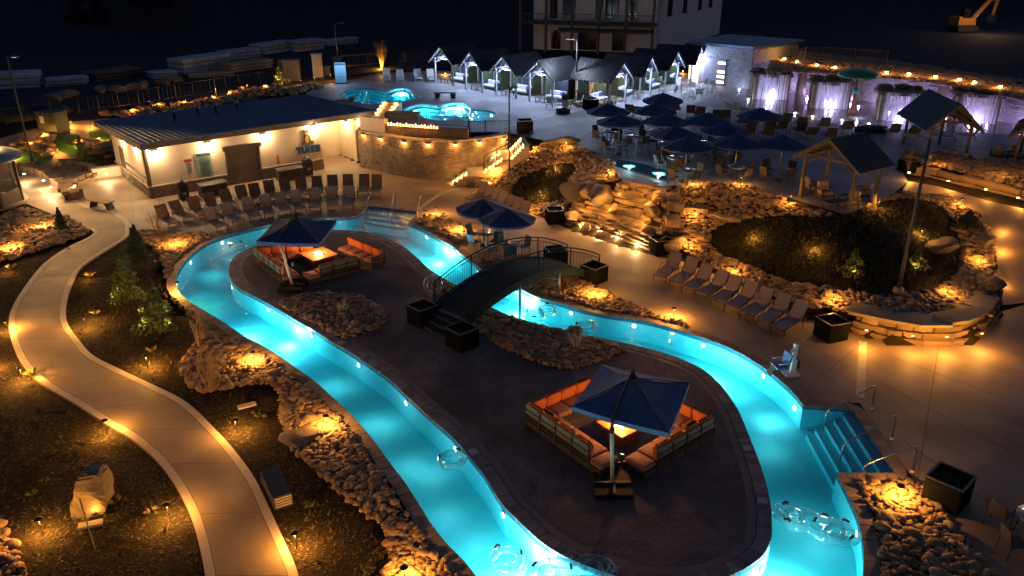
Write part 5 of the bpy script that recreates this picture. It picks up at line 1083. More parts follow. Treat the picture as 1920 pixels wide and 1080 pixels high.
# ------------------------------------------------------------------ lamps of the place
MATS['lamp_glow'].node_tree.nodes['Principled BSDF'].inputs['Emission Strength'].default_value = 9
def mk_path(w):
    def f():
        t = thing('path_light', '', 'path light'); MB().tube([(0, 0, -.05), (0, 0, .5)], .014, 6).build('stem', M_black, t); m = MB(); m.lathe([(.115, .50), (.11, .515), (.03, .56), (.01, .57)], 14); m.build('cap', M_black, t)
        MB().lathe([(.012, .46), (.014, .47), (.012, .495)], 8).build('bulb', M_glow, t)
        lamp(t, (0, 0, .44), w, AMBER, .03); return t
    return Kind(f)
KP = mk_path(125); KPs = mk_path(52)
PL = [((161, 612), 'on the mulch right of the walk, above the bright wedge of path'), ((43, 712), 'left of the walk beside the orange shrub'), ((277, 688), 'between the lit evergreens and the walk bend'), ((201, 812), 'on the dark slope left of the walk, mid height'), ((318, 972), 'left of the walk near the bottom, by a dry tuft'),
      ((80, 1000), 'in the bottom left corner left of the fallen sign'), ((444, 810), 'right of the walk beside the flat pale slab'), ((613, 803), 'on the stones beside the large flat boulder'), ((477, 681), 'on the stones of the bulging bed'), ((556, 1026), 'on the mulch right of the walk at the bottom'),
      ((759, 1092), 'among the cobbles cut by the bottom edge'), ((1683, 937), 'on the cobbles by the cube planter at lower right'), ((1116, 556), 'on the stones next to the bridge and its far planter'), ((1262, 597), 'at the right tip of the narrow stone bed by the river'),
      ((818, 404), 'on the small stone bed by the upper river steps'), ((862, 436), 'at the lower tip of the small stone bed near two umbrellas'), ((335, 548), 'on the stones at the left river bend'), ((330, 462), 'on the stones near the bare shrub'), ((80, 430), 'on the stone bed near the gazebo'),
      ((20, 470), 'at the left edge above the dark slope'), ((15, 620), 'at the left edge beside the walk bend'), ((-10, 690), 'half outside the left edge')]
for p, lb in PL: q = W(*p); KP.put((q[0], q[1], .0), 0, 'path light ' + lb, 'path lights')
TL = [((1411, 458), 'on the lawn mound, left of its two lit circles'), ((1524, 482), 'on the lawn mound, right of its two lit circles'), ((1645, 397), 'at the top of the lawn mound below the shelter'), ((1725, 452), 'beside the leaning pole on the lawn mound'), ((1040, 326), 'on the round lawn, upper lit circle'), ((1012, 376), 'on the round lawn, lower lit circle'),
      ((1300, 352), 'on the upper stone slope by the dark weir wall'), ((1388, 350), 'on the upper stone slope nearest the dining sets'), ((1480, 388), 'on the stones left of the grey roofed shelter'), ((1300, 418), 'on the stones under the long flat ledge'), ((1290, 470), 'on the stones behind the first slanting lounger'),
      ((1560, 572), 'on the stones near the last slanting lounger'), ((1775, 556), 'on the stones above the low wall, right part'), ((1836, 500), 'on the right rim of the stone bed'), ((1800, 395), 'on the stones at the upper right curve'), ((1370, 520), 'on the stones behind the middle slanting loungers'), ((1062, 282), 'on the stones below the left dining sets'), ((1140, 335), 'on the stones left of the dark weir wall'),
      ((930, 335), 'on the stones beside the stair landing'), ((1000, 292), 'on the stones beside the topmost flight'), ((985, 402), 'behind the last tan lounger'), ((915, 352), 'at the foot of the thin dark pole')]
for p, lb in TL: q = WT(*p); KPs.put((q.x, q.y, q.z + .05), 0, 'path light ' + lb, 'path lights on the mounds')
def pole(base, z, h, label, head=0, w=0, col=SOFT, r=.09, lean=0, aim=None, cone=105):
    q = W(*base, z); t = thing('pole_light', label, 'lamp post', (q[0], q[1], z), head, 'tall lamp posts'); MB().tube([(0, 0, 0), (0, 0, h)], r, 10, rr=[r, r * .7]).build('pole', M_galv if col == COOL else mat('pole_paint', (.05, .055, .05), rough=.6), t); MB().lathe([(.25, 0), (.22, .3), (.12, .35)], 12).build('base', M_patio, t)
    a = MB().tube([(0, 0, h - .05), (.55, 0, h + .02)], .035, 6).build('arm', M_trim, t); hd = MB().box((.75, 0, h + .02), (.55, .26, .09)).build('lamp_head', M_trim, t)
    if w:
        MB().box((.75, 0, h - .03), (.4, .2, .012)).build('lens', mat('dim_lens', (1, .8, .5), emit=(1, .75, .45), est=1.2), hd)
        if aim is None: lamp(t, (.75, 0, h - .15), w, col, .12)
        else:
            lp = Vector((.75, 0, h - .15)); wp_ = Vector((q[0] + .75 * math.cos(head), q[1] + .75 * math.sin(head), z + h - .15)); d = Matrix.Rotation(-head, 3, 'Z') @ (Vector((*W(*aim), 0)) - wp_).normalized()
            lamp(t, tuple(lp), w, col, .12, 'SPOT', d.to_track_quat('-Z', 'Y').to_euler(), cone, .6)
    return t
pole((62, 310), 0, 7.8, 'tall lamp post leaning out at the left beyond the mini golf green', -.3, 2500, (1, .52, .15), aim=(190, 780), cone=78)
pole((955, 330), 1.0, 5.6, 'thin dark pole rising from the stones beside the stairs', 1.2, 330, (1, .60, .40), .06, 1, (1330, 560), 92)
pole((1683, 552), .9, 6.9, 'tall lamp post standing in the front stones of the lawn mound', 2.4, 0, r=.085)
pole((1079, 192), UZ, 5.2, 'lamp post in front of the fourth cabana', 2.9, 220, (.7, .8, 1), .08)
pole((634, 125), UZ, 4.6, 'slim white lit pole behind the blue notice board', 0, 0, COOL, .06)
pole((408, 195), 1.6, 3.2, 'short thin pole beyond the blue roof', 0, 0, COOL, .04)
# lamps in the river walls; the rows of small ones are added fill
M_plens = mat('pool_lamp_glow', (1, 1, 1), emit=(.9, .95, 1), est=9)
M_plens2 = mat('added_pool_lamp_glow', (1, 1, 1), emit=(.7, .9, 1), est=1.2)  # lens of the added small lamps
def pool_lamp(px, z, w, label, inward=None, line=None, depth=-.5, base=0.0, lens=True):
    p = Vector(W(px[0], px[1], base)); n = len(line); i = min(range(n), key=lambda k: (Vector(line[k]) - p).length); q = Vector(line[i]); a, b = Vector(line[i - 1]), Vector(line[(i + 1) % n]); d = (b - a).normalized(); nn = Vector((-d.y, d.x))
    if (not inside([tuple(q + nn * .3)], RIV if base == 0 else line)[0]) or (base == 0 and inside([tuple(q + nn * .3)], ISL)[0]): nn = -nn
    t = thing('pool_lamp', label, 'pool lamp', (q.x, q.y, base + depth), math.atan2(nn.y, nn.x), 'underwater lamps of the river' if base == 0 else 'underwater lamps of the upper pools')
    m = MB(); m.tube([(.0, 0, 0), (.035, 0, 0)], .13, 14); m.build('bezel', M_steel, t); m = MB(); m.tube([(.036, 0, 0), (.045, 0, 0)], .10, 14); m.build('lens', M_plens if lens else M_plens2, t); lamp(t, (.62 if w > 100 else .95, 0, -.08 if w > 100 else .06), w * (.44 if w > 100 else .22), (1, .95, .93), .10 if w > 100 else .12); return t
RLAMP = [((425, 608), 1, 520, 'below the left bend'), ((838, 457), 1, 420, 'near the round table patio'), ((985, 548), 1, 480, 'just beyond the bridge'), ((1300, 690), 0, 520, 'behind the big lounge'),
         ((900, 1085), 1, 460, 'at the bottom of the left channel'), ((1030, 1028), 0, 420, 'on the island tip'), ((1436, 1035), 0, 380, 'on the island side across the stone bed'), ((1450, 1250), 1, 380, 'outside the frame below'), ((560, 600), 0, 250, 'on the island side of the left channel'), ((1500, 752), 1, 110, 'added at the corner before the river steps')]  # the last lamp is added to make the river steps glow
for p, o_, w, lb in RLAMP: pool_lamp(p, 0, w * .55, 'round underwater lamp ' + lb, line=(RIV if o_ else ISL), depth=-.45)
acc = 0.0; side_ = 0
for line_, inn in ((RIV, 1), (ISL, 0)):  # small lamps added along both walls to brighten the water evenly
    n_ = len(line_); run = 1.2
    for i_ in range(n_):
        run += math.dist(line_[i_ - 1], line_[i_])
        if run > (2.9 if inn else 3.4):
            run = 0; c_ = line_[i_]; f_ = c_[1] * cP + HC * sP
            if f_ <= 0: continue
            px_ = 960 + F * c_[0] / f_; py_ = 540 - F * (c_[1] * sP - HC * cP) / f_
            if (1490 < px_ < 1700 and 750 < py_ < 900) or (665 < px_ < 800 and py_ < 425): continue
            px_ = 960 + F * c_[0] / f_; py_ = 540 - F * (c_[1] * sP - HC * cP) / f_; acc += 1
            pool_lamp((px_, py_), 0, 22 if py_ < 700 else 27, '%s small added underwater lamp along the %s wall of the river' % (('farther', 'mid distance', 'nearer')[min(2, int(py_ / 420))], 'outer' if inn else 'island'), line=line_, depth=-.30, lens=False)
for p, line, w, lb in (((862, 193), PL2, 150, 'in the far wall of the right pool'), ((785, 200), PL2, 70, 'in the left lobe of the right pool'), ((915, 226), PL2, 70, 'in the right lobe of the right pool'), ((820, 226), PL2, 70, 'in the near wall of the right pool'), ((752, 167), PL1, 130, 'in the far wall of the left pool'), ((660, 185), PL1, 110, 'in the left end of the left pool'), ((720, 194), PL1, 70, 'in the near wall of the left pool')):
    pool_lamp(p, UZ, w * 2.6, 'round underwater lamp ' + lb, line=line, depth=-.45, base=UZ)

# ------------------------------------------------------------------ planters, tubes, rails, lift, bench
def mk_planter():
    t = thing('planter', '', 'planter'); S = .47
    for k, (x, y, dx, dy) in enumerate(((0, -S, .96, .04), (0, S, .96, .04), (-S, 0, .04, .9), (S, 0, .04, .9))): MB().box((x, y, .4), (dx, dy, .8)).build('side_panel', M_planter, t)
    MB().box((0, 0, .68), (.88, .88, .04)).build('soil', M_mulch, t); m = MB()
    for x, y, dx, dy in ((0, -S, 1.0, .07), (0, S, 1.0, .07), (-S, 0, .07, .87), (S, 0, .07, .87)): m.box((x, y, .815), (dx, dy, .025))
    m.build('rim', mat('planter_rim', (.07, .07, .07), rough=.35, metal=.4), t); return t
M_planter = mat('charcoal_planter', (.010, .011, .012), (.006, .007, .008), scale=5, rough=.9, spec=0.0)
KPl = Kind(mk_planter)
for p, z, s, rz, lb in (((793, 604), 0, 1, .75, 'cube planter left of the bridge steps on the island'), ((867, 648), 0, 1, .75, 'cube planter right of the bridge steps on the island'), ((1041, 494), 0, 1, .3, 'cube planter behind the far end of the bridge'), ((1113, 526), 0, 1, .75, 'cube planter in front of the far end of the bridge'),
    ((1238, 474), 0, 1, .3, 'cube planter at the right foot of the rock waterfall'), ((1040, 416), 0, 1, .15, 'cube planter at the left foot of the rock waterfall'), ((1556, 632), 0, 1, .35, 'cube planter with pale rim beside the last slanting lounger'), ((1772, 938), 0, 1.05, .75, 'cube planter beside the lower right stone bed'),
    ((1107, 205), UZ, 1.1, .2, 'tall planter next to the orange lit garden corner'), ((984, 248), UZ, 1.1, .1, 'planter at the top of the terrace stairs'), ((1702, 322), UZ, .9, .2, 'small planter with a bare twig by the right walkway')):
    q = W(*p, z); KPl.put((q[0], q[1], z), rz, lb, 'charcoal planters', s)
M_vinyl = bpy.data.materials.new('clear_vinyl'); M_vinyl.use_nodes = True; t_ = M_vinyl.node_tree; N_ = t_.nodes; N_.remove(N_['Principled BSDF']); a_ = N_.new('ShaderNodeBsdfTransparent'); a_.inputs[0].default_value = (.88, .97, .97, 1); g_ = N_.new('ShaderNodeBsdfGlossy'); g_.inputs['Roughness'].default_value = .08; d_ = N_.new('ShaderNodeBsdfDiffuse'); d_.inputs[0].default_value = (.55, .8, .82, 1)
x1_ = N_.new('ShaderNodeMixShader'); x2_ = N_.new('ShaderNodeMixShader'); lw_ = N_.new('ShaderNodeLayerWeight'); lw_.inputs[0].default_value = .32; x1_.inputs[0].default_value = .10
t_.links.new(a_.outputs[0], x1_.inputs[1]); t_.links.new(d_.outputs[0], x1_.inputs[2]); t_.links.new(lw_.outputs[1], x2_.inputs[0]); t_.links.new(x1_.outputs[0], x2_.inputs[1]); t_.links.new(g_.outputs[0], x2_.inputs[2]); t_.links.new(x2_.outputs[0], N_['Material Output'].inputs['Surface'])
def ring_(R, r, n=28, c=(0, 0)): return [(c[0] + R * math.cos(2 * PI * k / n), c[1] + R * math.sin(2 * PI * k / n), 0) for k in range(n)]
def mk_tube():
    t = thing('swim_tube', '', 'swim tube'); MB().tube(ring_(.36, .14), .115, 14, closed=True).build('ring', M_vinyl, t)
    for a in (.5, 2.6): m = MB(); m.tube([(.40 * math.cos(a + d), .40 * math.sin(a + d), .13 + .05 * (1 - abs(d) * 4)) for d in (-.22, -.1, 0, .1, .22)], .035, 6); m.build('handle', M_black, t)
    return t
def mk_tube2():
    t = thing('swim_tube', '', 'swim tube'); P = []
    for k in range(44):
        a = 2 * PI * k / 44; x = .95 * math.cos(a); y = .40 * math.sin(a) * (1 - .35 * math.exp(-(x / .3) ** 2)); P.append((x, y, 0))
    MB().tube(P, .12, 12, closed=True).build('outer_ring', M_vinyl, t)
    for s in (-1, 1): MB().tube([(s * .5 + .2 * math.cos(a), .2 * math.sin(a), 0) for a in np.linspace(0, 2 * PI, 17)[:-1]], .09, 8, closed=True).build('inner_ring', M_vinyl, t)
    for x, y, a in ((-.8, .2, .8), (-.55, -.42, 0), (0, 0, 1.5), (.15, .3, 0), (.62, .38, 0), (.9, -.15, 1.3)): m = MB(); m.tube([(x - .08 * math.cos(a), y - .08 * math.sin(a), .14), (x, y, .18), (x + .08 * math.cos(a), y + .08 * math.sin(a), .14)], .035, 6); m.build('handle', M_black, t)
    return t
KR = Kind(mk_tube); KR2 = Kind(mk_tube2)
for p, rz, lb in (((848, 862), .6, 'clear ring tube with black grips floating alone in the left channel'), ((950, 1047), -.3, 'clear ring tube at the bottom over the white glow'), ((1027, 582), 1.1, 'clear ring tube beyond the bridge, nearest the far bank'), ((1003, 592), 2.0, 'clear ring tube beside the bridge leg'), ((1098, 614), .2, 'clear ring tube drifting behind the island stones'), ((446, 462), .9, 'clear ring tube near the far island tip'), ((812, 556), 0, 'clear ring tube leaning by the bridge stones')):
    z = -.02; q = W(*p, z); o = KR.put((q[0], q[1], z), rz, lb, 'clear swim tubes')
    if p == (812, 556): o.location.z = .55; o.rotation_euler = (1.2, 0, .5)
for p, rz, lb in (((1527, 983), -.62, 'clear double tube with black grips below the river steps'), ((1070, 1072), .15, 'clear double tube cut by the bottom edge')): q = W(*p, -.02); KR2.put((q[0], q[1], -.02), rz, lb, 'clear double tubes', 1.15)
def rail(p0, p1, label, z=0.0, h=.9, foot=-.5, grp='stainless handrails of the river steps'):
    a = Vector((*W(*p0, z), z)); b = Vector((*W(*p1, z), z)); d = (b - a).normalized(); t = thing('pool_handrail', label, 'handrail', tuple(b), 0, grp); o = b
    P = [a + Vector((0, 0, foot)) - o, a + Vector((0, 0, .25)) - o, a + d * .12 + Vector((0, 0, .36)) - o, b - d * .25 + Vector((0, 0, h)) - o, b - d * .08 + Vector((0, 0, h + .02)) - o, b + Vector((0, 0, h - .12)) - o, b - o]
    MB().tube(P, .024, 8).build('rail', M_steel, t); MB().lathe([(.07, 0), (.06, .03)], 10).build('flange', M_white, t)
rail((1548, 785), (1634, 766), 'stainless handrail at the top of the river steps'); rail((1578, 850), (1672, 823), 'stainless handrail across the middle of the river steps'); rail((1618, 887), (1710, 884), 'stainless handrail at the near end of the river steps')
for k, (a, b) in enumerate((((685, 400), (697, 386)), ((734, 404), (742, 389)), ((782, 409), (790, 394)))): rail(a, b, ['first', 'second', 'third'][k] + ' thin handrail from the left at the upper river steps', grp='handrails of the upper river steps')
for k, (a, b) in enumerate((((858, 221), (866, 224)), ((875, 220), (884, 226)), ((672, 190), (680, 195)), ((684, 190), (692, 194)))): rail(a, b, ['left handrail standing in the right upper pool', 'right handrail standing in the right upper pool', 'left handrail at the near end of the left upper pool', 'right handrail at the near end of the left upper pool'][k], z=UZ, grp='handrails of the upper pools')
q = W(1482, 702); lf = thing('pool_lift', 'white pool lift with blue seat on the river bank', 'pool lift', (q[0], q[1], 0), .2); M_lw = mat('lift_white', (.6, .66, .68), rough=.35)
MB().box((0, 0, .04), (.55, .45, .08)).build('base_plate', M_lw, lf); MB().beam((.0, 0, .08), (.05, 0, 1.3), .15, .12).build('mast', M_lw, lf); MB().beam((.04, 0, 1.2), (-.35, -.1, .75), .07).build('arm', M_lw, lf); MB().box((.22, .05, .42), (.14, .22, .34)).build('battery_box', M_dark, lf); MB().box((.17, .04, .35), (.05, .2, .5)).build('control_column', M_lw, lf)
M_lb = mat('lift_seat_blue', (.02, .10, .32), rough=.4); MB().box((-.55, -.1, .5), (.5, .5, .06)).build('seat', M_lb, lf); MB().beam((-.34, -.1, .52), (-.26, -.1, 1.0), .5, .06).build('backrest', M_lb, lf); MB().beam((-.78, -.1, .5), (-.98, -.1, .18), .3, .04).build('footrest', M_dark, lf)
for s in (-1, 1): MB().tube([(-.32, -.1 + s * .27, .7), (-.75, -.1 + s * .27, .7)], .02, 6).build('armrest', M_lw, lf)
q = W(192, 390); bn = thing('slatted_bench', 'brown slatted bench on the pale patio at the bend of the walk', 'bench', (q[0], q[1], 0), -.42)
for k in range(3): MB().box((0, -.2 + k * .2, .46), (1.7, .18, .05)).build('slat', mat('bench_wood', (.22, .14, .08), (.15, .095, .055), scale=4, rough=.6), bn)
for s in (-1, 1): MB().beam((s * .55, 0, .43), (s * .78, 0, .0), .5, .1, up=(1, 0, 0)).build('leg', M_dark, bn)
q = W(835, 184, UZ); bn = thing('stone_bench', 'grey flat bench on two dark drums on the upper deck', 'bench', (q[0], q[1], UZ), -.1); MB().box((0, 0, .5), (1.9, .5, .1)).build('seat', M_terr, bn)
for s in (-1, 1): MB().lathe([(.2, 0), (.28, .448)], 12, (s * .7, 0, 0)).build('leg', M_black, bn)

# ------------------------------------------------------------------ boulders, rock waterfall, low walls
def boulder(px, z, s, label, seed=1, rz=0, cut=7, terr=False, m=None, lift=.15):
    q = WT(*px) if terr else Vector((*W(*px, z), z)); o = bpy.data.objects.new('boulder', rock_mesh('boulder', m or M_bould, seed, 3, .07, .8, 1.2, cut)); C.objects.link(o); o.location = (q.x, q.y, q.z + lift * s[2]); o.scale = s; o.rotation_euler = (0, 0, rz); return tag(o, label, 'boulder', 'boulders')
q = W(178, 948); bo = thing('boulder', 'tall flat faced boulder lit from below on the dark slope at lower left', 'boulder', (q[0], q[1], 0), .12, 'boulders'); bm_ = bmesh.new(); OUTL = [(-.46, -.1), (-.1, -.1), (.3, -.1), (.44, .1), (.50, .55), (.40, 1.0), (.30, 1.12), (-.05, 1.16), (-.28, 1.0), (-.38, .62), (-.50, .3)]
mb = MB(); mb.prism(OUTL, -.42, .38, 'y'); me = mb.mesh('rock', M_bould); bm_.from_mesh(me); bmesh.ops.triangulate(bm_, faces=bm_.faces); bmesh.ops.subdivide_edges(bm_, edges=bm_.edges, cuts=3, use_grid_fill=True); r2 = random.Random(4)
for v in bm_.verts: k_ = 1 - .28 * max(0, v.co.z) / 1.2; v.co.y *= k_; v.co += Vector((r2.uniform(-.02, .02), r2.uniform(-.03, .03) + .05 * math.sin(v.co.z * 7 + v.co.x * 4) + .18 * max(0, v.co.z), r2.uniform(-.02, .02)))
bm_.to_mesh(me); bm_.free(); o = bpy.data.objects.new('rock', me); C.objects.link(o); o.parent = bo; q = W(178, 966); t = thing('garden_spotlight', 'small spotlight at the foot of the lit boulder at lower left', 'spotlight', (q[0], q[1], 0)); MB().lathe([(.04, 0), (.05, .1)], 8).build('housing', M_black, t); lamp(t, (0, 0, .16), 7, AMBER, .03)
boulder((566, 822), 0, (1.25, 1.35, .5), 'large flat pale boulder lying in the cobbles beside the dark lawn', 4, .6)
boulder((1090, 372), 0, (2.5, 1.9, 2.2), 'biggest faceted boulder left of the rock waterfall', 5, .2, 9, True); boulder((1128, 380), 0, (2.0, 1.8, 1.6), 'rounded dark boulder touching the biggest one', 6, 1.2, 8, True)
boulder((1060, 268), 0, (2.6, 1.1, .9), 'long dark boulder at the head of the stairs bed', 7, .3, 8, True); boulder((893, 348), 0, (1.4, 1.1, 1.2), 'dark boulder at the foot of the stairs behind the tan loungers', 8, .4, 8, True)
boulder((1022, 300), 0, (.9, .8, 1.1), 'upright boulder lit orange above the round lawn', 9, 0, 8, True)
boulder((1765, 470), 0, (1.9, 1.5, 1.3), 'big grey boulder at the right end of the lawn mound', 10, .5, 9, True); boulder((1848, 455), 0, (1.6, 1.0, .8), 'brown boulder on the outer rim right of the lawn mound', 11, 1.1, 8, True); boulder((1854, 545), 0, (1.1, 1.2, 1.3), 'greenish boulder at the rim above the low wall end', 12, .3, 8, True)
boulder((1245, 470), 0, (1.0, .9, 1.7), 'leaning slab lit at its edge beside the right waterfall planter', 13, .3, 8); boulder((1275, 462), .3, (1.9, 1.3, 1.3), 'broad brown boulder right of the waterfall planter', 14, .5, 8)
boulder((640, 196), UZ, (1.8, 1.0, .8), 'brown boulder at the left end of the left pool', 15, .4, 8); boulder((660, 190), UZ, (1.0, .8, .7), 'smaller boulder wedged beside the left pool', 16, 1.4, 8)
boulder((45, 420), 0, (1.5, 1.1, .8), 'weathered boulder at the foot of the gazebo', 17, .2, 8)
for k, p in enumerate(((112, 186), (127, 182), (190, 172), (222, 172), (254, 168), (268, 166), (306, 158), (322, 156), (335, 154), (98, 190))):
    boulder(p, 2.2, (1.6 + .3 * (k % 3), 1.2, 1.2), '%s boulder from the left of the pile row in the dark yard' % ORD[k], 20 + k, k, 6, True)
for k, (p, s_) in enumerate((((640, 650 + 0), .5), ((1076, 622), .7), ((640, 585), .45), ((665, 590), .5), ((1065, 630), .4))[1:]):
    boulder(p, 0, (s_, s_ * .8, s_ * .9), ['orange tinted rock standing in the island bed behind the big lounge', 'rock at the middle of the small island bed', 'pale rock on the right of the small island bed', 'small rock left of the orange tinted one'][k], 40 + k, k, 6)
M_slab = mat('sandstone_slab', (.30, .22, .14), (.17, .12, .075), scale=1.6, rough=.88, bump=.8, bscale=6, rnd=.35)
def slabs(t, px, z0, z1, n, dep=.7, hh=.28, seed=0, w_=.9, name='slab', terr=False, m=None):
    r = random.Random(seed); L_ = spline([tuple(WT(*p)[:2]) if terr else W(p[0], p[1], z0) for p in px], False, .2); N_ = len(L_); z = z0; rows = max(1, int((z1 - z0) / hh))
    for row in range(rows):
        i = 0; zz = z0 + row * (z1 - z0) / rows; h = (z1 - z0) / rows
        while i < N_ - 2:
            k = max(2, int(r.uniform(.5, 1.5) * w_ / .2)); j = min(N_ - 1, i + k); a, b = Vector(L_[i]), Vector(L_[j]); c = (a + b) / 2; d = b - a; tb = Tz(c.x, c.y) if terr else 0
            if d.length > .15:
                an = math.atan2(d.y, d.x); nx, ny = -math.sin(an), math.cos(an); dd = dep * r.uniform(.7, 1.3); o = dd / 2 + .12 * row + r.uniform(-.06, .06); q = []
                for (u, v) in ((-.5, -.5), (0, -.56), (.5, -.5), (.5, .5), (-.5, .5)): q.append((u * (d.length - .03) + r.uniform(-.05, .05), v * dd + o + r.uniform(-.06, .06)))
                mb = MB(); mb.prism(q, -h / 2, h / 2 - .02 - r.uniform(0, .04)); mb.build(name, m or M_slab, t, (c.x - t.location.x, c.y - t.location.y, tb + zz + h / 2 - t.location.z), (r.uniform(-.04, .04), r.uniform(-.04, .04), an))
            i = j
wf = thing('rock_waterfall', 'stepped waterfall of sandstone slabs between the two mounds', 'rock waterfall', (0, 0, 0))
for k, (px, h0, h1, dp, wd, rh) in enumerate((
    (((1060, 424), (1100, 428), (1150, 446), (1195, 462), (1236, 474)), -.05, .38, .6, .8, .14), (((1062, 412), (1110, 414), (1160, 432), (1205, 448), (1236, 458)), -.1, .55, .8, 1.2, .2), (((1068, 399), (1110, 401), (1160, 416), (1215, 434)), -.2, .55, .8, .9, .24),
    (((1112, 388), (1150, 394), (1195, 406), (1238, 416)), -.3, .12, .9, 1.5, .4), (((1122, 374), (1160, 384), (1205, 396), (1242, 402)), -.3, .5, .8, 1.0, .26), (((1150, 360), (1180, 368), (1215, 380), (1244, 388)), -.3, .5, .8, .8, .26), (((1160, 349), (1200, 358), (1250, 372)), -.3, .3, .7, .9, .3),
    (((1112, 350), (1116, 366), (1106, 386)), -.3, .7, .9, .7, .34), (((1247, 380), (1246, 400), (1240, 425), (1244, 446)), -.3, .6, .9, .8, .34), (((1252, 392), (1290, 400), (1350, 414), (1390, 424)), -.3, .32, .5, 2.0, .4))):
    slabs(wf, px, h0, h1, 0, dp, rh, k + 1, wd, terr=True)
wp = [tuple(WT(*p)[:2]) for p in ((1118, 384), (1150, 390), (1236, 408), (1228, 432), (1180, 420), (1110, 398))]
for k, (p, z) in enumerate((((1088, 428), .1), ((1124, 440), .1), ((1157, 450), .1), ((1193, 464), .1))):
    q = W(*p, z); t = thing('garden_spotlight', '%s small white spotlight from the left at the foot of the rock waterfall' % ORD[k], 'spotlight', (q[0], q[1], 0), 0, 'spotlights of the rock waterfall'); MB().lathe([(.05, 0), (.06, .12)], 8).build('housing', M_black, t); MB().lathe([(.05, .121), (.045, .13)], 8).build('lens', M_glow, t); lamp(t, (0, 0, .25), 38, (1, .60, .24), .04)
for p, w in (((1130, 412), 26), ((1195, 432), 30), ((1150, 384), 20), ((1205, 396), 26), ((1225, 368), 14), ((1185, 356), 16), ((1085, 405), 22)): q = WT(*p); lamp(wf, (q.x, q.y - .55, q.z + .75), w, AMBER, .04)
ww = thing('weir_wall', 'dark stone weir wall below the cyan spillway', 'wall', (0, 0, 0)); a = Vector(W(1158, 336, 2.0)); b = Vector(W(1252, 362, 2.0)); d = (b - a).normalized(); n = Vector((-d.y, d.x)); c = (a + b) / 2 + n * .5
MB().box((c.x, c.y, 1.72), ((b - a).length, .5, 1.5), rz=math.atan2(d.y, d.x)).build('wall_core', M_trim, ww); MB().box((c.x, c.y, 2.51), ((b - a).length + .2, .6, .07), rz=math.atan2(d.y, d.x)).build('wall_cap', M_bould, ww)
stone_face('facing_stones', [tuple(a + n * .22), tuple(b + n * .22)], 1.1, 2.45, mat('dark_weir_stone', (.12, .11, .09), (.06, .055, .045), scale=3, rough=.7, bump=.4), ww, L=.5, H=.16, dep=.08, seed=44)
SPL = WP([(1150, 298), (1205, 308), (1256, 322), (1262, 334), (1250, 340), (1155, 312)], UZ); sb = sheet('spillway_pool', M_plast, [SPL], [], None, zc(UZ + .012)); o = sheet('spillway_water', M_water2, [offset(SPL, -.02)], [], None, zc(UZ + .05)); 
q = W(1180, 312, UZ); lamp(sb, (q[0], q[1], UZ + .3), 26, (.3, .85, 1), .05); q = W(1235, 326, UZ); lamp(sb, (q[0], q[1], UZ + .3), 26, (.5, .9, 1), .05)
# low wall in front of the mound: large rough stones with built-in lamps
M_glo2 = mat('amber_lamp_glow', (1, .5, .15), emit=(1, .45, .12), est=2.2)
lw = thing('mound_wall', 'low boulder wall with warm lamps in front of the lawn mound', 'wall', (0, 0, 0)); M_lw2 = mat('rough_wall_stone', (.30, .20, .11), (.16, .11, .06), scale=1.5, rough=.85, bump=.8, bscale=5, rnd=.3)
slabs(lw, ((1592, 622), (1640, 636), (1700, 647), (1760, 650), (1812, 644), (1854, 620), (1874, 592)), -.02, .8, 0, .75, .27, 11, .85, 'wall_stone', m=M_lw2)
slabs(lw, ((1590, 590), (1640, 603), (1700, 612), (1760, 614), (1812, 609), (1852, 588), (1872, 562)), .80, .97, 0, 1.1, .17, 12, 2.6, 'cap_stone', m=mat('cap_sandstone', (.30, .24, .15), (.20, .16, .10), scale=1.5, rough=.85, bump=.7, bscale=6, rnd=.2))
for p in ((1616, 612), (1702, 622), (1765, 624), (1830, 618)):
    q = W(p[0], p[1] + 2, .66); lamp(lw, (q[0], q[1] - .62, .60), 34, AMBER, .04); MB().box((q[0], q[1] - .42, .74), (.1, .04, .025)).build('wall_lamp', M_glo2, lw)
slabs(lw, ((1876, 560), (1872, 520), (1868, 470), (1860, 430)), .1, .9, 0, .7, .4, 13, 1.2, 'wall_stone', m=M_lw2)
for p in ((1886, 540), (1884, 480), (1882, 440)):
    q = WT(*p); lamp(lw, (q.x - .1, q.y, q.z + .3), 11, AMBER, .05)
# raised bed right of the shelter
RBp = [W(*p, UZ) for p in ((1690, 318), (1740, 322), (1850, 348), (1990, 380), (1990, 330), (1850, 312), (1740, 303), (1688, 306))]
stone_bed('stone_bed', spline(RBp), .25, near=80, zoff=.35, lo=False)
rb = thing('raised_bed_wall', 'curved low stone wall holding the planted bed at the right edge', 'wall', (0, 0, 0)); slabs(rb, ((1690, 330), (1740, 338), (1800, 352), (1860, 366), (1930, 384)), UZ - .25, UZ + .4, 0, .5, .22, 15, 1.0, 'wall_stone', m=M_lw2)
for k, p in enumerate(((1702, 334), (1775, 350), (1845, 366), (1905, 382))):
    q = W(*p, UZ); lamp(rb, (q[0] - .1, q[1] - .6, UZ + .25), 18, AMBER, .04); MB().box((q[0] - .05, q[1] - .12, UZ + .36), (.12, .05, .03)).build('wall_lamp', M_glow, rb)
for p in ((1770, 330), (1850, 340), (1760, 310), (1880, 330)): q = W(*p, UZ + .5); lamp(rb, (q[0], q[1], UZ + 1.0), 14, AMBER, .04)
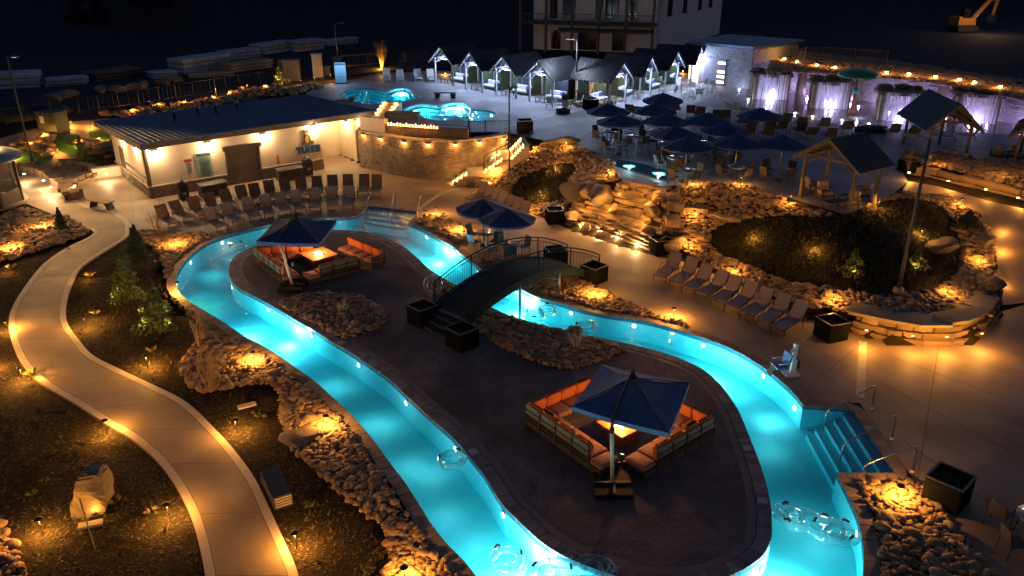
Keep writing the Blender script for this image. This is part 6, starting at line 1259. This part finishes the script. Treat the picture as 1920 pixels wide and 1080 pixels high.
# golf course and its walls
sheet('golf_paving', M_patio, [[tuple(WT(*p)[:2]) for p in ((-100, 300), (0, 262), (60, 244), (130, 230), (210, 224), (226, 292), (232, 316), (150, 330), (60, 322), (0, 335), (-100, 345))]], [], .7, zt(.02))
M_turf = mat('golf_turf', (.06, .19, .025), (.045, .15, .02), scale=14, rough=.95, bump=.3, bscale=60)
for px in (((32, 298), (40, 279), (55, 270), (73, 275), (75, 283), (66, 290), (80, 297), (100, 303), (85, 309), (55, 311), (37, 308)), ((95, 265), (125, 256), (147, 255), (155, 270), (148, 287), (150, 295), (133, 297), (118, 288), (102, 282)), ((167, 250), (190, 246), (202, 253), (204, 265), (176, 266)),
           ((450, 189), (455, 180), (467, 175), (480, 175), (485, 183), (475, 190)), ((335, 200), (360, 192), (400, 188), (415, 190), (400, 198), (350, 205))):
    sheet('putting_green', M_turf, [spline([tuple(WT(*p)[:2]) for p in px])], [], .6, zt(.045))
sheet('bark_bed', M_mulch, [[tuple(WT(*p)[:2]) for p in ((105, 300), (140, 298), (160, 292), (222, 288), (230, 306), (180, 312), (130, 313))]], [], .6, zt(.04))
gw = thing('golf_wall', 'low boulder wall with white lamps around the mini golf', 'wall', (0, 0, 0)); slabs(gw, ((20, 322), (55, 326), (80, 334), (98, 346), (115, 358), (128, 370), (136, 376)), 0, .55, 0, .6, .5, 21, 1.0, 'wall_stone', m=M_lw2); slabs(gw, ((136, 374), (140, 356), (155, 345), (178, 338)), 0, .6, 0, .6, .3, 22, .9, 'wall_stone', m=M_lw2)
slabs(gw, ((176, 336), (205, 332), (236, 328)), 0, .7, 0, .4, .7, 23, 3, 'wall_stone', m=M_wall)
for p, w in (((52, 328), 40), ((88, 340), 40), ((102, 352), 40), ((146, 350), 35), ((205, 328), 45)): q = W(*p, .4); lamp(gw, (q[0], q[1] - .5, .5), w, (1, .66, .34), .05); MB().box((q[0], q[1] - .35, .56), (.12, .06, .04)).build('wall_lamp', M_glow, gw)
hx = thing('stone_planter_bed', 'angular raised stone planter left of the pool building', 'planter', (0, 0, 0)); slabs(hx, ((100, 322), (135, 317), (168, 326), (160, 338), (130, 345), (106, 332), (100, 322)), 0, .5, 0, .45, .25, 24, .8, 'wall_stone', m=M_lw2)
r_ = random.Random(5)
for k in range(46):
    p = r_.choice([(r_.uniform(20, 60), r_.uniform(270, 282)), (r_.uniform(60, 100), r_.uniform(278, 296)), (r_.uniform(140, 170), r_.uniform(262, 290)), (r_.uniform(165, 215), r_.uniform(268, 286)), (r_.uniform(75, 100), r_.uniform(258, 268)), (r_.uniform(195, 222), r_.uniform(262, 300))]); q = WT(*p); s = r_.uniform(.35, .95)
    o = bpy.data.objects.new('golf_rock', STONES[k % 10]); C.objects.link(o); o.location = (q.x, q.y, q.z + s * .2); o.scale = (s * 1.3, s, s * .9); o.rotation_euler = (0, 0, r_.uniform(0, 6)); tag(o, 'pale rock edging the mini golf greens', 'rock', 'rocks edging the mini golf')
for p, w in (((60, 280), 60), ((110, 292), 50), ((150, 275), 60), ((190, 270), 60), ((85, 262), 55), ((30, 300), 50), ((135, 240), 50), ((170, 243), 50)): q = WT(*p); gn = globals().get('gn', -1) + 1; KPs.put((q.x, q.y, q.z), 0, 'path light among mini golf rocks ' + ['left of the centre green', 'below the middle green', 'between middle and right greens', 'under the right green', 'above the rocks left of the middle green', 'at the leftmost green', 'by the utility cabinet', 'near the building corner'][gn], 'path lights of the mini golf')
# lit border of rocks behind the roof and by the garden corner
BL = [tuple(WT(*p)[:2]) for p in ((225, 222), (280, 212), (330, 204), (400, 194), (440, 182), (480, 172), (520, 176), (560, 172), (580, 165))]
BLs = spline(BL, False, .55); bb = sheet('rock_border', M_mulch, [offset(BLs + [(p[0] + .3, p[1] + 1.3) for p in BLs[::-1]], .3)], [], .8, zt(.02)); VV = []; FF = []; off = 0
def pile(pts, name, label, s0, n, spread, kind='stuff'):
    VV = []; FF = []; off = 0
    for i in range(n):
        p = pts[rng.integers(len(pts))]; x, y = p[0] + rng.normal(0, spread), p[1] + rng.normal(0, spread); v, fc = LOWST[i % 5]; s = s0 * rng.uniform(.5, 1.6); q = v * s + (x, y, Tz(x, y) + s * .2 + (p[2] if len(p) > 2 else 0)); VV.append(q); FF.append(fc + off); off += len(v)
    me = bpy.data.meshes.new(name); me.from_pydata(np.vstack(VV).tolist(), [], np.vstack(FF).tolist()); me.materials.append(M_mass); o = bpy.data.objects.new(name, me); C.objects.link(o); o['kind'] = 'stuff'; return tag(o, label, 'stones')
pile(BLs, 'border_stones', 'line of lit stones beyond the blue roof', .55, 260, .6)
GC = [tuple(W(*p, UZ)) for p in ((1090, 190), (1100, 185), (1112, 188), (1122, 192), (1105, 195), (1130, 190), (1080, 196))]; pile(GC, 'corner_stones', 'orange lit stones in the garden corner between the cabana rows', .4, 130, .7)
for p, w in (((250, 216), 25), ((300, 206), 25), ((350, 199), 25), ((400, 192), 25), ((430, 182), 30), ((465, 170), 30), ((500, 170), 35), ((530, 165), 40), ((565, 160), 40), ((590, 155), 50), ((620, 150), 30)): q = WT(*p); rn = globals().get('rn', -1) + 1; KPs.put((q.x, q.y, q.z), 0, ORD[rn] + ' path light from the left in the stone line beyond the blue roof', 'path lights beyond the roof')
for k, (p, w) in enumerate((((1100, 192), 60), ((1120, 186), 50), ((1085, 180), 40), ((1150, 178), 30), ((1000, 165), 30), ((940, 150), 25), ((835, 140), 30), ((1262, 142), 30), ((1280, 136), 30))): q = W(*p, UZ); t = thing('garden_spotlight', ['warm spotlight under the orange tree of the garden corner', 'warm spotlight right of the orange garden tree', 'warm spotlight behind the garden corner', 'warm spotlight left of the glaring lamp cabana', 'warm spotlight between third and fourth left cabanas', 'warm spotlight between second and third left cabanas', 'warm spotlight at the far left cabana', 'warm spotlight left of the pump house doorway', 'warm spotlight behind the last cabana'][k], 'spotlight', (q[0], q[1], UZ), 0, 'warm spotlights behind the cabanas'); MB().lathe([(.05, 0), (.06, .14)], 8).build('housing', M_black, t); MB().lathe([(.05, .141), (.045, .15)], 8).build('lens', M_glow, t); lamp(t, (0, 0, .35), w, AMBER, .05)
for k, (p, sc_, cut) in enumerate((((1128, 452), (1.0, .7, .6), 8), ((1075, 415), (1.3, .9, .8), 9), ((1210, 442), (1.2, .9, .8), 8), ((1170, 424), (1.0, .8, .5), 8), ((1105, 372), (1.1, .9, 1.3), 9), ((1150, 402), (.9, .7, .5), 8), ((1222, 408), (1.1, 1.0, 1.2), 9), ((1182, 376), (1.2, .8, .5), 8), ((1238, 386), (1.0, .9, 1.0), 9), ((1100, 438), (.8, .6, .5), 8))):
    q = WT(*p); o = bpy.data.objects.new('boulder', rock_mesh('boulder', M_slab, 200 + k, 3, .06, .8, 1.25, cut)); C.objects.link(o); o.parent = wf; o.location = (q.x, q.y, q.z + .3); o.scale = sc_; o.rotation_euler = (.15 * (k % 3 - 1), .1 * (k % 2), k * .9)
# ------------------------------------------------------------------ plants
M_leaf = mat('evergreen_leaf', (.045, .085, .020), (.09, .14, .035), scale=6, rough=.6); M_needle = mat('dark_needle', (.015, .032, .020), (.025, .05, .028), scale=6, rough=.7); M_bark = mat('bark', (.09, .06, .04), rough=.9); M_twig = mat('dry_twig', (.30, .22, .12), (.20, .14, .08), scale=6, rough=.8); M_ygr = mat('yellow_green_leaf', (.12, .14, .035), (.08, .10, .025), scale=5, rough=.7); M_dry = mat('dry_grass', (.20, .14, .06), (.12, .085, .035), scale=5, rough=.9)
def leaf_cloud(P, N, s, r, name, m, parent, kind='stuff', asp=1.6):
    n = len(P); d = r.normal(0, 1, (n, 3)) * .8 + N; d /= np.linalg.norm(d, axis=1)[:, None] + 1e-9; u = np.cross(d, r.normal(0, 1, (n, 3))); u /= np.linalg.norm(u, axis=1)[:, None] + 1e-9; w = np.cross(d, u); sz = s * r.uniform(.6, 1.4, (n, 1))
    V = np.stack([P - u * sz * .5, P + w * sz * asp * .5, P + u * sz * .5, P - w * sz * asp * .5], 1).reshape(-1, 3); Fq = np.arange(4 * n).reshape(-1, 4)
    me = bpy.data.meshes.new(name); me.from_pydata(V.tolist(), [], Fq.tolist()); me.materials.append(m); o = bpy.data.objects.new(name, me); C.objects.link(o); o.parent = parent
    if kind: o['kind'] = kind
    return o
def evergreen(px, h, w, label, m=None, n=3600, seed=1, leaf=.085, spots=(), cat='evergreen shrub', terr=False, z=0.0):
    q = WT(*px) if terr else Vector((*W(*px, z), z)); r = np.random.default_rng(seed); t = thing('evergreen_shrub', label, cat, tuple(q), 0, 'evergreens'); MB().tube([(0, 0, -.05), (0, 0, h * .85)], .05, 6, rr=[.06, .015]).build('trunk', M_bark, t)
    u = r.uniform(0, 1, n) ** .8; a = r.uniform(0, 2 * PI, n); lob = 1 + .26 * np.sin(a * 3 + seed + u * 5) + .24 * np.sin(u * 17 + a * 2) + .16 * np.sin(u * 41 + a * 3); rad = w / 2 * (np.sin(np.clip((1 - u) * 1.35 + .16, 0, PI / 2)) * (1 - u) ** .55 * 1.25 + .02) * lob; k = r.uniform(.4, 1.12, n)
    P = np.stack([rad * k * np.cos(a), rad * k * np.sin(a), .1 + u * (h - .1)], 1); N = np.stack([np.cos(a), np.sin(a), np.full(n, .5)], 1); leaf_cloud(P, N, leaf, r, 'crown', m or M_leaf, t)
    for dx, dy, wt in spots:
        v = (Vector((0, 0, h * .85)) - Vector((dx * 1.2, dy * 1.2, .12))).normalized(); MB().lathe([(.04, 0), (.05, .1)], 8, (dx * 1.2, dy * 1.2, 0)).build('uplight', M_black, t); lamp(t, (dx * 1.2, dy * 1.2, .14), wt * 5.5, (1, .60, .13), .03, 'SPOT', v.to_track_quat('-Z', 'Y').to_euler(), 56, .6)
    return t
evergreen((264, 495), 2.1, .82, 'tallest dark evergreen beside the curve of the walk', M_needle, 4200, 1, .08)
evergreen((243, 563), 2.7, .95, 'evergreen speckled with yellow light, middle of the three by the walk', None, 7000, 2, .075, ((-.52, -.25, 46), (-.5, .2, 20)))
evergreen((298, 620), 2.35, 1.0, 'evergreen nearest the river bed, its left side lit yellow', None, 6000, 3, .08, ((-.56, -.25, 46), (.5, -.2, 14)))
evergreen((117, 432), 1.35, .6, 'small dark cone evergreen on the stones left of the walk', M_needle, 1500, 4, .07)
evergreen((158, 308), 2.1, .7, 'slim green column shrub in front of the mini golf green', M_ygr, 1600, 5, .1)
evergreen((1597, 520), 1.35, .8, 'bushy shrub lit bright yellow green on the lawn mound', M_ygr, 1500, 6, .1, ((-.1, -.5, 8),), terr=True)
evergreen((1715, 508), 1.1, .75, 'leaning yellow green shrub right of the lamp post on the mound', M_ygr, 1300, 7, .1, ((-.3, -.5, 7),), terr=True)
evergreen((529, 160), 2.4, 1.1, 'lit yellow column shrub beyond the blue roof', M_ygr, 1600, 8, .12, ((-.3, -.7, 25),), terr=True)
evergreen((1812, 430), .9, 1.1, 'round dark shrub on the stones at the upper right curve', M_needle, 1300, 10, .09, terr=True)
def twigs(px, h, w, label, n=26, seed=1, z=0.0, terr=False, wt=0, m=None, cat='bare shrub', thick=.012, leaves=0, group=None):
    q = WT(*px) if terr else Vector((*W(*px, z), z)); r = random.Random(seed); t = thing('bare_shrub', label, cat, tuple(q), 0, group); mb = MB()
    tips = []
    for k in range(n):
        a = r.uniform(0, 2 * PI); s = r.uniform(.3, 1) * w / 2; hh = h * r.uniform(.55, 1); p = [Vector((.04 * math.cos(a), .04 * math.sin(a), 0)), Vector((s * .45 * math.cos(a), s * .45 * math.sin(a), hh * .45)), Vector((s * math.cos(a + .3), s * math.sin(a + .3), hh))]
        mb.tube(p, thick, 4, cap=False, rr=[thick, thick * .7, thick * .3])
        for j in range(3): b = p[1].lerp(p[2], r.uniform(.1, .8)); c = b + Vector((r.uniform(-1, 1), r.uniform(-1, 1), r.uniform(.5, 1.3))).normalized() * hh * .22; mb.tube([b, c], thick * .5, 3, cap=False, rr=[thick * .5, thick * .2]); tips.append(c)
    mb.build('branches', m or M_twig, t)['kind'] = 'stuff'
    if leaves: rr = np.random.default_rng(seed); P = np.array([tuple(x) for x in tips])[rr.integers(len(tips), size=leaves)] + rr.normal(0, .06, (leaves, 3)); leaf_cloud(P, rr.normal(0, 1, (leaves, 3)), .05, rr, 'leaves', M_dry, t)
    if wt: lamp(t, (0, -.5, .2), wt, AMBER, .05)
    return t
twigs((297, 440), 1.7, 1.3, 'bare many stemmed shrub on the stones below the first lounger', 30, 1)
twigs((716, 128), 2.9, 1.3, 'bare golden tree lit from below behind the white loungers', 60, 2, UZ, wt=150, thick=.02, cat='tree', leaves=500)
twigs((1103, 188), 2.6, 1.2, 'bare orange lit tree in the garden corner between cabanas', 40, 3, UZ, wt=90, thick=.018, cat='tree', leaves=250)
twigs((395, 735), 1.9, 1.5, 'leafless young tree rising from the bulging stone bed', 22, 4, thick=.014, cat='tree'); twigs((375, 655), 2.0, .8, 'thin leafless tree at the edge of the stones near the river', 14, 5, thick=.012, cat='tree')
twigs((1703, 318), 1.4, .8, 'bare twig growing in the small right planter', 10, 6, UZ + .7)
twigs((955, 640 + 20), .5, .7, 'wiry plant on the island bed beside the bridge planter', 18, 7); twigs((1080, 655), .9, 1.0, 'pale wiry plant among the stones behind the big lounge', 26, 8, m=mat('pale_stem', (.45, .48, .45), rough=.7)); twigs((642, 585), .6, .9, 'pale wiry plant in the small island bed', 26, 9, m=mat('pale_stem', (.45, .48, .45)))
for k, (p, s, wt, kind_) in enumerate((((62, 700 + 5), .6, 26, 'orange lit tuft at the left edge beside a path light'), ((285, 660), .5, 0, 'dry straw tuft above the middle path light'), ((325, 690), .55, 0, 'dry straw tuft right of the middle path light'), ((490, 785), .5, 0, 'golden star shaped tuft on the dark lawn'), ((283, 962), .45, 0, 'dry tuft beside the bottom left path light'), ((215, 945), .5, 0, 'straw tuft at the foot of the lit boulder'),
    ((580, 952), .4, 0, 'small dry tuft near the metal vent box'), ((180, 590), .5, 18, 'bright star shaped tuft near the walk'), ((170, 520), .6, 20, 'reddish shrub beside the walk bend'), ((150, 540), .5, 0, 'pale tuft by the inner edge of the walk bend'), ((22, 505), .7, 22, 'yellow lit shrub at the left edge by the dark slope'), ((85, 905), .35, 0, 'tiny golden tuft on the dark slope'), ((155, 838), .35, 0, 'tiny golden tuft above the leaning boulder'),
    ((1720, 1060), .45, 0, 'grass tuft in the lower right cobbles'), ((830, 405), .4, 0, 'low plant on the small stone bed'), ((60, 930), .4, 0, 'dry tuft at the far left of the dark slope'), ((1410, 505), .5, 0, 'straw tuft behind the loungers on the mound'), ((460, 700), .5, 0, 'dark tuft on the bulging stone bed'))):
    q = W(*p); t = thing('grass_tuft', kind_, 'grass tuft', (q[0], q[1], 0), 0, 'grass tufts'); mb = MB(); r = random.Random(k)
    for j in range(70):
        a = r.uniform(0, 6.28); l = s * .75 * r.uniform(.3, 1); e = r.uniform(.3, 1.0); b = Vector((math.cos(a) * e, math.sin(a) * e, 1.1)).normalized() * l; n = Vector((-math.sin(a), math.cos(a), 0)) * .006; mb.add([tuple(-n), tuple(n), tuple(b * .6 + n * .8), tuple(b + Vector((b.x, b.y, -b.z)) * .25), tuple(b * .6 - n * .8)], [(0, 1, 2, 3, 4)])
    mb.build('blades', M_dry if k % 3 else M_ygr, t)['kind'] = 'stuff'
    if wt: lamp(t, (0, -.35, .3), wt * .6, AMBER, .05)
# wood chips and short grass: real bits scattered on the planted ground
def chips(name, label, polys, outs, n, s, m, zf, kind='grass'):
    A = np.vstack([np.array(p) for p in polys]); (x0, y0), (x1, y1) = A.min(0), A.max(0); y0 = max(y0, 11); P = rng.uniform((x0, y0), (x1, y1), (n * 3, 2)); k = np.zeros(len(P), bool)
    for p in polys: k |= inside(P, p)
    for p in outs: k &= ~inside(P, p)
    P = P[k][:n]; z = zf(P); f, px, py = pixdist(P, z); v = (px > -40) & (px < 1960) & (py < 1110); P = P[v]; z = z[v]; n = len(P); a = rng.uniform(0, 6.3, n); ln = s * rng.uniform(.5, 1.6, n); w = ln * rng.uniform(.15, .4, n); up = rng.uniform(0, 1, n) ** 2 * ln * (1.2 if kind == 'grass' else .5)
    d = np.stack([np.cos(a), np.sin(a)], 1); e = np.stack([-np.sin(a), np.cos(a)], 1); c = np.column_stack([P, z + .012]); V = np.zeros((n, 3, 3)); V[:, 0, :2] = P - e * w[:, None]; V[:, 1, :2] = P + e * w[:, None]; V[:, 2, :2] = P + d * ln[:, None]; V[:, 0, 2] = z + .004; V[:, 1, 2] = z + .006; V[:, 2, 2] = z + .02 + up
    me = bpy.data.meshes.new(name); me.from_pydata(V.reshape(-1, 3).tolist(), [], np.arange(3 * n).reshape(-1, 3).tolist()); me.materials.append(m); o = bpy.data.objects.new(name, me); C.objects.link(o); return tag(o, label, kind, None, 'stuff')
LEFTP = WP([(-500, 400), (20, 480), (170, 440), (262, 440), (330, 560), (700, 1000), (900, 1200), (-700, 1200)]); M_chip = mat('bark_chip', (.15, .095, .045), (.03, .02, .011), scale=9, rough=.9, detail=2, fac=.6); M_blade = mat('grass_blade', (.07, .062, .026), (.03, .032, .012), scale=7, rough=.9)
chips('bark_chips', 'loose bark chips covering the dark ground beside the walk', [LEFTP], [PATH, RB1, OUTC, RB2, RB3], 30000, .075, M_chip, lambda P: T(P) - .075 + .03 * np.sin(P[:, 0] * 1.3) * np.cos(P[:, 1] * 1.1), 'bark chips')
chips('short_grass', 'sparse short grass growing on the dark ground beside the walk', [LEFTP], [PATH, RB1, OUTC, RB2, RB3], 11000, .10, M_blade, lambda P: T(P) - .075 + .03 * np.sin(P[:, 0] * 1.3) * np.cos(P[:, 1] * 1.1))
chips('short_grass', 'short grass of the big lawn mound', [LW2], [], 9000, .11, M_blade, lambda V: T(V) + .03 + .25 * np.clip(dline(V, LW2) / 3, 0, 1)); chips('short_grass', 'short grass of the small round lawn', [LW1], [], 3500, .11, M_blade, lambda V: T(V) + .03 + .2 * np.clip(dline(V, LW1) / 2, 0, 1))
# small things on the dark ground
for p, a, lb in (((463, 762), .5, 'flat pale stone slab lying on the dark lawn right of the walk'), ((170, 985), .35, 'flat pale board lying under the fallen stake at lower left')): q = W(*p); o = MB().box((0, 0, 0), (.62, .24, .06)).build('flat_slab', M_cap, None, (q[0], q[1], .04), (0, 0, a)); tag(o, lb, 'slab')
q = W(178, 1030); st_ = MB().tube([(0, 0, 0), (-.55, .75, 1.1)], .02, 6).build('leaning_stake', M_twig, None, (q[0], q[1], 0)); tag(st_, 'thin leaning stake crossing the pale board at lower left', 'stake')
q = W(520, 925); vb = thing('utility_box', 'long dark metal box with louvred end on the mulch right of the walk', 'utility box', (q[0], q[1], 0), -1.05); MB().box((0, 0, .22), (1.5, .55, .44)).build('body', M_slate, vb)
for k in range(4): MB().box((.77, 0, .1 + k * .09), (.03, .48, .05)).build('louvre', M_cap, vb)
# ------------------------------------------------------------------ storage yard, notice boards, excavator, far trees
M_wrap = mat('white_wrap', (.42, .44, .47), (.24, .26, .30), scale=1.2, rough=.5, bump=.4, bscale=3); M_lum = mat('lumber', (.34, .25, .16), (.22, .16, .10), scale=3, rough=.8)
def bundle(p0, p1, z, h, dpt, m, label, name='wrapped_pallet', n=3):
    a = Vector((*W(*p0, z), z)); b = Vector((*W(*p1, z), z)); d = b - a; L = d.length; an = math.atan2(d.y, d.x); t = thing(name, label, 'stacked materials', tuple((a + b) / 2), an, 'material stacks in the yard')
    for k in range(n):
        for j in range(max(1, int(L / 3.2))): l = L / max(1, int(L / 3.2)); mb = MB(); soft_box(mb, (-L / 2 + (j + .5) * l + random.uniform(-.1, .1), random.uniform(-.1, .1), h / n * (k + .5)), (l - .12, dpt, h / n - .05), b=.06); mb.build('bundle', m, t)
    return t
bundle((-30, 172), (82, 166), 2.3, 1.7, 2.2, M_wrap, 'white wrapped stack with a tan lower layer at the far left edge'); bundle((84, 165), (166, 158), 2.4, .9, 1.8, M_wrap, 'low white wrapped stack right of the leaning lamp post'); bundle((166, 155), (258, 142), 2.5, 1.0, 2.5, M_wood, 'dark lumber stack between white wrapped stacks')
bundle((282, 148), (330, 143), 2.5, .7, 2, M_wrap, 'low pale wrapped stack left of the long tarped stack'); bundle((330, 140), (420, 126), 2.5, 1.6, 2.5, M_wrap, 'long white tarped stack in the middle of the yard'); bundle((352, 146), (440, 141), 2.5, .5, 1.6, M_lum, 'low tan plank pile in front of the tarped stack', 'lumber_pile', 2)
bundle((420, 137), (502, 126), 2.5, 1.0, 2.2, M_lum, 'tan lumber pile with long ridged boards', 'lumber_pile', 3); bundle((416, 114), (480, 106), 2.5, 1.1, 2.2, M_wrap, 'pale wrapped stack behind the lumber pile'); bundle((480, 104), (542, 94), 2.5, 1.3, 2.2, M_wrap, 'pale wrapped stack at the upper middle of the yard'); bundle((546, 98), (600, 92), 2.5, 1.4, 2.4, M_wrap, 'blunt pale stack at the right end of the yard row'); bundle((600, 88), (664, 80), 2.5, .8, 2, M_wrap, 'faint pale stack farthest right in the yard')
q = WT(52, 215); gm = thing('gravel_mound', 'rounded grey gravel mound behind the lamp post at left', 'gravel mound', tuple(q)); m = MB(); m.lathe([(3.4, 0), (2.7, .5), (1.8, .9), (.8, 1.2), (.2, 1.3)], 22); m.build('mound', M_yard, gm)
q = WT(103, 246); ub = thing('utility_cabinet', 'olive green utility cabinet with white label behind the mini golf', 'cabinet', tuple(q), -.3); M_ol = mat('olive_paint', (.09, .095, .045), rough=.6); MB().box((0, 0, .75), (1.8, 1.3, 1.5)).build('body', M_ol, ub); MB().box((0, 0, 1.54), (1.9, 1.4, .08)).build('lid', M_ol, ub); MB().box((-.35, -.66, 1.0), (.4, .02, .55)).build('label_plate', M_white, ub)
for k, (p, w_, h_, d_, lb, m_) in enumerate((((548, 150), 1.7, 1.9, 1.3, 'brown square pillar box beside the lit column shrub', M_fascia), ((597, 144), 1.0, 2.2, .9, 'pale stone pillar with light cap beyond the roof', M_cap), ((612, 142), .9, .9, .8, 'low dark box beside the pale stone pillar', M_dark), ((633, 130), .9, 1.2, .8, 'tan box at the foot of the slim white pole', M_fascia))):
    q = W(*p, UZ); t = thing('pillar', lb, 'pillar', (q[0], q[1], UZ), .2); MB().box((0, 0, h_ / 2), (w_, d_, h_)).build('body', m_, t); MB().box((0, 0, h_ + .05), (w_ + .15, d_ + .15, .1)).build('cap', M_cap if k == 1 else m_, t)
q = W(640, 157, UZ); nb = thing('notice_board', 'tall pale blue notice board leaning back at the end of the path', 'sign', (q[0], q[1], UZ), .1); R_ = Matrix.Rotation(-.08, 3, 'X'); MB().box((0, 0, 1.05), (1.05, .06, 1.9)).build('board', mat('board_blue', (.16, .36, .52), rough=.5), nb); MB().box((0, -.04, 1.82), (.95, .02, .2)).build('header_print', mat('board_dark_blue', (.03, .10, .20)), nb)
m = MB(); [m.box((0, -.04, 1.5 - k * .13), (.8 - .1 * (k % 3), .012, .03)) for k in range(9)]; m.build('print_line', mat('board_dark_blue', (.03, .10, .20)), nb); MB().box((0, 0, .05), (1.2, .3, .1)).build('foot', M_dark, nb); lamp(nb, (0, -1.1, 1.6), 28, (.6, .8, 1), .08)
# garden strip fence behind cabanas and above the splash pad
def fence(px, z, h, label, gap=.16, m=None):
    L_ = spline([W(p[0], p[1], z) for p in px], False, 1.6); t = thing('metal_fence', label, 'fence', (0, 0, 0))
    for i, p in enumerate(L_): MB().box((p[0], p[1], z + h / 2), (.07, .07, h)).build('post', M_black, t)
    mb = MB()
    for a, b in zip(L_, L_[1:]):
        for zz in (.12, h - .1): mb.beam((a[0], a[1], z + zz), (b[0], b[1], z + zz), .035)
        n = int(math.dist(a, b) / gap)
        for k in range(1, n): u = k / n; mb.box((a[0] + (b[0] - a[0]) * u, a[1] + (b[1] - a[1]) * u, z + h / 2), (.018, .018, h - .15))
    mb.build('balusters', M_black, t)['kind'] = 'stuff'; return t
fence(((1480, 122), (1540, 118), (1600, 122), (1660, 128)), UZ + 2.4, 1.5, 'black metal fence on the bank above the splash pad wall'); fence(((630, 128), (690, 122), (760, 118), (800, 116)), UZ, 1.3, 'black metal fence behind the white loungers'); fence(((1082, 196), (1090, 200), (1075, 192)), UZ, 1.2, 'short black fence at the garden corner')
fence(((880, 252), (910, 251), (955, 250)), UZ + .1, 1.0, 'see-through black fence on top of the curved wall near the stairs'); fence(((728, 231), (800, 236), (878, 240)), UZ + .7, .8, 'low fence between fire wall and upper pools')
fence(((10, 235), (150, 212), (300, 190), (450, 165), (540, 150)), 2.3, 1.3, 'dark fence along the yard behind the blue roofed building', .4)
q = W(1803, 58, UZ); ex = thing('excavator', 'orange tracked excavator parked on the dark slope at upper right', 'excavator', (q[0], q[1], UZ), .25); M_exo = mat('excavator_orange', (.42, .17, .03), (.30, .12, .025), scale=2, rough=.5)
for s in (-1, 1):
    m = MB(); m.prism([(-1.9, .2), (-1.6, 0), (1.6, 0), (1.9, .2), (1.9, .6), (1.6, .8), (-1.6, .8), (-1.9, .6)], s * 1.1 - .25, s * 1.1 + .25, 'y'); m.build('track', M_dark, ex)
MB().box((-.3, 0, 1.45), (3.2, 2.3, 1.0), top=.93).build('body', M_exo, ex); cb = MB(); cb.box((.6, .65, 2.5), (1.2, 1.0, 1.4), top=.85); c_ = cb.build('cab', M_black, ex); MB().box((.6, .12, 2.5), (.9, .03, .9)).build('cab_window', M_void, c_); MB().box((-1.6, 0, 1.6), (.5, 2.2, 1.2)).build('counterweight', M_exo, ex)
MB().beam((1.2, -.3, 1.8), (3.7, -.3, 4.4), .35, .5).build('boom', M_exo, ex); MB().beam((3.6, -.3, 4.5), (5.4, -.3, 4.9), .3, .4).build('boom', M_exo, ex); MB().beam((5.3, -.3, 5.0), (4.9, -.3, 2.3), .28, .35).build('stick', M_exo, ex); m = MB(); m.prism([(4.3, 1.2), (5.1, 1.3), (5.3, 2.2), (4.8, 2.3), (4.2, 1.9)], -.8, .2, 'y'); m.build('bucket', M_dark, ex); MB().tube([(1.6, -.3, 1.6), (3.0, -.3, 3.2)], .09, 8).build('hydraulic_ram', M_steel, ex)
lamp(ex, (0, -5, 3.4), 260, (1, .62, .28), .2)  # no fixture: lamp added in front to brighten the excavator
# dark wooded hillside: one mass
def far_wood():
    r = np.random.default_rng(5); n = 520; X = r.uniform(-230, 260, n); Y = r.uniform(122, 330, n); k = (Y > 122 + .25 * np.maximum(X, 0) + 14 * (np.abs(X - 20) < 60)); X, Y = X[k], Y[k]; Z = farz(np.stack([X, Y], 1)); PP = []; NN = []
    for i in range(len(X)):
        h = r.uniform(8, 15); m = 150; u = r.uniform(0, 1, m); a = r.uniform(0, 6.28, m); cone = r.random() < .4; rad = (h * .24 * (1 - u) if cone else h * .32 * np.sqrt(np.clip(1 - (2 * u - 1) ** 2, 0, 1))) * r.uniform(.5, 1.05, m)
        PP.append(np.stack([X[i] + rad * np.cos(a), Y[i] + rad * np.sin(a), Z[i] + (1 if cone else h * .25) + u * h * (.95 if cone else .75)], 1)); NN.append(np.stack([np.cos(a), np.sin(a), np.full(m, .6)], 1))
    o = leaf_cloud(np.vstack(PP), np.vstack(NN), 1.1, r, 'far_woods', mat('night_foliage', (.020, .030, .014), (.010, .016, .010), scale=.2, rough=.9, spec=.1), None); tag(o, 'dark wooded hillside beyond the yard', 'woods')
far_wood()
